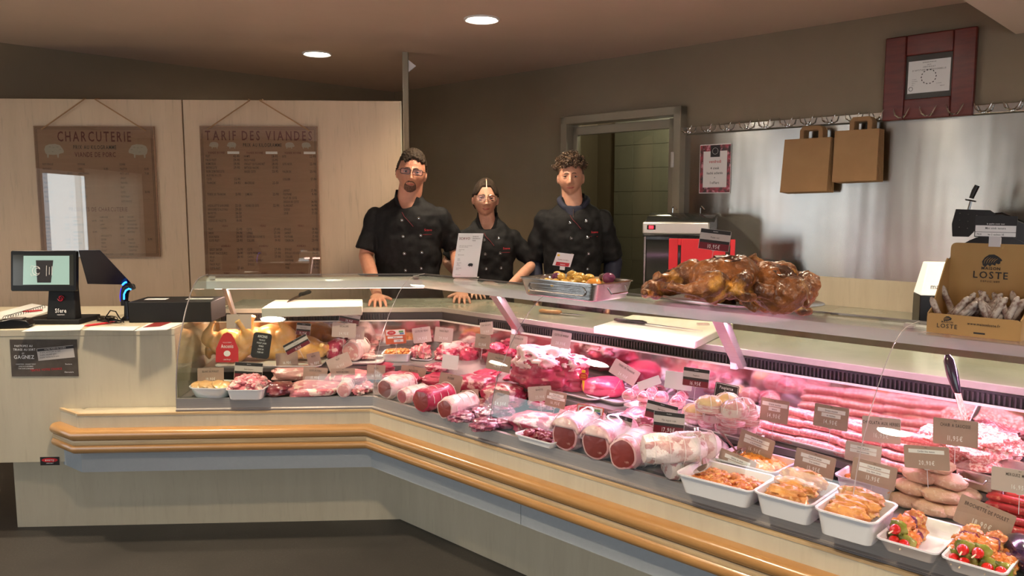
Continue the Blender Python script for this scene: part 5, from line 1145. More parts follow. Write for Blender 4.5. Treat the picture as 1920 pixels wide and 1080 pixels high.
o = obj('red_pen', MB().tube([(0, 0, .004), (q1-q0)*.1+Vector((0, 0, .004)), (q1-q0)*.9+Vector((0, 0, .004)), (q1-q0)+Vector((0, 0, .004))], [.0015, .005, .005, .004], 10), 'red_bright', None); o.location = (q0.x, q0.y, DT); tag(o, 'red pen lying on the desk edge beside the till base', 'pen')
flatsheet('paper_sheet', 'cream folded sheet on the desk in front of the till base', 'paper', [(40, 622), (150, 619), (160, 609), (66, 611)], DT, 'card_kraft' if False else 'paper')
flatsheet('paper_sheet', 'white sheet near the right end of the desk under the leaflet', 'paper', [(155, 619), (250, 620), (262, 612), (170, 613)], DT, 'paper')
flatsheet('leaflet', 'white leaflet at the right end of the desk', 'leaflet', [(252, 621), (312, 619), (345, 606), (280, 607)], DT+.001, 'paper', t=.003)
flatsheet('leaflet', 'small printed leaflet with a dark picture beside the black box', 'leaflet', [(268, 614), (300, 612), (322, 604), (290, 605)], DT+.0045, 'ink_red')
m = MB(); rnd = random.Random(5); pts = []
for i in range(170): pts.append(P(204+24*math.sin(i*.23)*math.cos(i*.031), 599+6.5*math.sin(i*.19+1)*math.cos(i*.05), DT+.004+.010*(.5+.5*math.sin(i*.13))))
c = pts[0].copy(); m.tube([p-c for p in pts], .0026, 6); m.tube([p-c for p in [P(196, 600, DT+.01), P(200, 592, DT+.03), P(207, 582, DT+.055), P(217, 584, DT+.05), P(224, 596, DT+.02), P(232, 604, DT+.006)]], .0028, 6)
o = obj('black_cable', m, 'black', None); o.location = c; tag(o, 'tangle of black cable between the till and the scanner', 'cable')
# flyer on the desk front, sticker
def facing(px0, py0, px1, py1, d, seg): # poster on an upright plane
    a, b = PD(px0, py0, d, seg), PD(px1, py1, d, seg); c = (a+b)/2; return c, (b.xy-a.xy).length, a.z-b.z
M['flyer_dark'] = pm('dark_flyer_print', (.075, .06, .05), .25, var=(.11, .09, .075), scale=8, coat=.4)
c, w2, h2 = facing(18, 637, 148, 705, DF-.002, 'L')
t = thing('raffle_flyer', 'dark landscape flyer about a prize draw taped to the till desk', 'flyer', c, aL, ry=math.radians(.5))
obj('sheet', MB().prism([(-w2/2, -h2/2), (w2/2, -h2/2), (w2/2, h2/2), (-w2/2, h2/2)], -.0008, 0), 'flyer_dark', t)
m = MB()
text(m, 'PARTICIPEZ AU', -w2*.30, h2*.30, h2*.055, -.0014, .8); text(m, 'TIRAGE AU SORT', -w2*.29, h2*.20, h2*.06, -.0014, .8); text(m, 'ET', -w2*.31, h2*.10, h2*.045, -.0014, .8); text(m, 'GAGNEZ', -w2*.30, -.02*h2, h2*.10, -.0014, .9)
text(m, 'CONDITIONS : CHAQUE TICKET', -w2*.28, -h2*.18, h2*.03, -.0014, .8); text(m, "JUSQU'AU 31 DECEMBRE", -w2*.28, -h2*.24, h2*.03, -.0014, .8); text(m, 'VOIR DANS LE MAGASIN', -w2*.28, -h2*.30, h2*.03, -.0014, .8)
text(m, 'Boucherie', w2*.36, -h2*.18, h2*.035, -.0014, .8); text(m, 'Charcuterie', w2*.36, -h2*.40, h2*.04, -.0014, .8)
def rr_(m_, x0, z0, x1, z1, y, mat, r): 
    cx_, cz_ = (x0+x1)/2, (z0+z1)/2; w_, h_ = (x1-x0)/2, (z1-z0)/2; C_, S_ = math.cos(r), math.sin(r)
    m_.prism([(cx_+a*w_*C_-b*h_*S_, cz_+a*w_*S_+b*h_*C_) for a, b in ((-1, -1), (1, -1), (1, 1), (-1, 1))], y-.0003, y, mat)
rr_(m, -w2*.10, -h2*.03, w2*.45, h2*.30, -.0011, 1, .10); rr_(m, -w2*.10, h2*.22, w2*.45, h2*.29, -.0016, 2, .10)
text(m, 'VOTRE POIDS EN VIANDE', w2*.17, h2*.235, h2*.045, -.0021, .7, mat=1, rot=.10)
for i, q in enumerate(('1er prix : un bon pour un repas', '2e prix : un panier garni', '3e prix : un bon de 50 euros')): text(m, q, -w2*.06, h2*(.13-.07*i), h2*.038, -.0015, .7, 'l', 2, rot=.10)
text(m, 'TENTEZ VOTRE CHANCE', w2*.02, -h2*.34, h2*.06, -.0014, .8, mat=3, rot=.06)
obj('printing', m, ['ink_white', 'card_grey', 'ink', 'red_bright'], t)
c, w2, h2 = facing(75, 857, 112, 872, DF-.001, 'L')
t = thing('maker_sticker', 'small black and red rectangular sticker low on the till desk', 'sticker', c, aL)
obj('sheet', MB().prism([(-w2/2, -h2/2), (w2/2, -h2/2), (w2/2, h2/2), (-w2/2, h2/2)], -.0006, 0), 'ink', t)
m = MB(); m.prism([(w2*.42*math.cos(q), h2*.12+h2*.26*math.sin(q)) for q in [2*PI*i/20 for i in range(20)]], -.0010, -.0006, 0); text(m, 'averty', 0, h2*.02, h2*.28, -.0013, .9, mat=1); text(m, 'AGENCEMENT', 0, -h2*.30, h2*.10, -.001, .9, mat=1);
obj('printing', m, ['red_bright', 'ink_white'], t)
# ================================================================== things on top of the glass and on the marble
ZT = 1.1545
# folded acrylic notice
a, b = PD(857, 523, .43, 'R'), PD(901, 528, .43, 'R'); c = (a+b)/2; s = perp(c); w2 = (47*s)
t = thing('notice_holder', 'curved white printed notice standing on the glass between two workers', 'notice', (c.x, c.y, ZT), math.radians(-8))
hN = 84*s; prf = [(.07, .002), (.03, .0025), (.008, .008), (.0, .02), (.004, hN*.4), (.016, hN)]
m = MB(); n = len(prf); lean = 12*s
vs = [(sx*w2/2+lean*(z/hN)-lean*.5, y-.03, z) for sx in (-1, 1) for (y, z) in prf]+[(sx*w2/2+lean*(z/hN)-lean*.5, y-.0285, z) for sx in (-1, 1) for (y, z) in prf]
m.add(vs, [(i, i+1, n+i+1, n+i) for i in range(n-1)]+[(2*n+i, 3*n+i, 3*n+i+1, 2*n+i+1) for i in range(n-1)]+[(i, 2*n+i, 2*n+i+1, i+1) for i in range(n-1)]+[(n+i, n+i+1, 3*n+i+1, 3*n+i) for i in range(n-1)])
obj('sheet', m, 'paper', t)
m = MB(); text(m, 'SCAVO', -w2*.22, hN*.86, hN*.055, 0, .9, 'c', 0, .12)
for i in range(3): text(m, ['Societe de', 'Charcuterie et', 'Viande'][i], w2*.10, hN*(.92-.045*i), hN*.026, 0, .7, 'l', 1)
for i, q in enumerate(['Chers clients, nous vous informons', 'de nos jours et horaires', '', 'Ouvert le lundi', 'mardi', '', '', 'Mardi au samedi', '', '', 'Viande', 'Origine', '', 'Ne et eleve', 'Abattu', 'en France', '', 'Race bouchere', 'Eleveur', '', '', '', 'www.scavo.fr']):
    if q: text(m, q, -w2*.38, hN*(.72-.029*i), hN*.016, 0, .8, 'l', 1)
animal(m, w2*.18, hN*.3, w2*.2, 1, 1)
def bend(p):
    z = p[2]; y = np.interp(z, [0, .008, .02, hN*.4, hN], [.008, .004, 0, .004, .016]); return (p[0]+lean*(z/hN)-lean*.5, y-.031+p[1]*.3, z)
m.v = [bend(p) for p in m.v]; obj('printing', m, ['ink_red', 'ink'], t)
# steel tray with potatoes
zr = ZT+.068
a, b = P(968, 516, zr), P(1100, 528, zr)
LF_, RF_ = (968, 519), (1117, 533)
o, w_, d = dishD('gastro_tray', 'deep stainless steel roasting tray on the glass top', LF_, RF_, .235, zr, .067, mat='steel', cat='roasting tray', r=.022, rim=.012, taper=.90)
m = MB(); m.tube([(x*w_*.36, -d/2-.0+.010, .035+z*.012) for x, z in [(-1, 0), (-.96, 1), (-.9, 1.2), (.9, 1.2), (.96, 1), (1, 0), (.96, -1), (.9, -1.2), (-.9, -1.2), (-.96, -1)]], .0022, 6, closed=True); obj('embossed_rib', m, 'steel', o)
m = MB(); m.tube([(w_/2-.002, -.05, .05), (w_/2+.012, -.045, .028), (w_/2+.012, .045, .028), (w_/2-.002, .05, .05)], .0035, 8); obj('handle', m, 'chrome', o)
m = MB(); m.tube([(-w_/2+.002, -.05, .05), (-w_/2-.012, -.045, .028), (-w_/2-.012, .045, .028), (-w_/2+.002, .05, .05)], .0035, 8); obj('handle', m, 'chrome', o)
rnd = random.Random(12); k = 0
for lv in range(3):
    for i in range([22, 18, 9][lv]):
        x = rnd.uniform(-.40, .46 if lv == 0 else .18)*w_*.9; y = rnd.uniform(-.36, .36)*d; r_ = rnd.uniform(.015, .021)
        mb = MB(); blob(mb, (r_*1.35, r_, r_*.8), (0, 0, r_*.8), k, .10, 1.3, .95, .95, 14, 9); k += 1
        f = obj('roast_potato', mb, 'potato', None, fix=False); f.location = inT(o, x, y, .008+.021*lv+(.006 if lv else 0)); f.rotation_euler = (rnd.uniform(-.4, .4), 0, rnd.random()*6)
        tag(f, 'golden roast potato half in the steel tray on the glass', 'potato', 'roast potatoes in the steel tray')
for i, (x, y, z, sc_, mt_, nm, lb) in enumerate([(.30, .05, .052, .024, 'onion', 'prune', 'dark glossy prune on top of the potatoes'), (.20, .07, .056, .018, 'charred', 'charred_onion', 'charred piece of onion beside the dark prune'), (-.18, -.03, .056, .018, 'onion', 'prune', 'dark prune under the small sign in the tray'), (.36, -.06, .03, .03, 'carrot', 'tomato_half', 'orange brown half tomato at the right of the tray')]):
    mb = MB(); blob(mb, (sc_, sc_, sc_*.85), (0, 0, sc_*.8), 60+i, .08, 1.4); f = obj(nm, mb, mt_, None, fix=False); f.location = inT(o, x*w_, y, z); tag(f, lb, 'prune' if i in (0, 2) else 'vegetable')
t = thing('steel_ladle', 'steel ladle bowl resting at the left of the potato tray', 'ladle', inT(o, -w_*.38, .0, .05)); obj('bowl', MB().lathe([(0, .022), (.014, .020), (.026, .010), (.03, 0), (.027, 0), (.0, .017)], 20), 'chrome', t); obj('handle', MB().tube([(-.0, .02, .006), (-.02, .06, .0), (-.03, .09, -.01)], [.003, .004, .005], 8), 'chrome', t)
p = PD(1056, 487, .50, 'R'); t = thing('small_sign', 'small white and red card sign standing in the potato tray', 'sign', p, math.radians(-10), ry=math.radians(8)); s = perp(p); w2, h2 = 38*s, 25*s
t.rotation_euler = (0, math.radians(6), math.radians(-10))
obj('card', MB().prism([(-w2*.5, -h2/2), (w2*.38, -h2/2), (w2*.5, h2/2), (-w2*.34, h2/2)], -.0008, .0008), 'card_white', t)
m = MB(); m.prism([(-w2*.36, -h2*.48), (w2*.30, -h2*.48), (w2*.34, -h2*.2), (-w2*.32, -h2*.2)], -.0014, -.0009, 0); m.box((-w2*.25, -.0011, h2*.3), (w2*.12, .0004, h2*.15), 1); text(m, 'Pommes de terre', .0, -h2*.05, h2*.1, -.0012, .7, mat=2); text(m, 'maison', -.0, -h2*.40, h2*.12, -.0018, .7, mat=3)
obj('printing', m, ['red_bright', 'yellow', 'ink_red', 'card_white'], t); obj('foot', MB().box((0, .002, -h2*.62), (w2*.25, .004, h2*.3)), 'white_pl', t)
# roast chickens on a silver platter
a, b = P(1215, 560, ZT), P(1475, 582, ZT); c = (a+b)/2+Vector((*nR, 0))*.085+Vector((*uR, 0))*.03; a_ = aR
pt = thing('silver_platter', 'oval silver platter under the roast chickens', 'platter', (c.x, c.y, ZT), aR)
L_ = abs((b-a).dot(Vector((*uR, 0))))*.50+.06
obj('dish', MB().lathe([(0, .004), (.8, .004), (.86, .010), (1.0, .016), (1.0, .018), (.86, .013), (.8, .007), (0, .007)], 60, 0, Matrix.Scale(1, 4), L_, .19), 'steel', pt)
pt.children[0].data.update()
RCM = MB(); blob(RCM, (.090, .064, .056), (-.005, 0, .060), 3, .06, 1.8, .9, .9, 30, 18); blob(RCM, (.055, .050, .036), (-.045, 0, .088), 5, .05, 1.5, 1, 1, 24, 14)
for s_ in (-1, 1):
    blob(RCM, (.048, .030, .044), (.048, s_*.070, .052), 7+s_, .08, 1.8, 1, 1, 20, 12)
    RCM.tube([(.035, s_*.092, .080), (.060, s_*.098, .060), (.090, s_*.092, .046), (.125, s_*.078, .040), (.152, s_*.066, .044), (.162, s_*.060, .050)], [.022, .030, .024, .013, .010, .017], 12)
    RCM.tube([(-.05, s_*.055, .080), (-.02, s_*.088, .070), (.005, s_*.100, .048), (-.03, s_*.106, .034), (-.06, s_*.096, .030)], [.020, .022, .018, .015, .009], 10)
def rchick(px, py, z, dd, rz, tilt, roll_, sc_, lab):
    q = P(px, py, z)+Vector((*nR, 0))*dd; t = thing('roast_chicken', lab, 'roast chicken', (0, 0, 0), 0, 'roast chickens on the platter')
    b_ = obj('body', RCM, 'roast', t, fix=False); remesh(b_, .0042, 1)
    dm = b_.modifiers.new('skin', 'DISPLACE'); tx = bpy.data.textures.new('skin', 'CLOUDS'); tx.noise_scale = .018; tx.noise_depth = 2; dm.texture = tx; dm.strength = .011; dm.mid_level = .5
    mb = MB(); blob(mb, (.048, .034, .016), (-.028, 0, .108), 3, .3, 3, 1, 1, 22, 12); 
    b2_ = obj('charred_skin', mb, 'charred', t, fix=False); dm2 = b2_.modifiers.new('skin', 'DISPLACE'); dm2.texture = tx; dm2.strength = .008
    t.matrix_world = Matrix.Translation(q) @ Matrix.Rotation(rz, 4, 'Z') @ Matrix.Rotation(tilt, 4, 'Y') @ Matrix.Rotation(roll_, 4, 'X') @ Matrix.Scale(sc_, 4)
    return t
rchick(1243, 560, ZT+.014, .09, PI+.9, 0, .3, .82, 'roast chicken at the left end of the platter behind the lowest one')
rchick(1322, 566, ZT+.014, .045, PI+.45, .0, -.15, 1.0, 'brown roast chicken lying lowest left on the platter, drumstick to the front')
rchick(1355, 570, ZT+.014, .13, PI-.3, 0, .3, .92, 'roast chicken in the middle of the platter under the topmost one')
rchick(1400, 576, ZT+.072, .10, PI*.5+.5, -.55, .0, .98, 'brown roast chicken at the middle right of the platter, breast up and tallest there')
rchick(1448, 580, ZT+.024, .11, PI-.2, .0, -.35, .92, 'roast chicken with glossy ribbed skin at the far right of the platter')
rchick(1318, 568, ZT+.088, .08, PI+.10, -.05, -.1, .98, 'dark roast chicken on top of the others carrying the black price tag')
pricetag(1340, 450, 56, 38, .54, 'R', 'black', 'Poulet roti', '', '10,95€', 20, 6, 5, 'black banded price tag stuck in the topmost roast chicken', spike=.06)
# cardboard display of dry sausages
M['box_card'] = pm('tan_display_card', (.40, .225, .075), .55, var=(.37, .205, .066), scale=4)
M['dry_sausage'] = pm('dry_sausage', (.20, .11, .085), .7, var=(.52, .44, .38), scale=60, ramp=(.42, .58), bump=.001, bscale=120)
za = ZT+.004
a = P(1737, 622, za); b = P(1913, 641, za); u = (b-a); w_ = u.length; u.normalize(); ang = math.atan2(u.y, u.x); nn = Vector((-u.y, u.x, 0)); c = (a+b)/2; s = perp(c)
# shelf plate that carries it
sp = thing('acrylic_shelf', 'clear ledge under the tan sausage display box', 'shelf', (c.x, c.y, ZT), ang)
obj('plate', MB().box((.02, .07, .0015), (w_+.06, .22, .003)), 'plexi', sp)
bx = thing('sausage_display_box', 'tan cardboard counter display with a lion emblem holding dry sausages', 'display box', (c.x, c.y, za), ang)
hf = 38*s; hbk = 170*s; dp = .15
obj('front_panel', MB().prism(roundrect(w_, hf, .010, cy=hf/2), -.0015, .0015), 'box_card', bx)
m = MB(); m.prism([(0, 0), (dp, 0), (dp, hbk*.80), (dp-.02, hbk*.82), (dp-.035, hbk*.75), (.03, hf*1.25), (.0, hf)], -w_/2, -w_/2+.003, axis='x'); m.prism([(0, 0), (dp, 0), (dp, hbk*.80), (dp-.02, hbk*.82), (dp-.035, hbk*.75), (.03, hf*1.25), (.0, hf)], w_/2-.003, w_/2, axis='x'); obj('side_panel', m, 'box_card', bx)
m = MB().prism(roundrect(w_-.006, hbk, .014, cy=hbk/2), dp, dp+.003); obj('back_panel', m, 'box_card', bx); obj('floor_panel', MB().box((0, dp/2, .002), (w_-.004, dp-.004, .002)), 'box_card', bx)
m = MB(); xb = -w_*.02
def lion(m, x, z, r, y):
    m.prism([(x+r*a_, z+r*b_) for a_, b_ in [(-1, -.7), (-1.1, -.2), (-.8, .35), (-.3, .75), (.3, .8), (.8, .55), (1.15, .25), (1.3, .0), (1.05, -.1), (1.1, -.35), (.85, -.5), (.6, -.35), (.5, -.7), (.1, -.55), (-.1, -.85), (-.4, -.6), (-.7, -.95)]], y-.0004, y)
def lionlines(m, x, z, r, y):
    for k in range(5):
        m.tube([(x+r*(-.85+.28*k), y, z-r*(.5-.05*k)), (x+r*(-.75+.3*k), y, z+r*.0), (x+r*(-.35+.28*k), y, z+r*(.42-.04*k))], [.0003, r*.05, .0003], 5)
m2_ = m = MB(); text(m, 'LOSTE', xb, hbk*.60, hbk*.082, dp-.0015, .95, 'c', 0, .22); text(m, 'MAISON', xb, hbk*.70, hbk*.035, dp-.0015, .95, 'c', 0, .22); text(m, 'DEPUIS 1889', xb, hbk*.555, hbk*.022, dp-.0015, .9, 'c', 0, .35)
lion(m, xb, hbk*.81, hbk*.085, dp-.001)
obj('back_printing', m, 'ink', bx); m = MB()
x2 = -w_*.27; text(m, 'LOSTE', x2, hf*.30, hf*.22, -.0025, .95, 'c', 0, .2); text(m, 'MAISON', x2, hf*.56, hf*.10, -.0025, .95, 'c', 0, .2); lion(m, x2, hf*.78, hf*.16, -.002)
text(m, 'www.maisonloste.fr', w_*.12, hf*.58, hf*.14, -.0025, .8, 'c', 0, .12); m.box((w_*.08, -.002, hf*.2), (w_*.12, .0008, hf*.08))
obj('front_printing', m, 'ink', bx)
m = MB(); lionlines(m, xb, hbk*.81, hbk*.085, dp-.0018); obj('back_emblem_lines', m, 'box_card', bx); m = MB(); lionlines(m, x2, hf*.78, hf*.16, -.0028); obj('emblem_lines', m, 'box_card', bx)
rnd = random.Random(3); pr_ = None
ms_ = sausage(.115, .0085, 77, .002)
for i in range(30):
    if pr_ is None: pr_ = ob = obj('dry_sausage', ms_, 'dry_sausage')
    else: ob = dup(pr_)
    x = rnd.uniform(-.42, .44)*w_; y = rnd.uniform(.02, dp-.03); tilt = rnd.uniform(-1.35, -.75)*(1 if rnd.random() < .65 else -1) 
    if abs(x) > w_*.36: tilt = math.copysign(1.15, -x) if i % 2 else tilt
    z0 = hf*.55+rnd.uniform(.0, .4)*hf+(y/dp)*hf*.5
    ob.matrix_world = Matrix.Translation((c.x, c.y, za)) @ Matrix.Rotation(ang, 4, 'Z') @ Matrix.Translation((x, y, z0)) @ Matrix.Rotation(rnd.uniform(-.3, .3), 4, 'X') @ Matrix.Rotation(tilt, 4, 'Y') @ Matrix.Translation((0, 0, -.0085))
    tag(ob, 'white-bloomed dry sausage stick in the tan display box', 'dry sausage', 'dry sausages in the display box')
# its label
p = P(1866, 425, 1.35); p = Vector((c.x, c.y, 0))+nn*.148; q = PN(1867, 425, Vector((nn.x, nn.y)), nn.x*p.x+nn.y*p.y); s2 = perp(q); w2, h2 = 70*s2, 40*s2
t = thing('display_label', 'black and white product label clipped on the tan display box', 'label', q, ang)
obj('card', MB().prism([(-w2/2, -h2/2), (w2/2, -h2/2), (w2/2, h2/2), (-w2/2, h2/2)], -.0008, .0008), 'ink', t)
m = MB(); rect(m, -w2*.48, -h2*.25, w2*.48, h2*.05, -.0011, 0); rect(m, -w2*.48, -h2*.46, w2*.48, -h2*.27, -.0011, 0); text(m, 'Mini stick nature', 0, -h2*.12, h2*.10, -.0015, .8, mat=1); text(m, 'PRIX', -w2*.38, -h2*.41, h2*.09, -.0015, .7, mat=1); text(m, "les 2 sachets 5€", w2*.02, -h2*.41, h2*.09, -.0015, .7, mat=1); text(m, 'la qualite avant tout', 0, h2*.10, h2*.07, -.0012, .8, mat=0)
obj('printing', m, ['card_white', 'ink'], t); obj('clip', MB().box((0, .002, -h2*.68), (.028, .006, .030)), 'clear', t)
# ------------------------------------------------------------------ on the marble
def cboard(name, lab, pts, z, th):
    q = [P(*p, z+th) for p in pts]; c = sum(q, Vector())/4; m = MB().prism([(p.x-c.x, p.y-c.y) for p in q], 0, th, axis='z')
    o = obj(name, m, 'board', None, .004); o.location = (c.x, c.y, z); return tag(o, lab, 'cutting board')
cboard('cutting_board', 'thick white cutting board on the left marble top', [(490, 578), (679, 574), (680, 561), (516, 562)], .9605, .045)
cboard('cutting_board', 'white cutting board with a stained top on the right marble top', [(1113, 612), (1303, 640), (1375, 606), (1186, 590)], .9605, .03)
def knife(lab, p0, p1, p2, z, hm='black', hr=.012, name='kitchen_knife', bw_=.03):
    a, b, c = P(*p0, z), P(*p1, z), P(*p2, z); t = thing(name, lab, 'knife', (a.x, a.y, z)); b_ = b-a; c_ = c-a; nrm = Vector((-b_.y, b_.x, 0)).normalized()
    obj('handle', MB().tube([b_*0+Vector((0, 0, hr*.8)), b_*.12+Vector((0, 0, hr*.9)), b_*.5+Vector((0, 0, hr*.8)), b_*.88+Vector((0, 0, hr*.9)), b_+Vector((0, 0, hr*.8))], [hr*.7, hr*1.05, hr*.9, hr*1.05, hr*.7], 12, sq=(1, .75)), hm, t)
    m = MB(); e = (c_-b_)
    top = [b_+nrm*bw_*.4, b_+e*.5+nrm*bw_*.38, c_, b_+e*.75-nrm*bw_*.35, b_+e*.4-nrm*bw_*.55, b_-nrm*bw_*.5]
    vs = [(p.x, p.y, .006) for p in top]+[(p.x, p.y, .0085) for p in top]; n = 6
    m.add(vs, [tuple(range(n)), tuple(range(2*n-1, n-1, -1))]+[(i, i+n, (i+1) % n+n, (i+1) % n) for i in range(n)]); obj('blade', m, 'steel', t); return t
knife('black handled knife lying across the left cutting board', (581, 551), (563, 557), (537, 571), 1.006, 'black_soft', .014)
knife('black handled knife lying on the stained right cutting board', (1153, 603), (1211, 610), (1318, 624), .991, 'black', .012, bw_=.016)
knife('wooden handled steel lying on the marble before the young man', (1012, 587), (1052, 590), (1098, 594), .961, 'oak', .014, 'sharpening_steel', .02)
m = MB().prism(roundrect(.05, .035, .004), 0, .006, axis='z'); o = obj('soap_sachet', m, 'film', None); q = P(1318, 614, .991); o.location = (q.x, q.y, 1.002); tag(o, 'small clear sachet at the end of the right cutting board', 'sachet')
# ================================================================== on the steel wall and the rear worktop
def onwall(px0, py0, px1, py1, off):
    a, b = PW(px0, py0, off), PW(px1, py1, off); return (a+b)/2, (b.xy-a.xy).length, abs(a.z-b.z)
c, w2, h2 = onwall(1313, 272, 1369, 362, .016)
t = thing('promotion_poster', 'small portrait poster headed vendredi on the steel wall', 'poster', c, aR)
M['meat_print'] = pm('meat_photo_print', (.40, .05, .07), .3, var=(.05, .03, .03), scale=22, ramp=(.4, .6), third=(.6, .25, .3), tscale=30, tramp=(.55, .62))
obj('sheet', MB().prism([(-w2/2, -h2/2), (w2/2, -h2/2), (w2/2, h2/2), (-w2/2, h2/2)], -.001, .001), 'card_white', t)
obj('photo_border', MB().prism([(-w2*.485, -h2*.485), (w2*.485, -h2*.485), (w2*.485, h2*.485), (-w2*.485, h2*.485)], -.0016, -.0011), 'meat_print', t)
m = MB(); rect(m, -w2*.38, -h2*.38, w2*.38, h2*.36, -.0019, 0); rect(m, -w2*.15, h2*.24, w2*.15, h2*.48, -.0024, 1); m.tube([(w2*.09*math.cos(q), -.0028, h2*.36+w2*.09*math.sin(q)) for q in [2*PI*i/16 for i in range(16)]], .0008, 4, 0, closed=True)
text(m, 'vendredi', 0, h2*.12, h2*.065, -.0023, .8, mat=2); text(m, '4 steak', 0, -h2*.01, h2*.052, -.0023, .8, mat=1); text(m, 'haché achetés', 0, -h2*.11, h2*.052, -.0023, .8, mat=1); text(m, '=', 0, -h2*.20, h2*.04, -.0023, .8, mat=1); text(m, '1 offert', 0, -h2*.31, h2*.055, -.0023, .8, mat=1)
obj('printing', m, ['card_white', 'ink', 'red_bright'], t)
# diploma
TLq, TRq, BLq = PW(1663, 73, .03), PW(1835, 53, .03), PW(1654, 228, .03)
w2 = (TRq.xy-TLq.xy).length; h2 = TLq.z-BLq.z; c = (TLq+TRq)/2; c.z = TLq.z-h2/2
M['mahogany'] = pm('dark_red_wood', (.135, .018, .012), .35, var=(.095, .012, .009), scale=6, stretch=(1, 1, 6))
M['mat_board'] = pm('dark_mount', (.05, .045, .035), .5)
t = thing('framed_diploma', 'square dark red frame with a small white diploma high on the right wall', 'picture frame', c, aR)
fr = .105; m = MB()
for sx in (-1, 1): m.box((sx*(w2/2-fr/2), 0, 0), (fr, .035, h2))
for sz in (-1, 1): m.box((0, 0, sz*(h2/2-fr/2)), (w2-2*fr, .033, fr))
obj('frame', m, 'mahogany', t, .006); obj('mount', MB().box((0, .006, 0), (w2-2*fr, .01, h2-2*fr)), 'mat_board', t)
iw, ih = (w2-2*fr), (h2-2*fr); pw, ph = iw*.90, ih*.74
obj('paper', MB().box((0, 0, -.0), (pw, .001, ph)), 'paper', t)
m = MB(); text(m, 'REPUBLIQUE FRANCAISE', 0, ph*.42, ph*.03, -.001, .8); text(m, 'MINISTERE', 0, ph*.35, ph*.02, -.001, .8); text(m, 'CERTIFICAT', 0, ph*.27, ph*.045, -.001, .8, track=.3); text(m, "D'APTITUDE PROFESSIONNELLE", 0, ph*.18, ph*.05, -.001, .7, track=.3)
for i in range(14):
    a0 = 2*PI*i/14; m.prism([(ph*.22*math.cos(a0+e)*f, -ph*.02+ph*.22*math.sin(a0+e)*f) for e, f in ((-.16, .95), (0, 1.06), (.16, 1.0), (0, .9))], -.0012, -.0008)
for i, q in enumerate(('Le titulaire', 'Vu le diplome', 'delivre a', 'Fait a', 'le')): text(m, q, -pw*.40, -ph*(.08+.06*i), ph*.022, -.001, .9, 'l')
text(m, 'Le recteur', pw*.25, -ph*.25, ph*.025, -.001, .9); text(m, 'Signature', pw*.33, -ph*.33, ph*.025, -.001, .9)
m.tube([(-pw*.42+ph*.06*math.cos(q), -.001, -ph*.36+ph*.06*math.sin(q)) for q in [2*PI*i/16 for i in range(16)]], .0012, 4, closed=True); obj('printing', m, 'ink', t)
# paper bags
M['bag_kraft'] = pm('brown_kraft_paper', (.33, .185, .075), .7, var=(.30, .165, .066), scale=5)
M['bag_kraft_dark'] = pm('brown_kraft_fold', (.26, .14, .055), .7)
def bag(x0, y0, x1, y1, off, lab, skew, grp, hx, n=7):
    c, w2, h2 = onwall(x0, y0, x1, y1, off); t = thing('paper_bag', lab, 'paper bag', c, aR, grp)
    w2 = w2*.96; sk = skew*w2
    for i in range(1):
        m = MB().prism([(-w2/2-sk, -h2/2), (w2/2-sk*.6, -h2/2+.006), (w2/2, h2/2+.0), (-w2/2, h2/2-.0)], -.0018, .0018); obj('front', m, 'bag_kraft', t)
    return t, w2, h2
for gi, (x0, y0, x1, y1, sk, grp, nb) in enumerate([(1470, 262, 1556, 360, .07, 'flat brown bags hanging in the left bundle', 6), (1564, 246, 1646, 340, .02, 'flat brown bags hanging in the right bundle', 6)]):
    for i in range(nb):
        off = .115-.011*i; dx = i*1.8
        t, w2, h2 = bag(x0+dx, y0+i*.4, x1+dx, y1+i*.6, off, 'flat brown kraft paper bag in the %s hanging bundle' % ('left' if gi == 0 else 'right'), sk-.012*i, grp, 0)
        hm = MB()
        for sx in ((-.19, .19)):
            pass
        hw = w2*.20; xo = .02
        hm.prism([(xo-hw-.012, h2/2-.01), (xo-hw-.012, h2/2+.045), (xo-hw+.004, h2/2+.068), (xo+hw-.004, h2/2+.068), (xo+hw+.012, h2/2+.045), (xo+hw+.012, h2/2-.01), (xo+hw-.012, h2/2-.01), (xo+hw-.012, h2/2+.040), (xo+hw-.016, h2/2+.046), (xo-hw+.016, h2/2+.046), (xo-hw+.012, h2/2+.040), (xo-hw+.012, h2/2-.01)], -.0010, .0010)
        obj('handle', hm, 'bag_kraft_dark', t)
# counter-top warmer / sealing machine
zb_ = .92; t0_ = tW(1214, 520)
base = PN(1212, 520, nR, cW-.40); u0 = uR.dot(base.xy-WC)
a = PN(1212, 430, nR, cW-.42); b = PN(1326, 430, nR, cW-.42); s = perp(a); wm = (b.xy-a.xy).length
mc = thing('sealing_machine', 'steel vacuum sealing cabinet with a red digit display on the rear worktop', 'machine', (0, 0, 0)); 
mid = (a+b)/2; mc.location = (mid.x, mid.y, zb_); mc.rotation_euler.z = aR+math.radians(22)
Hm = PN(1270, 417, nR, cW-.42).z-zb_; wm *= .92; dm_ = .36; A = mc.rotation_euler.z
m = MB(); m.prism([(0, 0), (dm_, 0), (dm_, Hm+.04), (.12, Hm+.03), (0, Hm)], wm/2-.014, wm/2, axis='x'); m.prism([(0, 0), (dm_, 0), (dm_, Hm+.04), (.12, Hm+.03), (0, Hm)], -wm/2, -wm/2+.014, axis='x'); m.box((0, dm_-.01, Hm/2), (wm-.02, .02, Hm)); m.box((0, dm_/2, .01), (wm-.02, dm_-.02, .02)); m.box((0, dm_/2+.02, Hm-.05), (wm-.02, dm_-.05, .02)); obj('cabinet', m, 'steel', mc, .003)
obj('control_band', MB().box((0, -.006, Hm-.035), (wm+.01, .03, .075)), 'alu_light', mc, .010)
obj('band_underlip', MB().box((0, -.004, Hm-.08), (wm+.01, .026, .012)), 'black', mc, .004)
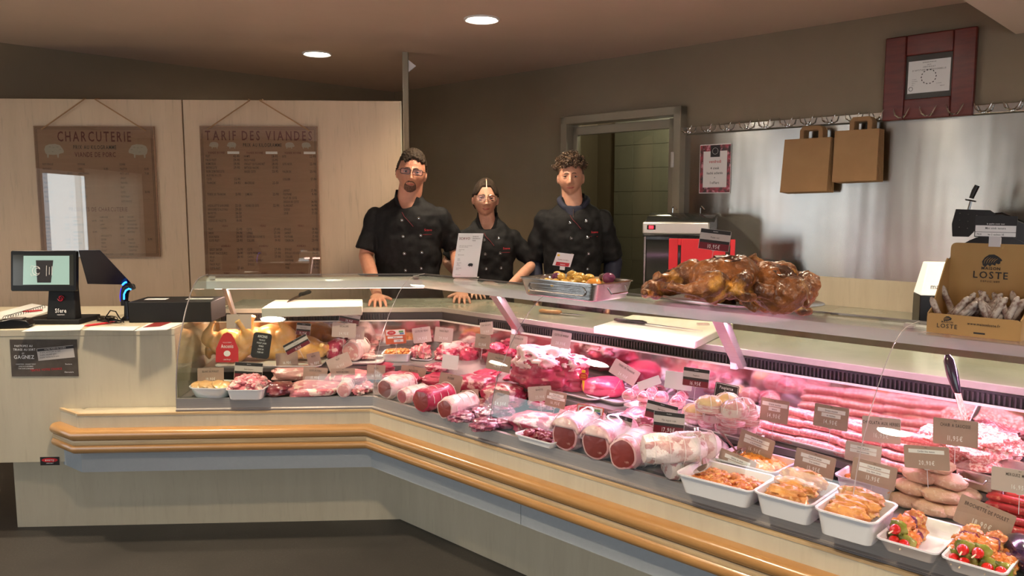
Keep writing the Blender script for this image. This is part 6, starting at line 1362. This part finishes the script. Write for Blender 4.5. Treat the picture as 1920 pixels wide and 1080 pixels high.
obj('display_bezel', MB().box((-wm/2+.05, -.022, Hm-.03), (.052, .006, .028)), 'black', mc, .004)
M['red_led'] = pm('red_led', (.5, 0, 0), .4, emit=(1, .03, .05), estr=2.5)
m = MB(); text(m, '-0', -wm/2+.05, Hm-.037, .014, -.026, .9); m.box((-wm/2+.05, -.0252, Hm-.03), (.028, .001, .019)); obj('red_digits', m, 'red_led', mc)
m = MB(); m.prism([(.0, Hm+.004), (.05, Hm+.035), (.14, Hm+.055), (.28, Hm+.05), (.34, Hm+.028), (.30, Hm+.028), (.12, Hm+.034), (.02, Hm+.003)], -wm/2+.01, wm/2+.03, axis='x'); obj('lid', m, 'screen_dark', mc, .003)
m = MB()
for x in (-.06, .11): m.tube([(x, .20, Hm+.045), (x, .20, Hm+.085), (x+.01, .19, Hm+.095), (x+.03, .18, Hm+.075)], .004, 8)
obj('lid_prong', m, 'chrome', mc)
obj('door_glass', MB().box((0, .012, (Hm-.1)/2), (wm-.03, .01, Hm-.11)), 'screen_dark', mc, .002)
m = MB().prism([(-.02, .05), (-.02, .19), (.13, .19), (.13, .13), (.02, .13), (.02, .05)], -.006, -.0)
p = PN(1315, 480, nR, cW-.52); s = perp(p); rt = thing('red_rack', 'bright red plastic holder with oval slot standing before the machine', 'holder', p, aR+math.radians(22)); w2, h2 = 122*s, 64*s
rb = MB(); rb.prism(roundrect(w2, h2, .02)[:], -.006, .006); 
def frame_slot(mb, W_, H_, r, slots, y0, y1):
    xs = sorted({-W_/2, W_/2}.union(*[{a, b} for a, b, c_, d_ in slots])); 
    for i in range(len(xs)-1):
        xm = (xs[i]+xs[i+1])/2; sl = [q for q in slots if q[0] < xm < q[1]]
        if not sl: mb.box((xm, (y0+y1)/2, 0), (xs[i+1]-xs[i], y1-y0, H_))
        else:
            a, b, c_, d_ = sl[0]; mb.box((xm, (y0+y1)/2, (-H_/2+c_)/2), (xs[i+1]-xs[i], y1-y0, c_+H_/2)); mb.box((xm, (y0+y1)/2, (H_/2+d_)/2), (xs[i+1]-xs[i], y1-y0, H_/2-d_))
rb = MB(); frame_slot(rb, w2, h2, 0, [(-w2*.36, -w2*.31, -h2*.3, h2*.3), (w2*.36, w2*.43, -h2*.4, h2*.32)], -.006, .006); obj('body', rb, 'red_bright', rt, .003)
obj('foot', MB().box((0, .02, -(p.z-zb_)/2-h2/4), (w2*.8, .03, p.z-zb_-h2/2)), 'black', rt)
m = MB(); p = PN(1440, 470, nR, cW-.20); bb = obj('black_block', MB().prism([(-.07, 0), (.10, 0), (.10, .06), (.02, .25), (-.07, .26)], -.05, .05), 'black', None, .004); bb.location = (p.x, p.y, zb_); bb.rotation_euler.z = aR; tag(bb, 'tall black block-shaped device right of the sealing machine', 'device')
# slicer and white lit box on the right
p = PN(1752, 545, nR, cW-.62); s = perp(p); w_ = .07
lb = thing('white_appliance', 'white appliance with a black foot half hidden by the display box', 'appliance', (p.x, p.y, zb_), aR+.5)
hh_ = PN(1752, 492, nR, cW-.62).z-zb_; hm_ = PN(1752, 552, nR, cW-.62).z-zb_
m = MB().add([(-.07, -.06, hm_), (.10, -.06, hm_), (.10, .08, hm_), (-.07, .08, hm_), (-.04, -.04, hh_), (.10, -.04, hh_), (.10, .06, hh_), (-.04, .06, hh_)], [(0, 3, 2, 1), (4, 5, 6, 7), (0, 1, 5, 4), (1, 2, 6, 5), (2, 3, 7, 6), (3, 0, 4, 7)])
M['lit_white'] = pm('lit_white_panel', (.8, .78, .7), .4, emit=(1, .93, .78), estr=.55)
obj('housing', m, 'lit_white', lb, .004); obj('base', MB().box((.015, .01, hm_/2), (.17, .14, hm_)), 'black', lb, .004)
m = text(MB(), 'maja', .0, hm_+.03, .024, -.0605, .9, track=.1); m.v = [(a_, b_+(c_-hm_)*.10, c_) for a_, b_, c_ in m.v]; obj('lettering', m, 'seam', lb)
p = PN(1850, 470, nR, cW-.33); sl = thing('meat_slicer', 'black and steel meat slicer with an upright handle on the rear worktop', 'slicer', (p.x, p.y, zb_), aR+.2)
s = perp(p); zz = lambda py: PN(1850, py, nR, cW-.33).z-zb_
X = lambda px: (px-1850)*s*1.05
m = MB().lathe([(0, -.02), (.19, -.02), (.20, -.005), (.20, .01), (0, .012)], 48, 0, Matrix.Translation((X(1862), .0, zz(520))) @ Matrix.Rotation(PI/2, 4, 'X')); obj('blade_guard', m, 'black', sl)
m = MB().lathe([(0, -.026), (.165, -.024), (.17, -.021)], 48, 0, Matrix.Translation((X(1862), .0, zz(520))) @ Matrix.Rotation(PI/2, 4, 'X')); obj('blade', m, 'chrome', sl)
m = MB().prism([(X(1799), zz(392)), (X(1794), zz(420)), (X(1796), zz(444)), (X(1822), zz(444)), (X(1840), zz(420)), (X(1862), zz(402)), (X(1852), zz(394))], -.05, -.035); obj('tooth_plate', m, 'black', sl, .002)
m = MB()
for i in range(4):
    for j in range(3): m.lathe([(0, .004), (.003, 0)], 8, 0, Matrix.Translation((X(1806+13*i), -.052, zz(400+13*j+2*i))) @ Matrix.Rotation(PI/2, 4, 'X'), cap=False)
obj('plate_rivets', m, 'chrome', sl)
m = MB().tube([(X(1818), -.04, zz(398)), (X(1822), -.04, zz(376))], .006, 8); obj('handle_rod', m, 'chrome', sl)
obj('handle_disc', MB().lathe([(0, -.004), (.022, -.003), (.024, .0), (.022, .003), (0, .004)], 24, 0, Matrix.Translation((X(1821), -.04, zz(376))) @ Matrix.Rotation(.2, 4, 'Y')), 'black', sl)
obj('handle_grip', MB().tube([(X(1822), -.04, zz(372)), (X(1826), -.04, zz(358)), (X(1830), -.04, zz(348))], [.010, .012, .011], 14), 'black', sl)
m = MB().prism([(X(1840), zz(420)), (X(1850), zz(400)), (X(1870), zz(398)), (X(1935), zz(430)), (X(1935), zz(470)), (X(1840), zz(470))], -.0, .10); obj('motor_housing', m, 'black', sl, .01)
obj('slicer_base', MB().box((X(1880), .02, .05), (.34, .20, .10)), 'alu_light', sl, .02)
# ================================================================== people
from mathutils.bvhtree import BVHTree
M['skin_man'] = pm('skin_man', (.50, .235, .15), .5, var=(.46, .20, .125), scale=30, sss=.08)
M['skin_woman'] = pm('skin_woman', (.56, .30, .205), .5, var=(.52, .26, .175), scale=30, sss=.08)
M['skin_young'] = pm('skin_young', (.55, .29, .195), .5, var=(.51, .25, .165), scale=30, sss=.08)
M['lips'] = pm('lips', (.36, .10, .075), .4)
M['hair_dark'] = pm('dark_hair', (.022, .014, .009), .75, spec=.2, var=(.042, .028, .018), scale=60, stretch=(1, 1, .3), bump=.002, bscale=150)
M['hair_brown'] = pm('brown_curls', (.045, .024, .012), .5, var=(.10, .055, .028), scale=40)
M['brow'] = pm('eyebrow', (.04, .022, .015), .7)
M['eye_white'] = pm('eye_white', (.60, .55, .50), .25)
M['iris'] = pm('dark_iris', (.04, .02, .012), .2)
M['jacket'] = pm('black_chef_jacket', (.0055, .0052, .006), .75, spec=.25, var=(.008, .008, .009), scale=80, bump=.004, bscale=7)
M['trousers'] = pm('black_trousers', (.006, .006, .008), .85, spec=.2)
M['navy'] = pm('navy_fleece', (.010, .012, .030), .8)
M['frame_dark'] = pm('dark_frame', (.02, .015, .02), .25)
M['frame_gold'] = pm('gold_frame', (.55, .40, .25), .3, .9)
M['lens'] = glass_mat('spectacle_lens', (.95, .94, .97), .22)
M['piping'] = pm('dark_red_piping', (.16, .015, .02), .6)
def sm(a, b, x):
    t = min(1, max(0, (x-a)/(b-a))); return t*t*(3-2*t)
def head_pt(d, hw=.076, jaw=.30, nose=1.0, fem=0):
    x, y, z = d
    hz = .118 if z > 0 else .112
    t = max(0, -z); wx = hw*(1-jaw*t**2.2); fy = .094 if y < 0 else .100
    if y < 0: fy *= 1-.10*t
    else: fy *= 1-.30*t
    X = x*wx*(1+.06*(1-abs(z))*(y > 0)); Y = y*fy; Z = z*hz
    if y < 0 : Y = -abs(Y)**.90*(.094**.10) 
    if y < .2:
        g = lambda cx, cz, sx, sz: math.exp(-((X-cx)/sx)**2/2-((Z-cz)/sz)**2/2)
        f = sm(.2, -.35, y); D = 0
        D += nose*(.027*g(0, -.036, .0095, .0085)+.018*g(0, -.020, .0080, .012)+.011*g(0, -.002, .0070, .013)+.013*(g(.0125, -.040, .0055, .006)+g(-.0125, -.040, .0055, .006)))
        D += .005*(g(.028, .019, .018, .006)+g(-.028, .019, .018, .006))*(1-fem*.5)-.010*(g(.031, .001, .013, .0085)+g(-.031, .001, .013, .0085))
        D += .004*(g(.040, -.028, .016, .016)+g(-.040, -.028, .016, .016))+.0055*g(0, -.064, .017, .0075)-.003*g(0, -.064, .02, .0016)-.003*g(0, -.078, .014, .005)+.008*g(0, -.097, .016, .012)
        Y -= D*f
    return Vector((X, Y, Z))
def head_mesh(off=None, n=84, k=64, **kw):
    vs = []
    for i in range(k+1):
        ph = PI*i/k
        for j in range(n):
            t = 2*PI*j/n; d = Vector((math.sin(ph)*math.sin(t), -math.sin(ph)*math.cos(t), math.cos(ph)))
            p = head_pt(d, **kw)
            if off: p = p+d*off(p, d)
            vs.append(tuple(p))
    fs = [(i*n+j, (i+1)*n+j, (i+1)*n+(j+1) % n, i*n+(j+1) % n) for i in range(k) for j in range(n)]
    mb = MB(); mb.add(vs, fs); return mb
def rings(mb, R, n=36, e=.85):
    vs = []
    for (x, y, z, w_, d, fz) in R:
        for j in range(n):
            a = 2*PI*j/n; c, s = math.cos(a), math.sin(a); c = math.copysign(abs(c)**e, c); s = math.copysign(abs(s)**e, s)
            vs.append((x+w_*c, y+d*s, z-fz*max(0, -s)**2))
    fs = [(i*n+j, i*n+(j+1) % n, (i+1)*n+(j+1) % n, (i+1)*n+j) for i in range(len(R)-1) for j in range(n)]
    fs += [tuple(range(n-1, -1, -1)), tuple((len(R)-1)*n+j for j in range(n))]
    return mb.add(vs, fs)
def seg_(pts, rs, k=5):
    P_ = []; R_ = []
    for i in range(len(pts)-1):
        for q in range(k): f = q/k; P_.append(Vector(pts[i]).lerp(Vector(pts[i+1]), f)); R_.append(rs[i]+(rs[i+1]-rs[i])*f)
    P_.append(Vector(pts[-1])); R_.append(rs[-1]); return P_, R_
def ball(mb, c, r): return mb.lathe([(r*math.sin(PI*i/8), -r*math.cos(PI*i/8)) for i in range(9)], 14, 0, Matrix.Translation(c))
def hand(mb, w_, d, side, up=Vector((0, 0, 1)), th=1, curl=.25, sc_=1.0):
    d = d.normalized(); side = (side-d*side.dot(d)).normalized(); nrm = up
    blob(mb, (.046*sc_, .040*sc_, .016*sc_), (0, 0, 0), 2, .03, 1, .9, 1, 20, 12, M4=Matrix.Translation(w_+d*.045*sc_) @ Matrix((( d.x, side.x, nrm.x, 0), (d.y, side.y, nrm.y, 0), (d.z, side.z, nrm.z, 0), (0, 0, 0, 1))))
    for i, (o, L_, a) in enumerate(((-.030, .062, -.26), (-.010, .076, -.08), (.010, .080, .06), (.029, .072, .22))):
        b0 = w_+d*.078*sc_+side*o*sc_; dd = (d+side*a).normalized(); L_ *= sc_
        mb.tube([b0-dd*.02, b0, b0+dd*L_*.4+nrm*.006, b0+dd*L_*.75+nrm*(.004-.3*curl*L_), b0+dd*L_-nrm*curl*L_*.7], [.0095*sc_, .0095*sc_, .0088*sc_, .0080*sc_, .0062*sc_], 10)
    b0 = w_+d*.030*sc_+side*.030*sc_*th; dd = (d*.65+side*.75*th).normalized()
    mb.tube([b0-dd*.015, b0, b0+dd*.032*sc_, b0+dd*.060*sc_-nrm*.004], [.012*sc_, .0115*sc_, .0098*sc_, .0075*sc_], 10)
def person(label, X, Y, h, yaw, skin, arms, head, sc_w=1.0, hair=None, fem=0, sleeve=.72, under=False, beard=False, glasses=None, logo=True, lean=0):
    k = h/1.75; t = thing('person', label, 'person', (X, Y, 0), yaw, None)
    S = lambda p: Vector((p[0]*k, p[1]*k, p[2]*k))
    hc = Vector((head.get('x', 0), head.get('y', -.02)*k, 1.632*k)); HR = Matrix.Translation(hc) @ Matrix.Rotation(head.get('yaw', 0), 4, 'Z') @ Matrix.Rotation(head.get('roll', 0), 4, 'Y') @ Matrix.Rotation(head.get('pitch', 0), 4, 'X') @ Matrix.Scale(head.get('s', 1.0)*k, 4)
    kw = dict(hw=head.get('w', .074), jaw=head.get('jaw', .30), nose=head.get('nose', 1), fem=fem)
    body = MB()
    body.join(head_mesh(**kw), HR)
    for s in (-1, 1): blob(body, (.007, .017, .030), (0, 0, 0), 1, .05, 1, 1, 1, 14, 10, M4=HR @ Matrix.Translation((s*(kw['hw']+.003), .008, -.012)) @ Matrix.Rotation(s*.35, 4, 'Z'))
    w_ = sc_w
    R = [(0, 0, .80, .150, .105, 0), (0, 0, .92, .165*w_, .115, 0), (0, 0, 1.06, .138*w_, .10, 0), (0, 0, 1.20, .148*w_, .108, 0), (0, 0, 1.33, .168*w_, .108, 0), (0, .005, 1.39, .160*w_, .09, 0), (0, .008, 1.425, .12*w_, .075, 0), (0, .008, 1.465, .072, .062, 0), (hc.x/k*.5, .0, 1.52, .054*head.get('neck', 1), .056, 0), (hc.x/k, -.005, 1.60, .052*head.get('neck', 1), .056, 0)]
    rings(body, [(a*k, b*k, c*k, d*k, e*k, f) for a, b, c, d, e, f in R])
    for s in (-1, 1):
        P_, R_ = seg_([S((s*.085, 0, .86)), S((s*.095, -.01, .48)), S((s*.10, .01, .09))], [.085*k, .055*k, .036*k]); body.tube(P_, R_, 16)
        P_, R_ = seg_([S((s*.10, .03, .05)), S((s*.105, -.06, .045)), S((s*.11, -.17, .035))], [.034*k, .036*k, .028*k]); body.tube(P_, R_, 12)
    aw = 1-.14*fem
    for s, (el, wr, hd, sd, th) in zip((-1, 1), arms):
        sh = S((s*.165*w_, .005, 1.375)); el = Vector(el); wr = Vector(wr)
        P_, R_ = seg_([sh, sh.lerp(el, .5), el, el.lerp(wr, .35), wr], [.052*k*aw, .046*k*aw, .040*k*aw, .040*k*aw, .026*k*aw]); body.tube(P_, R_, 16); ball(body, sh, .053*k*aw); ball(body, el, .040*k*aw)
        hand(body, wr, Vector(hd), Vector(sd), Vector((0, 0, 1)) if abs(Vector(hd).normalized().z) < .7 else Vector((s, 0, 0)), th, .28, .98*k*(1-.08*fem))
    b = obj('body', body, skin, t, fix=False); r = b.modifiers.new('remesh', 'REMESH'); r.mode = 'VOXEL'; r.voxel_size = .0042; r.use_smooth_shade = True
    q = b.modifiers.new('smooth', 'SMOOTH'); q.iterations = 2; q.factor = .4
    bpy.context.view_layer.update(); dg = bpy.context.evaluated_depsgraph_get(); me = bpy.data.meshes.new_from_object(b.evaluated_get(dg)); b.modifiers.clear(); b.data = me; me.shade_smooth(); me.materials.clear(); me.materials.append(M[skin])
    # face parts
    def shell(name, fn, mat, **k2): return obj(name, (lambda m: (setattr(m, 'v', [tuple(HR @ Vector(p)) for p in m.v]), m)[1])(head_mesh(fn, **{**kw, **k2})), mat, t, fix=False, angle=180)
    lipm = lambda p, d: -.006+.0075*sm(1.15, .75, (p.x/.025)**2+((p.z+.066-.0045*(p.x/.025)**2)/.0062)**2) if p.y < 0 else -.006
    shell('lips', lipm, 'lips', n=160, k=130)
    for s in (-1, 1):
        sp = head_pt(Vector((s*.37, -.93, .01)).normalized(), **kw); c = Vector((s*.031, sp.y+.0065, .001))
        e = MB(); e.lathe([(0.0118*math.sin(PI*i/14), -.0118*math.cos(PI*i/14)) for i in range(15)], 20, 0, HR @ Matrix.Translation(c) @ Matrix.Rotation(PI/2, 4, 'X'))
        eo = obj('eye', e, ['eye_white'], t)
        i_ = MB(); i_.lathe([(0, .0127), (.0022, .0125), (.0052, .0112), (.0054, .0108)], 18, 0, HR @ Matrix.Translation(c) @ Matrix.Rotation(PI/2, 4, 'X'), cap=False); obj('iris', i_, 'iris', eo)
        l_ = MB(); arc_ = lambda z0, z1, r: [HR @ (c+Vector((.0135*math.cos(a), -math.sqrt(max(0, 1-(math.cos(a)*.9)**2))*.0118-.001, z0+z1*math.sin(a)))) for a in [PI*q/10 for q in range(11)]]
        l_.tube(arc_(.0005, .0052, 1), [.0012+.0016*math.sin(PI*q/10) for q in range(11)], 6); obj('upper_lid', l_, skin, t)
        l_ = MB(); l_.tube([p+(HR.to_3x3() @ Vector((0, -.0009, -.0020))) for p in arc_(.0005, .0052, 1)], .0007, 5); obj('eyelashes', l_, 'brow', t)
        l_ = MB(); l_.tube(arc_(-.002, -.0045, 1), [.001+.0014*math.sin(PI*q/10) for q in range(11)], 6); obj('lower_lid', l_, skin, t)
        br = [HR @ (head_pt(Vector((s*a, -1, z)).normalized(), **kw)+Vector((0, -.0015, 0))) for a, z in ((.12, .160), (.28, .200), (.44, .205), (.58, .172))]; m = MB().tube(br, [.0022, .0036, .003, .0010], 6, sq=(1, .7)); obj('eyebrow', m, 'brow', t)
    if beard:
        def bf(p, d):
            if p.y > -.03: return -.006
            a = (p.x/.034)**2+((p.z+.080)/.036)**2; inn = (p.x/.022)**2+((p.z+.064)/.0085)**2
            v = sm(1.15, .85, a)*sm(.8, 1.25, inn)*(1-sm(-.050, -.044, p.z))
            return -.006+(.0085+.0018*mn.noise(p*260))*v
        M['beard_m'] = pm('dark_beard', (.07, .035, .022), .8, var=(.14, .07, .045), scale=120)
        shell('beard', bf, 'beard_m', n=150, k=120)
    if hair: hair(t, HR, kw, shell, k)
    if glasses:
        kind, fm = glasses; m = MB(); yy = -.108; W_, Hh = (.026, .0145) if kind == 'rect' else (.026, .020)
        ex = .45 if kind == 'rect' else .75
        lp = lambda s, r=1: [(s*.033+math.copysign(abs(math.cos(a))**ex, math.cos(a))*W_*r, yy+.25*abs(math.cos(a)*s > 0)*.0+.35*max(0, abs(s*.033+math.cos(a)*W_)-.03)*.6, .000+math.copysign(abs(math.sin(a))**ex, math.sin(a))*Hh*r) for a in [2*PI*q/28 for q in range(28)]]
        for s in (-1, 1):
            m.tube(lp(s), .0019 if kind == 'rect' else .0014, 6, closed=True)
            m.tube([(s*.060, yy+.012, .006), (s*.074, yy+.04, .006), (s*.079, .0, .004), (s*.079, .018, -.004)], .0014, 6)
        m.tube([(-.008, yy, .004), (0, yy-.003, .007), (.008, yy, .004)], .0013, 6)
        m.v = [tuple(HR @ Vector(p)) for p in m.v]; g_ = obj('spectacles', m, fm, t)
        for s in (-1, 1): l_ = MB(); pp_ = lp(s, .95); l_.add(pp_+[(a, b+.001, c) for a, b, c in pp_], [tuple(range(28)), tuple(range(55, 27, -1))]); l_.v = [tuple(HR @ Vector(p)) for p in l_.v]; obj('lens', l_, 'lens', g_)
    # clothes
    J = MB(); g2 = .020
    R = [(0, 0, .78, .175*w_, .125, 0), (0, 0, .92, .178*w_, .130, 0), (0, 0, 1.06, .165*w_, .122, 0), (0, 0, 1.20, .172*w_, .128, 0), (0, 0, 1.33, .182*w_, .126, 0), (0, .004, 1.395, .182*w_, .110, .0), (0, .006, 1.432, .150*w_, .098, .010), (0, .004, 1.462, .112*w_, .084, .025), (0, .004, 1.490, .082, .074, .065), (0, .004, 1.512, .070, .066, .11), (0, .004, 1.524, .066, .062, .14)]
    rings(J, [(a*k, b*k, c*k, d*k, e*k, f*k) for a, b, c, d, e, f in R])
    for s, (el, wr, hd, sd, th) in zip((-1, 1), arms):
        sh = S((s*.162*w_, .005, 1.375)); el = Vector(el); wr = Vector(wr); en = sh.lerp(el, sleeve); pre = sh.lerp(el, sleeve*.5)
        P_, R_ = seg_([sh, pre, en], [.066*k*aw, .066*k*aw, .070*k*aw]); J.tube(P_, R_, 20); ball(J, sh+Vector((0, 0, -.004)), .066*k*aw)
    j = obj('jacket', J, 'jacket', t, fix=False); r = j.modifiers.new('remesh', 'REMESH'); r.mode = 'VOXEL'; r.voxel_size = .006; r.use_smooth_shade = True; q = j.modifiers.new('smooth', 'SMOOTH'); q.iterations = 5; q.factor = .5
    tx = bpy.data.textures.new('folds', 'CLOUDS'); tx.noise_scale = .085; tx.noise_depth = 1; dm = j.modifiers.new('folds', 'DISPLACE'); dm.texture = tx; dm.strength = .030; dm.mid_level = .5
    bpy.context.view_layer.update(); dg = bpy.context.evaluated_depsgraph_get(); me = bpy.data.meshes.new_from_object(j.evaluated_get(dg)); j.modifiers.clear(); j.data = me; me.shade_smooth(); me.materials.clear(); me.materials.append(M['jacket'])
    bv = BVHTree.FromPolygons([v.co for v in me.vertices], [p.vertices for p in me.polygons])
    def surf(x, z):
        h_ = bv.ray_cast(Vector((x, -1, z)), Vector((0, 1, 0))); return h_[0].y if h_[0] is not None else -.12
    # collar
    c = MB(); vs = []; n = 40
    for i in range(n+1):
        a = math.radians(-90+ -8+(360+16)*i/n) ; ca, sa = math.cos(a), math.sin(a); fr_ = max(0, -sa)
        zt_ = (1.508-.105*fr_**2.0)*k; rr = (.068+.012*fr_**2)*k
        for (dz, dr2) in ((-.012, .006), (.030*(1-.35*fr_), -.002), (.030*(1-.35*fr_), -.006), (-.012, .001)): vs.append(((rr+dr2)*ca, (rr+dr2)*sa*.95-.004, zt_+dz))
    c.add(vs, [(i*4+q, (i+1)*4+q, (i+1)*4+(q+1) % 4, i*4+(q+1) % 4) for i in range(n) for q in range(4)]); obj('collar', c, 'jacket', t, fix=False)
    m = MB(); m.tube([(x*k, surf(x*k, z*k)-.003, z*k) for x, z in ((-.020, 1.41), (-.005, 1.385), (.02, 1.36), (.045, 1.33))], .0016, 5); obj('collar_piping', m, 'piping', t)
    for (bx_, bz) in ((-.018, 1.365), (.075, 1.375), (-.012, 1.275), (.084, 1.28), (-.006, 1.18), (.09, 1.185), (-.002, 1.085), (.085, 1.095)):
        y_ = surf(bx_*k, bz*k); m = MB(); m.tube([(bx_*k+.0075*math.cos(a), y_-.003, bz*k+.0075*math.sin(a)) for a in [2*PI*q/14 for q in range(14)]], .0012, 5, closed=True); m.box((bx_*k, y_-.002, bz*k), (.004, .002, .004)); obj('snap_button', m, 'chrome', t)
    m = MB(); text(m, 'Scavo', .125*k, 1.305*k, .013, 0, .9); m.box((.120*k, 0, 1.285*k), (.05, .0005, .0016)); m.v = [(x, surf(x, z)-.0022, z) for x, y, z in m.v]; obj('embroidery', m, 'red_bright', t)
    T_ = MB(); rings(T_, [(0, 0, z*k, w1*k, d1*k, 0) for z, w1, d1 in ((.76, .165, .115), (.88, .170, .122), (.98, .165, .12))])
    for s in (-1, 1): P_, R_ = seg_([S((s*.088, 0, .84)), S((s*.098, -.01, .48)), S((s*.10, .01, .07))], [.094*k, .070*k, .062*k]); T_.tube(P_, R_, 18)
    o = obj('trousers', T_, 'trousers', t, fix=False); remesh(o, .008, 4)
    sh_ = MB()
    for s in (-1, 1): blob(sh_, (.048*k, .14*k, .045), (s*.105*k, -.06*k, .045), 4, .03, 1, .85, 1, 24, 14)
    o = obj('shoes', sh_, 'black', t, fix=False)
    if under:
        for s, (el, wr, hd, sd, th) in zip((-1, 1), arms):
            u_ = MB(); sh = S((s*.17*w_, .005, 1.40)); el = Vector(el); wr = Vector(wr); P_, R_ = seg_([sh.lerp(el, .6), el, el.lerp(wr, .5), wr.lerp(el, .06)], [.052*k, .056*k, .050*k, .040*k]); u_.tube(P_, R_, 18)
            o = obj('fleece_sleeve', u_, 'navy', t, fix=False); remesh(o, .006, 3)
        u_ = MB(); u_.tube([((.082*math.cos(a))*k, (.078*math.sin(a)+.008)*k, (1.495+.018*math.sin(a)-.045*max(0, -math.sin(a))**2)*k) for a in [2*PI*q/30 for q in range(30)]], [.020+.008*max(0, math.sin(2*PI*q/30)) for q in range(30)], 12, closed=True)
        P_ = [(x*k, surf(x*k, z*k)+.006, z*k) for x, z in ((0, 1.43), (0, 1.39), (0, 1.35))]
        for q in range(9):
            z = 1.455-.011*q; hw_ = .052-.0052*q; u_.tube([(-hw_*k, -.070*k-.0022*q, z*k), (0, -.080*k-.0026*q, (z-.003)*k), (hw_*k, -.070*k-.0022*q, z*k)], .012, 10)
        o = obj('fleece_hood', u_, 'navy', t, fix=False); remesh(o, .005, 4)
        o = obj('zip', MB().tube([(0, -.096*k-.0022*q, z*k) for q, z in ((1, 1.445), (4, 1.41), (7, 1.38))], .002, 6), 'chrome', t)
    return t
def loc(X, Y, yaw, p): return Matrix.Rotation(-yaw, 4, 'Z') @ (Vector(p)-Vector((X, Y, 0)))
# man
def short_hair(t, HR, kw, shell, k):
    def f(p, d):
        line = .062+.010*math.sin(p.x*70+1)+.012*mn.noise(Vector((p.x*90, 0, 2))) if p.y < -.02 else .062-.085*sm(-.03, .012, p.y)-.035*sm(.015, .06, p.y)
        m_ = sm(line-.006, line+.004, p.z)
        return -.006+(.016+.007*sm(.05, .1, p.z)+.004*mn.noise(Vector((p.x*150, p.y*60, p.z*150))))*m_
    shell('hair', f, 'hair_dark', n=150, k=110)
X, Y, yw = -.612, 4.66, 0
h1 = P(706, 568, .975); h2 = P(866, 562, .975)
person('man in black short-sleeved jacket, glasses and goatee leaning on the counter', X, Y, 1.798, yw, 'skin_man',
       [(loc(X, Y, yw, (-.858, 4.62, 1.19)), loc(X, Y, yw, (h1.x-.012, h1.y+.10, 1.005)), (.18, -1, -.22), (1, .1, 0), 1),
        (loc(X, Y, yw, (-.335, 4.73, 1.22)), loc(X, Y, yw, (h2.x-.01, h2.y+.09, 1.005)), (.1, -1, -.22), (1, .1, 0), -1)],
       dict(x=.028, roll=.12, yaw=.12, w=.074, jaw=.26, nose=1.15, s=1.03, neck=1.28, pitch=.0), 1.10, short_hair, beard=True, glasses=('rect', 'frame_dark'), sleeve=.85)
def tied_hair(t, HR, kw, shell, k):
    def f(p, d):
        line = .075-.9*abs(p.x)**1.6*8 if p.y < -.02 else .02-.07*sm(-.03, .03, p.y)
        line = .070-.050*sm(.02, .06, abs(p.x)) if p.y < -.01 else .02-.085*sm(-.02, .03, p.y)
        part = 1-.9*sm(.0045, .0015, abs(p.x))*sm(.02, -.02, p.y)
        return -.006+.0145*sm(line-.008, line+.003, p.z)*part
    shell('hair', f, 'hair_dark', n=180, k=110)
    m = MB(); m.tube([tuple(HR @ Vector(p)) for p in [(.02, .085, .0), (.045, .105, -.02), (.062, .09, -.06), (.066, .07, -.10), (.062, .06, -.125)]], [.022, .022, .018, .014, .004], 12); obj('ponytail', m, 'hair_dark', t)
X, Y, yw = -.150, 4.86, 0
h1 = P(893, 557, .975); h2 = P(940, 558, .975)
person('woman in a black jacket with clear glasses and dark hair tied back', X, Y, 1.640, yw, 'skin_woman',
       [(loc(X, Y, yw, (-.40, 4.87, 1.14)), loc(X, Y, yw, (h1.x-.02, h1.y+.10, 1.003)), (.3, -1, -.2), (1, .3, 0), 1),
        (loc(X, Y, yw, (.135, 4.86, 1.13)), loc(X, Y, yw, (h2.x+.02, h2.y+.10, 1.003)), (-.5, -1, -.2), (1, -.4, 0), -1)],
       dict(x=-.012, roll=.03, yaw=.10, w=.072, jaw=.24, nose=.85, s=1.06, neck=.98, pitch=.0), 1.0, tied_hair, fem=1, glasses=('round', 'frame_gold'), sleeve=.86)
def curls(t, HR, kw, shell, k):
    def f(p, d):
        line = .070 if p.y < -.02 else .05-.085*sm(-.03, .02, p.y)
        return -.006+(.010+.016*sm(.02, .07, p.z))*sm(line-.006, line+.006, p.z)
    shell('hair', f, 'hair_brown')
    rnd = random.Random(2); m = MB()
    for i in range(330):
        a = rnd.uniform(-PI, PI); z = rnd.uniform(.32, 1.0); r = math.sqrt(max(0, 1-z*z)); d = Vector((r*math.sin(a), -r*math.cos(a), z))
        if d.y < -.3 and z < .47: continue
        c = head_pt(d, **kw)+d*rnd.uniform(.010, .036); q = rnd.uniform(.006, .0115); ax = Vector((rnd.uniform(-1, 1), rnd.uniform(-1, 1), rnd.uniform(-1, 1))).normalized(); u_ = ax.orthogonal().normalized(); v_ = ax.cross(u_); tu = rnd.uniform(1.1, 1.9)
        m.tube([HR @ (c+(u_*math.cos(b)+v_*math.sin(b))*q*(1-.25*b/(2*PI*tu))+ax*b*.0022) for b in [2*PI*tu*j/14 for j in range(15)]], [.0012]+[.0033]*13+[.0008], 6)
    obj('curls', m, 'hair_brown', t)
X, Y, yw = .372, 4.80, -.08
person('young man with curly brown hair, black jacket over a navy fleece', X, Y, 1.775, yw, 'skin_young',
       [((-.245, .05, 1.14), (-.215, -.06, .90), (.1, -.2, -1), (0, 1, 0), -1), ((.245, .05, 1.14), (.215, -.06, .90), (-.1, -.2, -1), (0, 1, 0), -1)],
       dict(x=-.018, roll=-.02, yaw=-.02, w=.073, jaw=.27, nose=.95, s=.97, neck=1.12, pitch=.0), 1.02, curls, sleeve=.92, under=True)
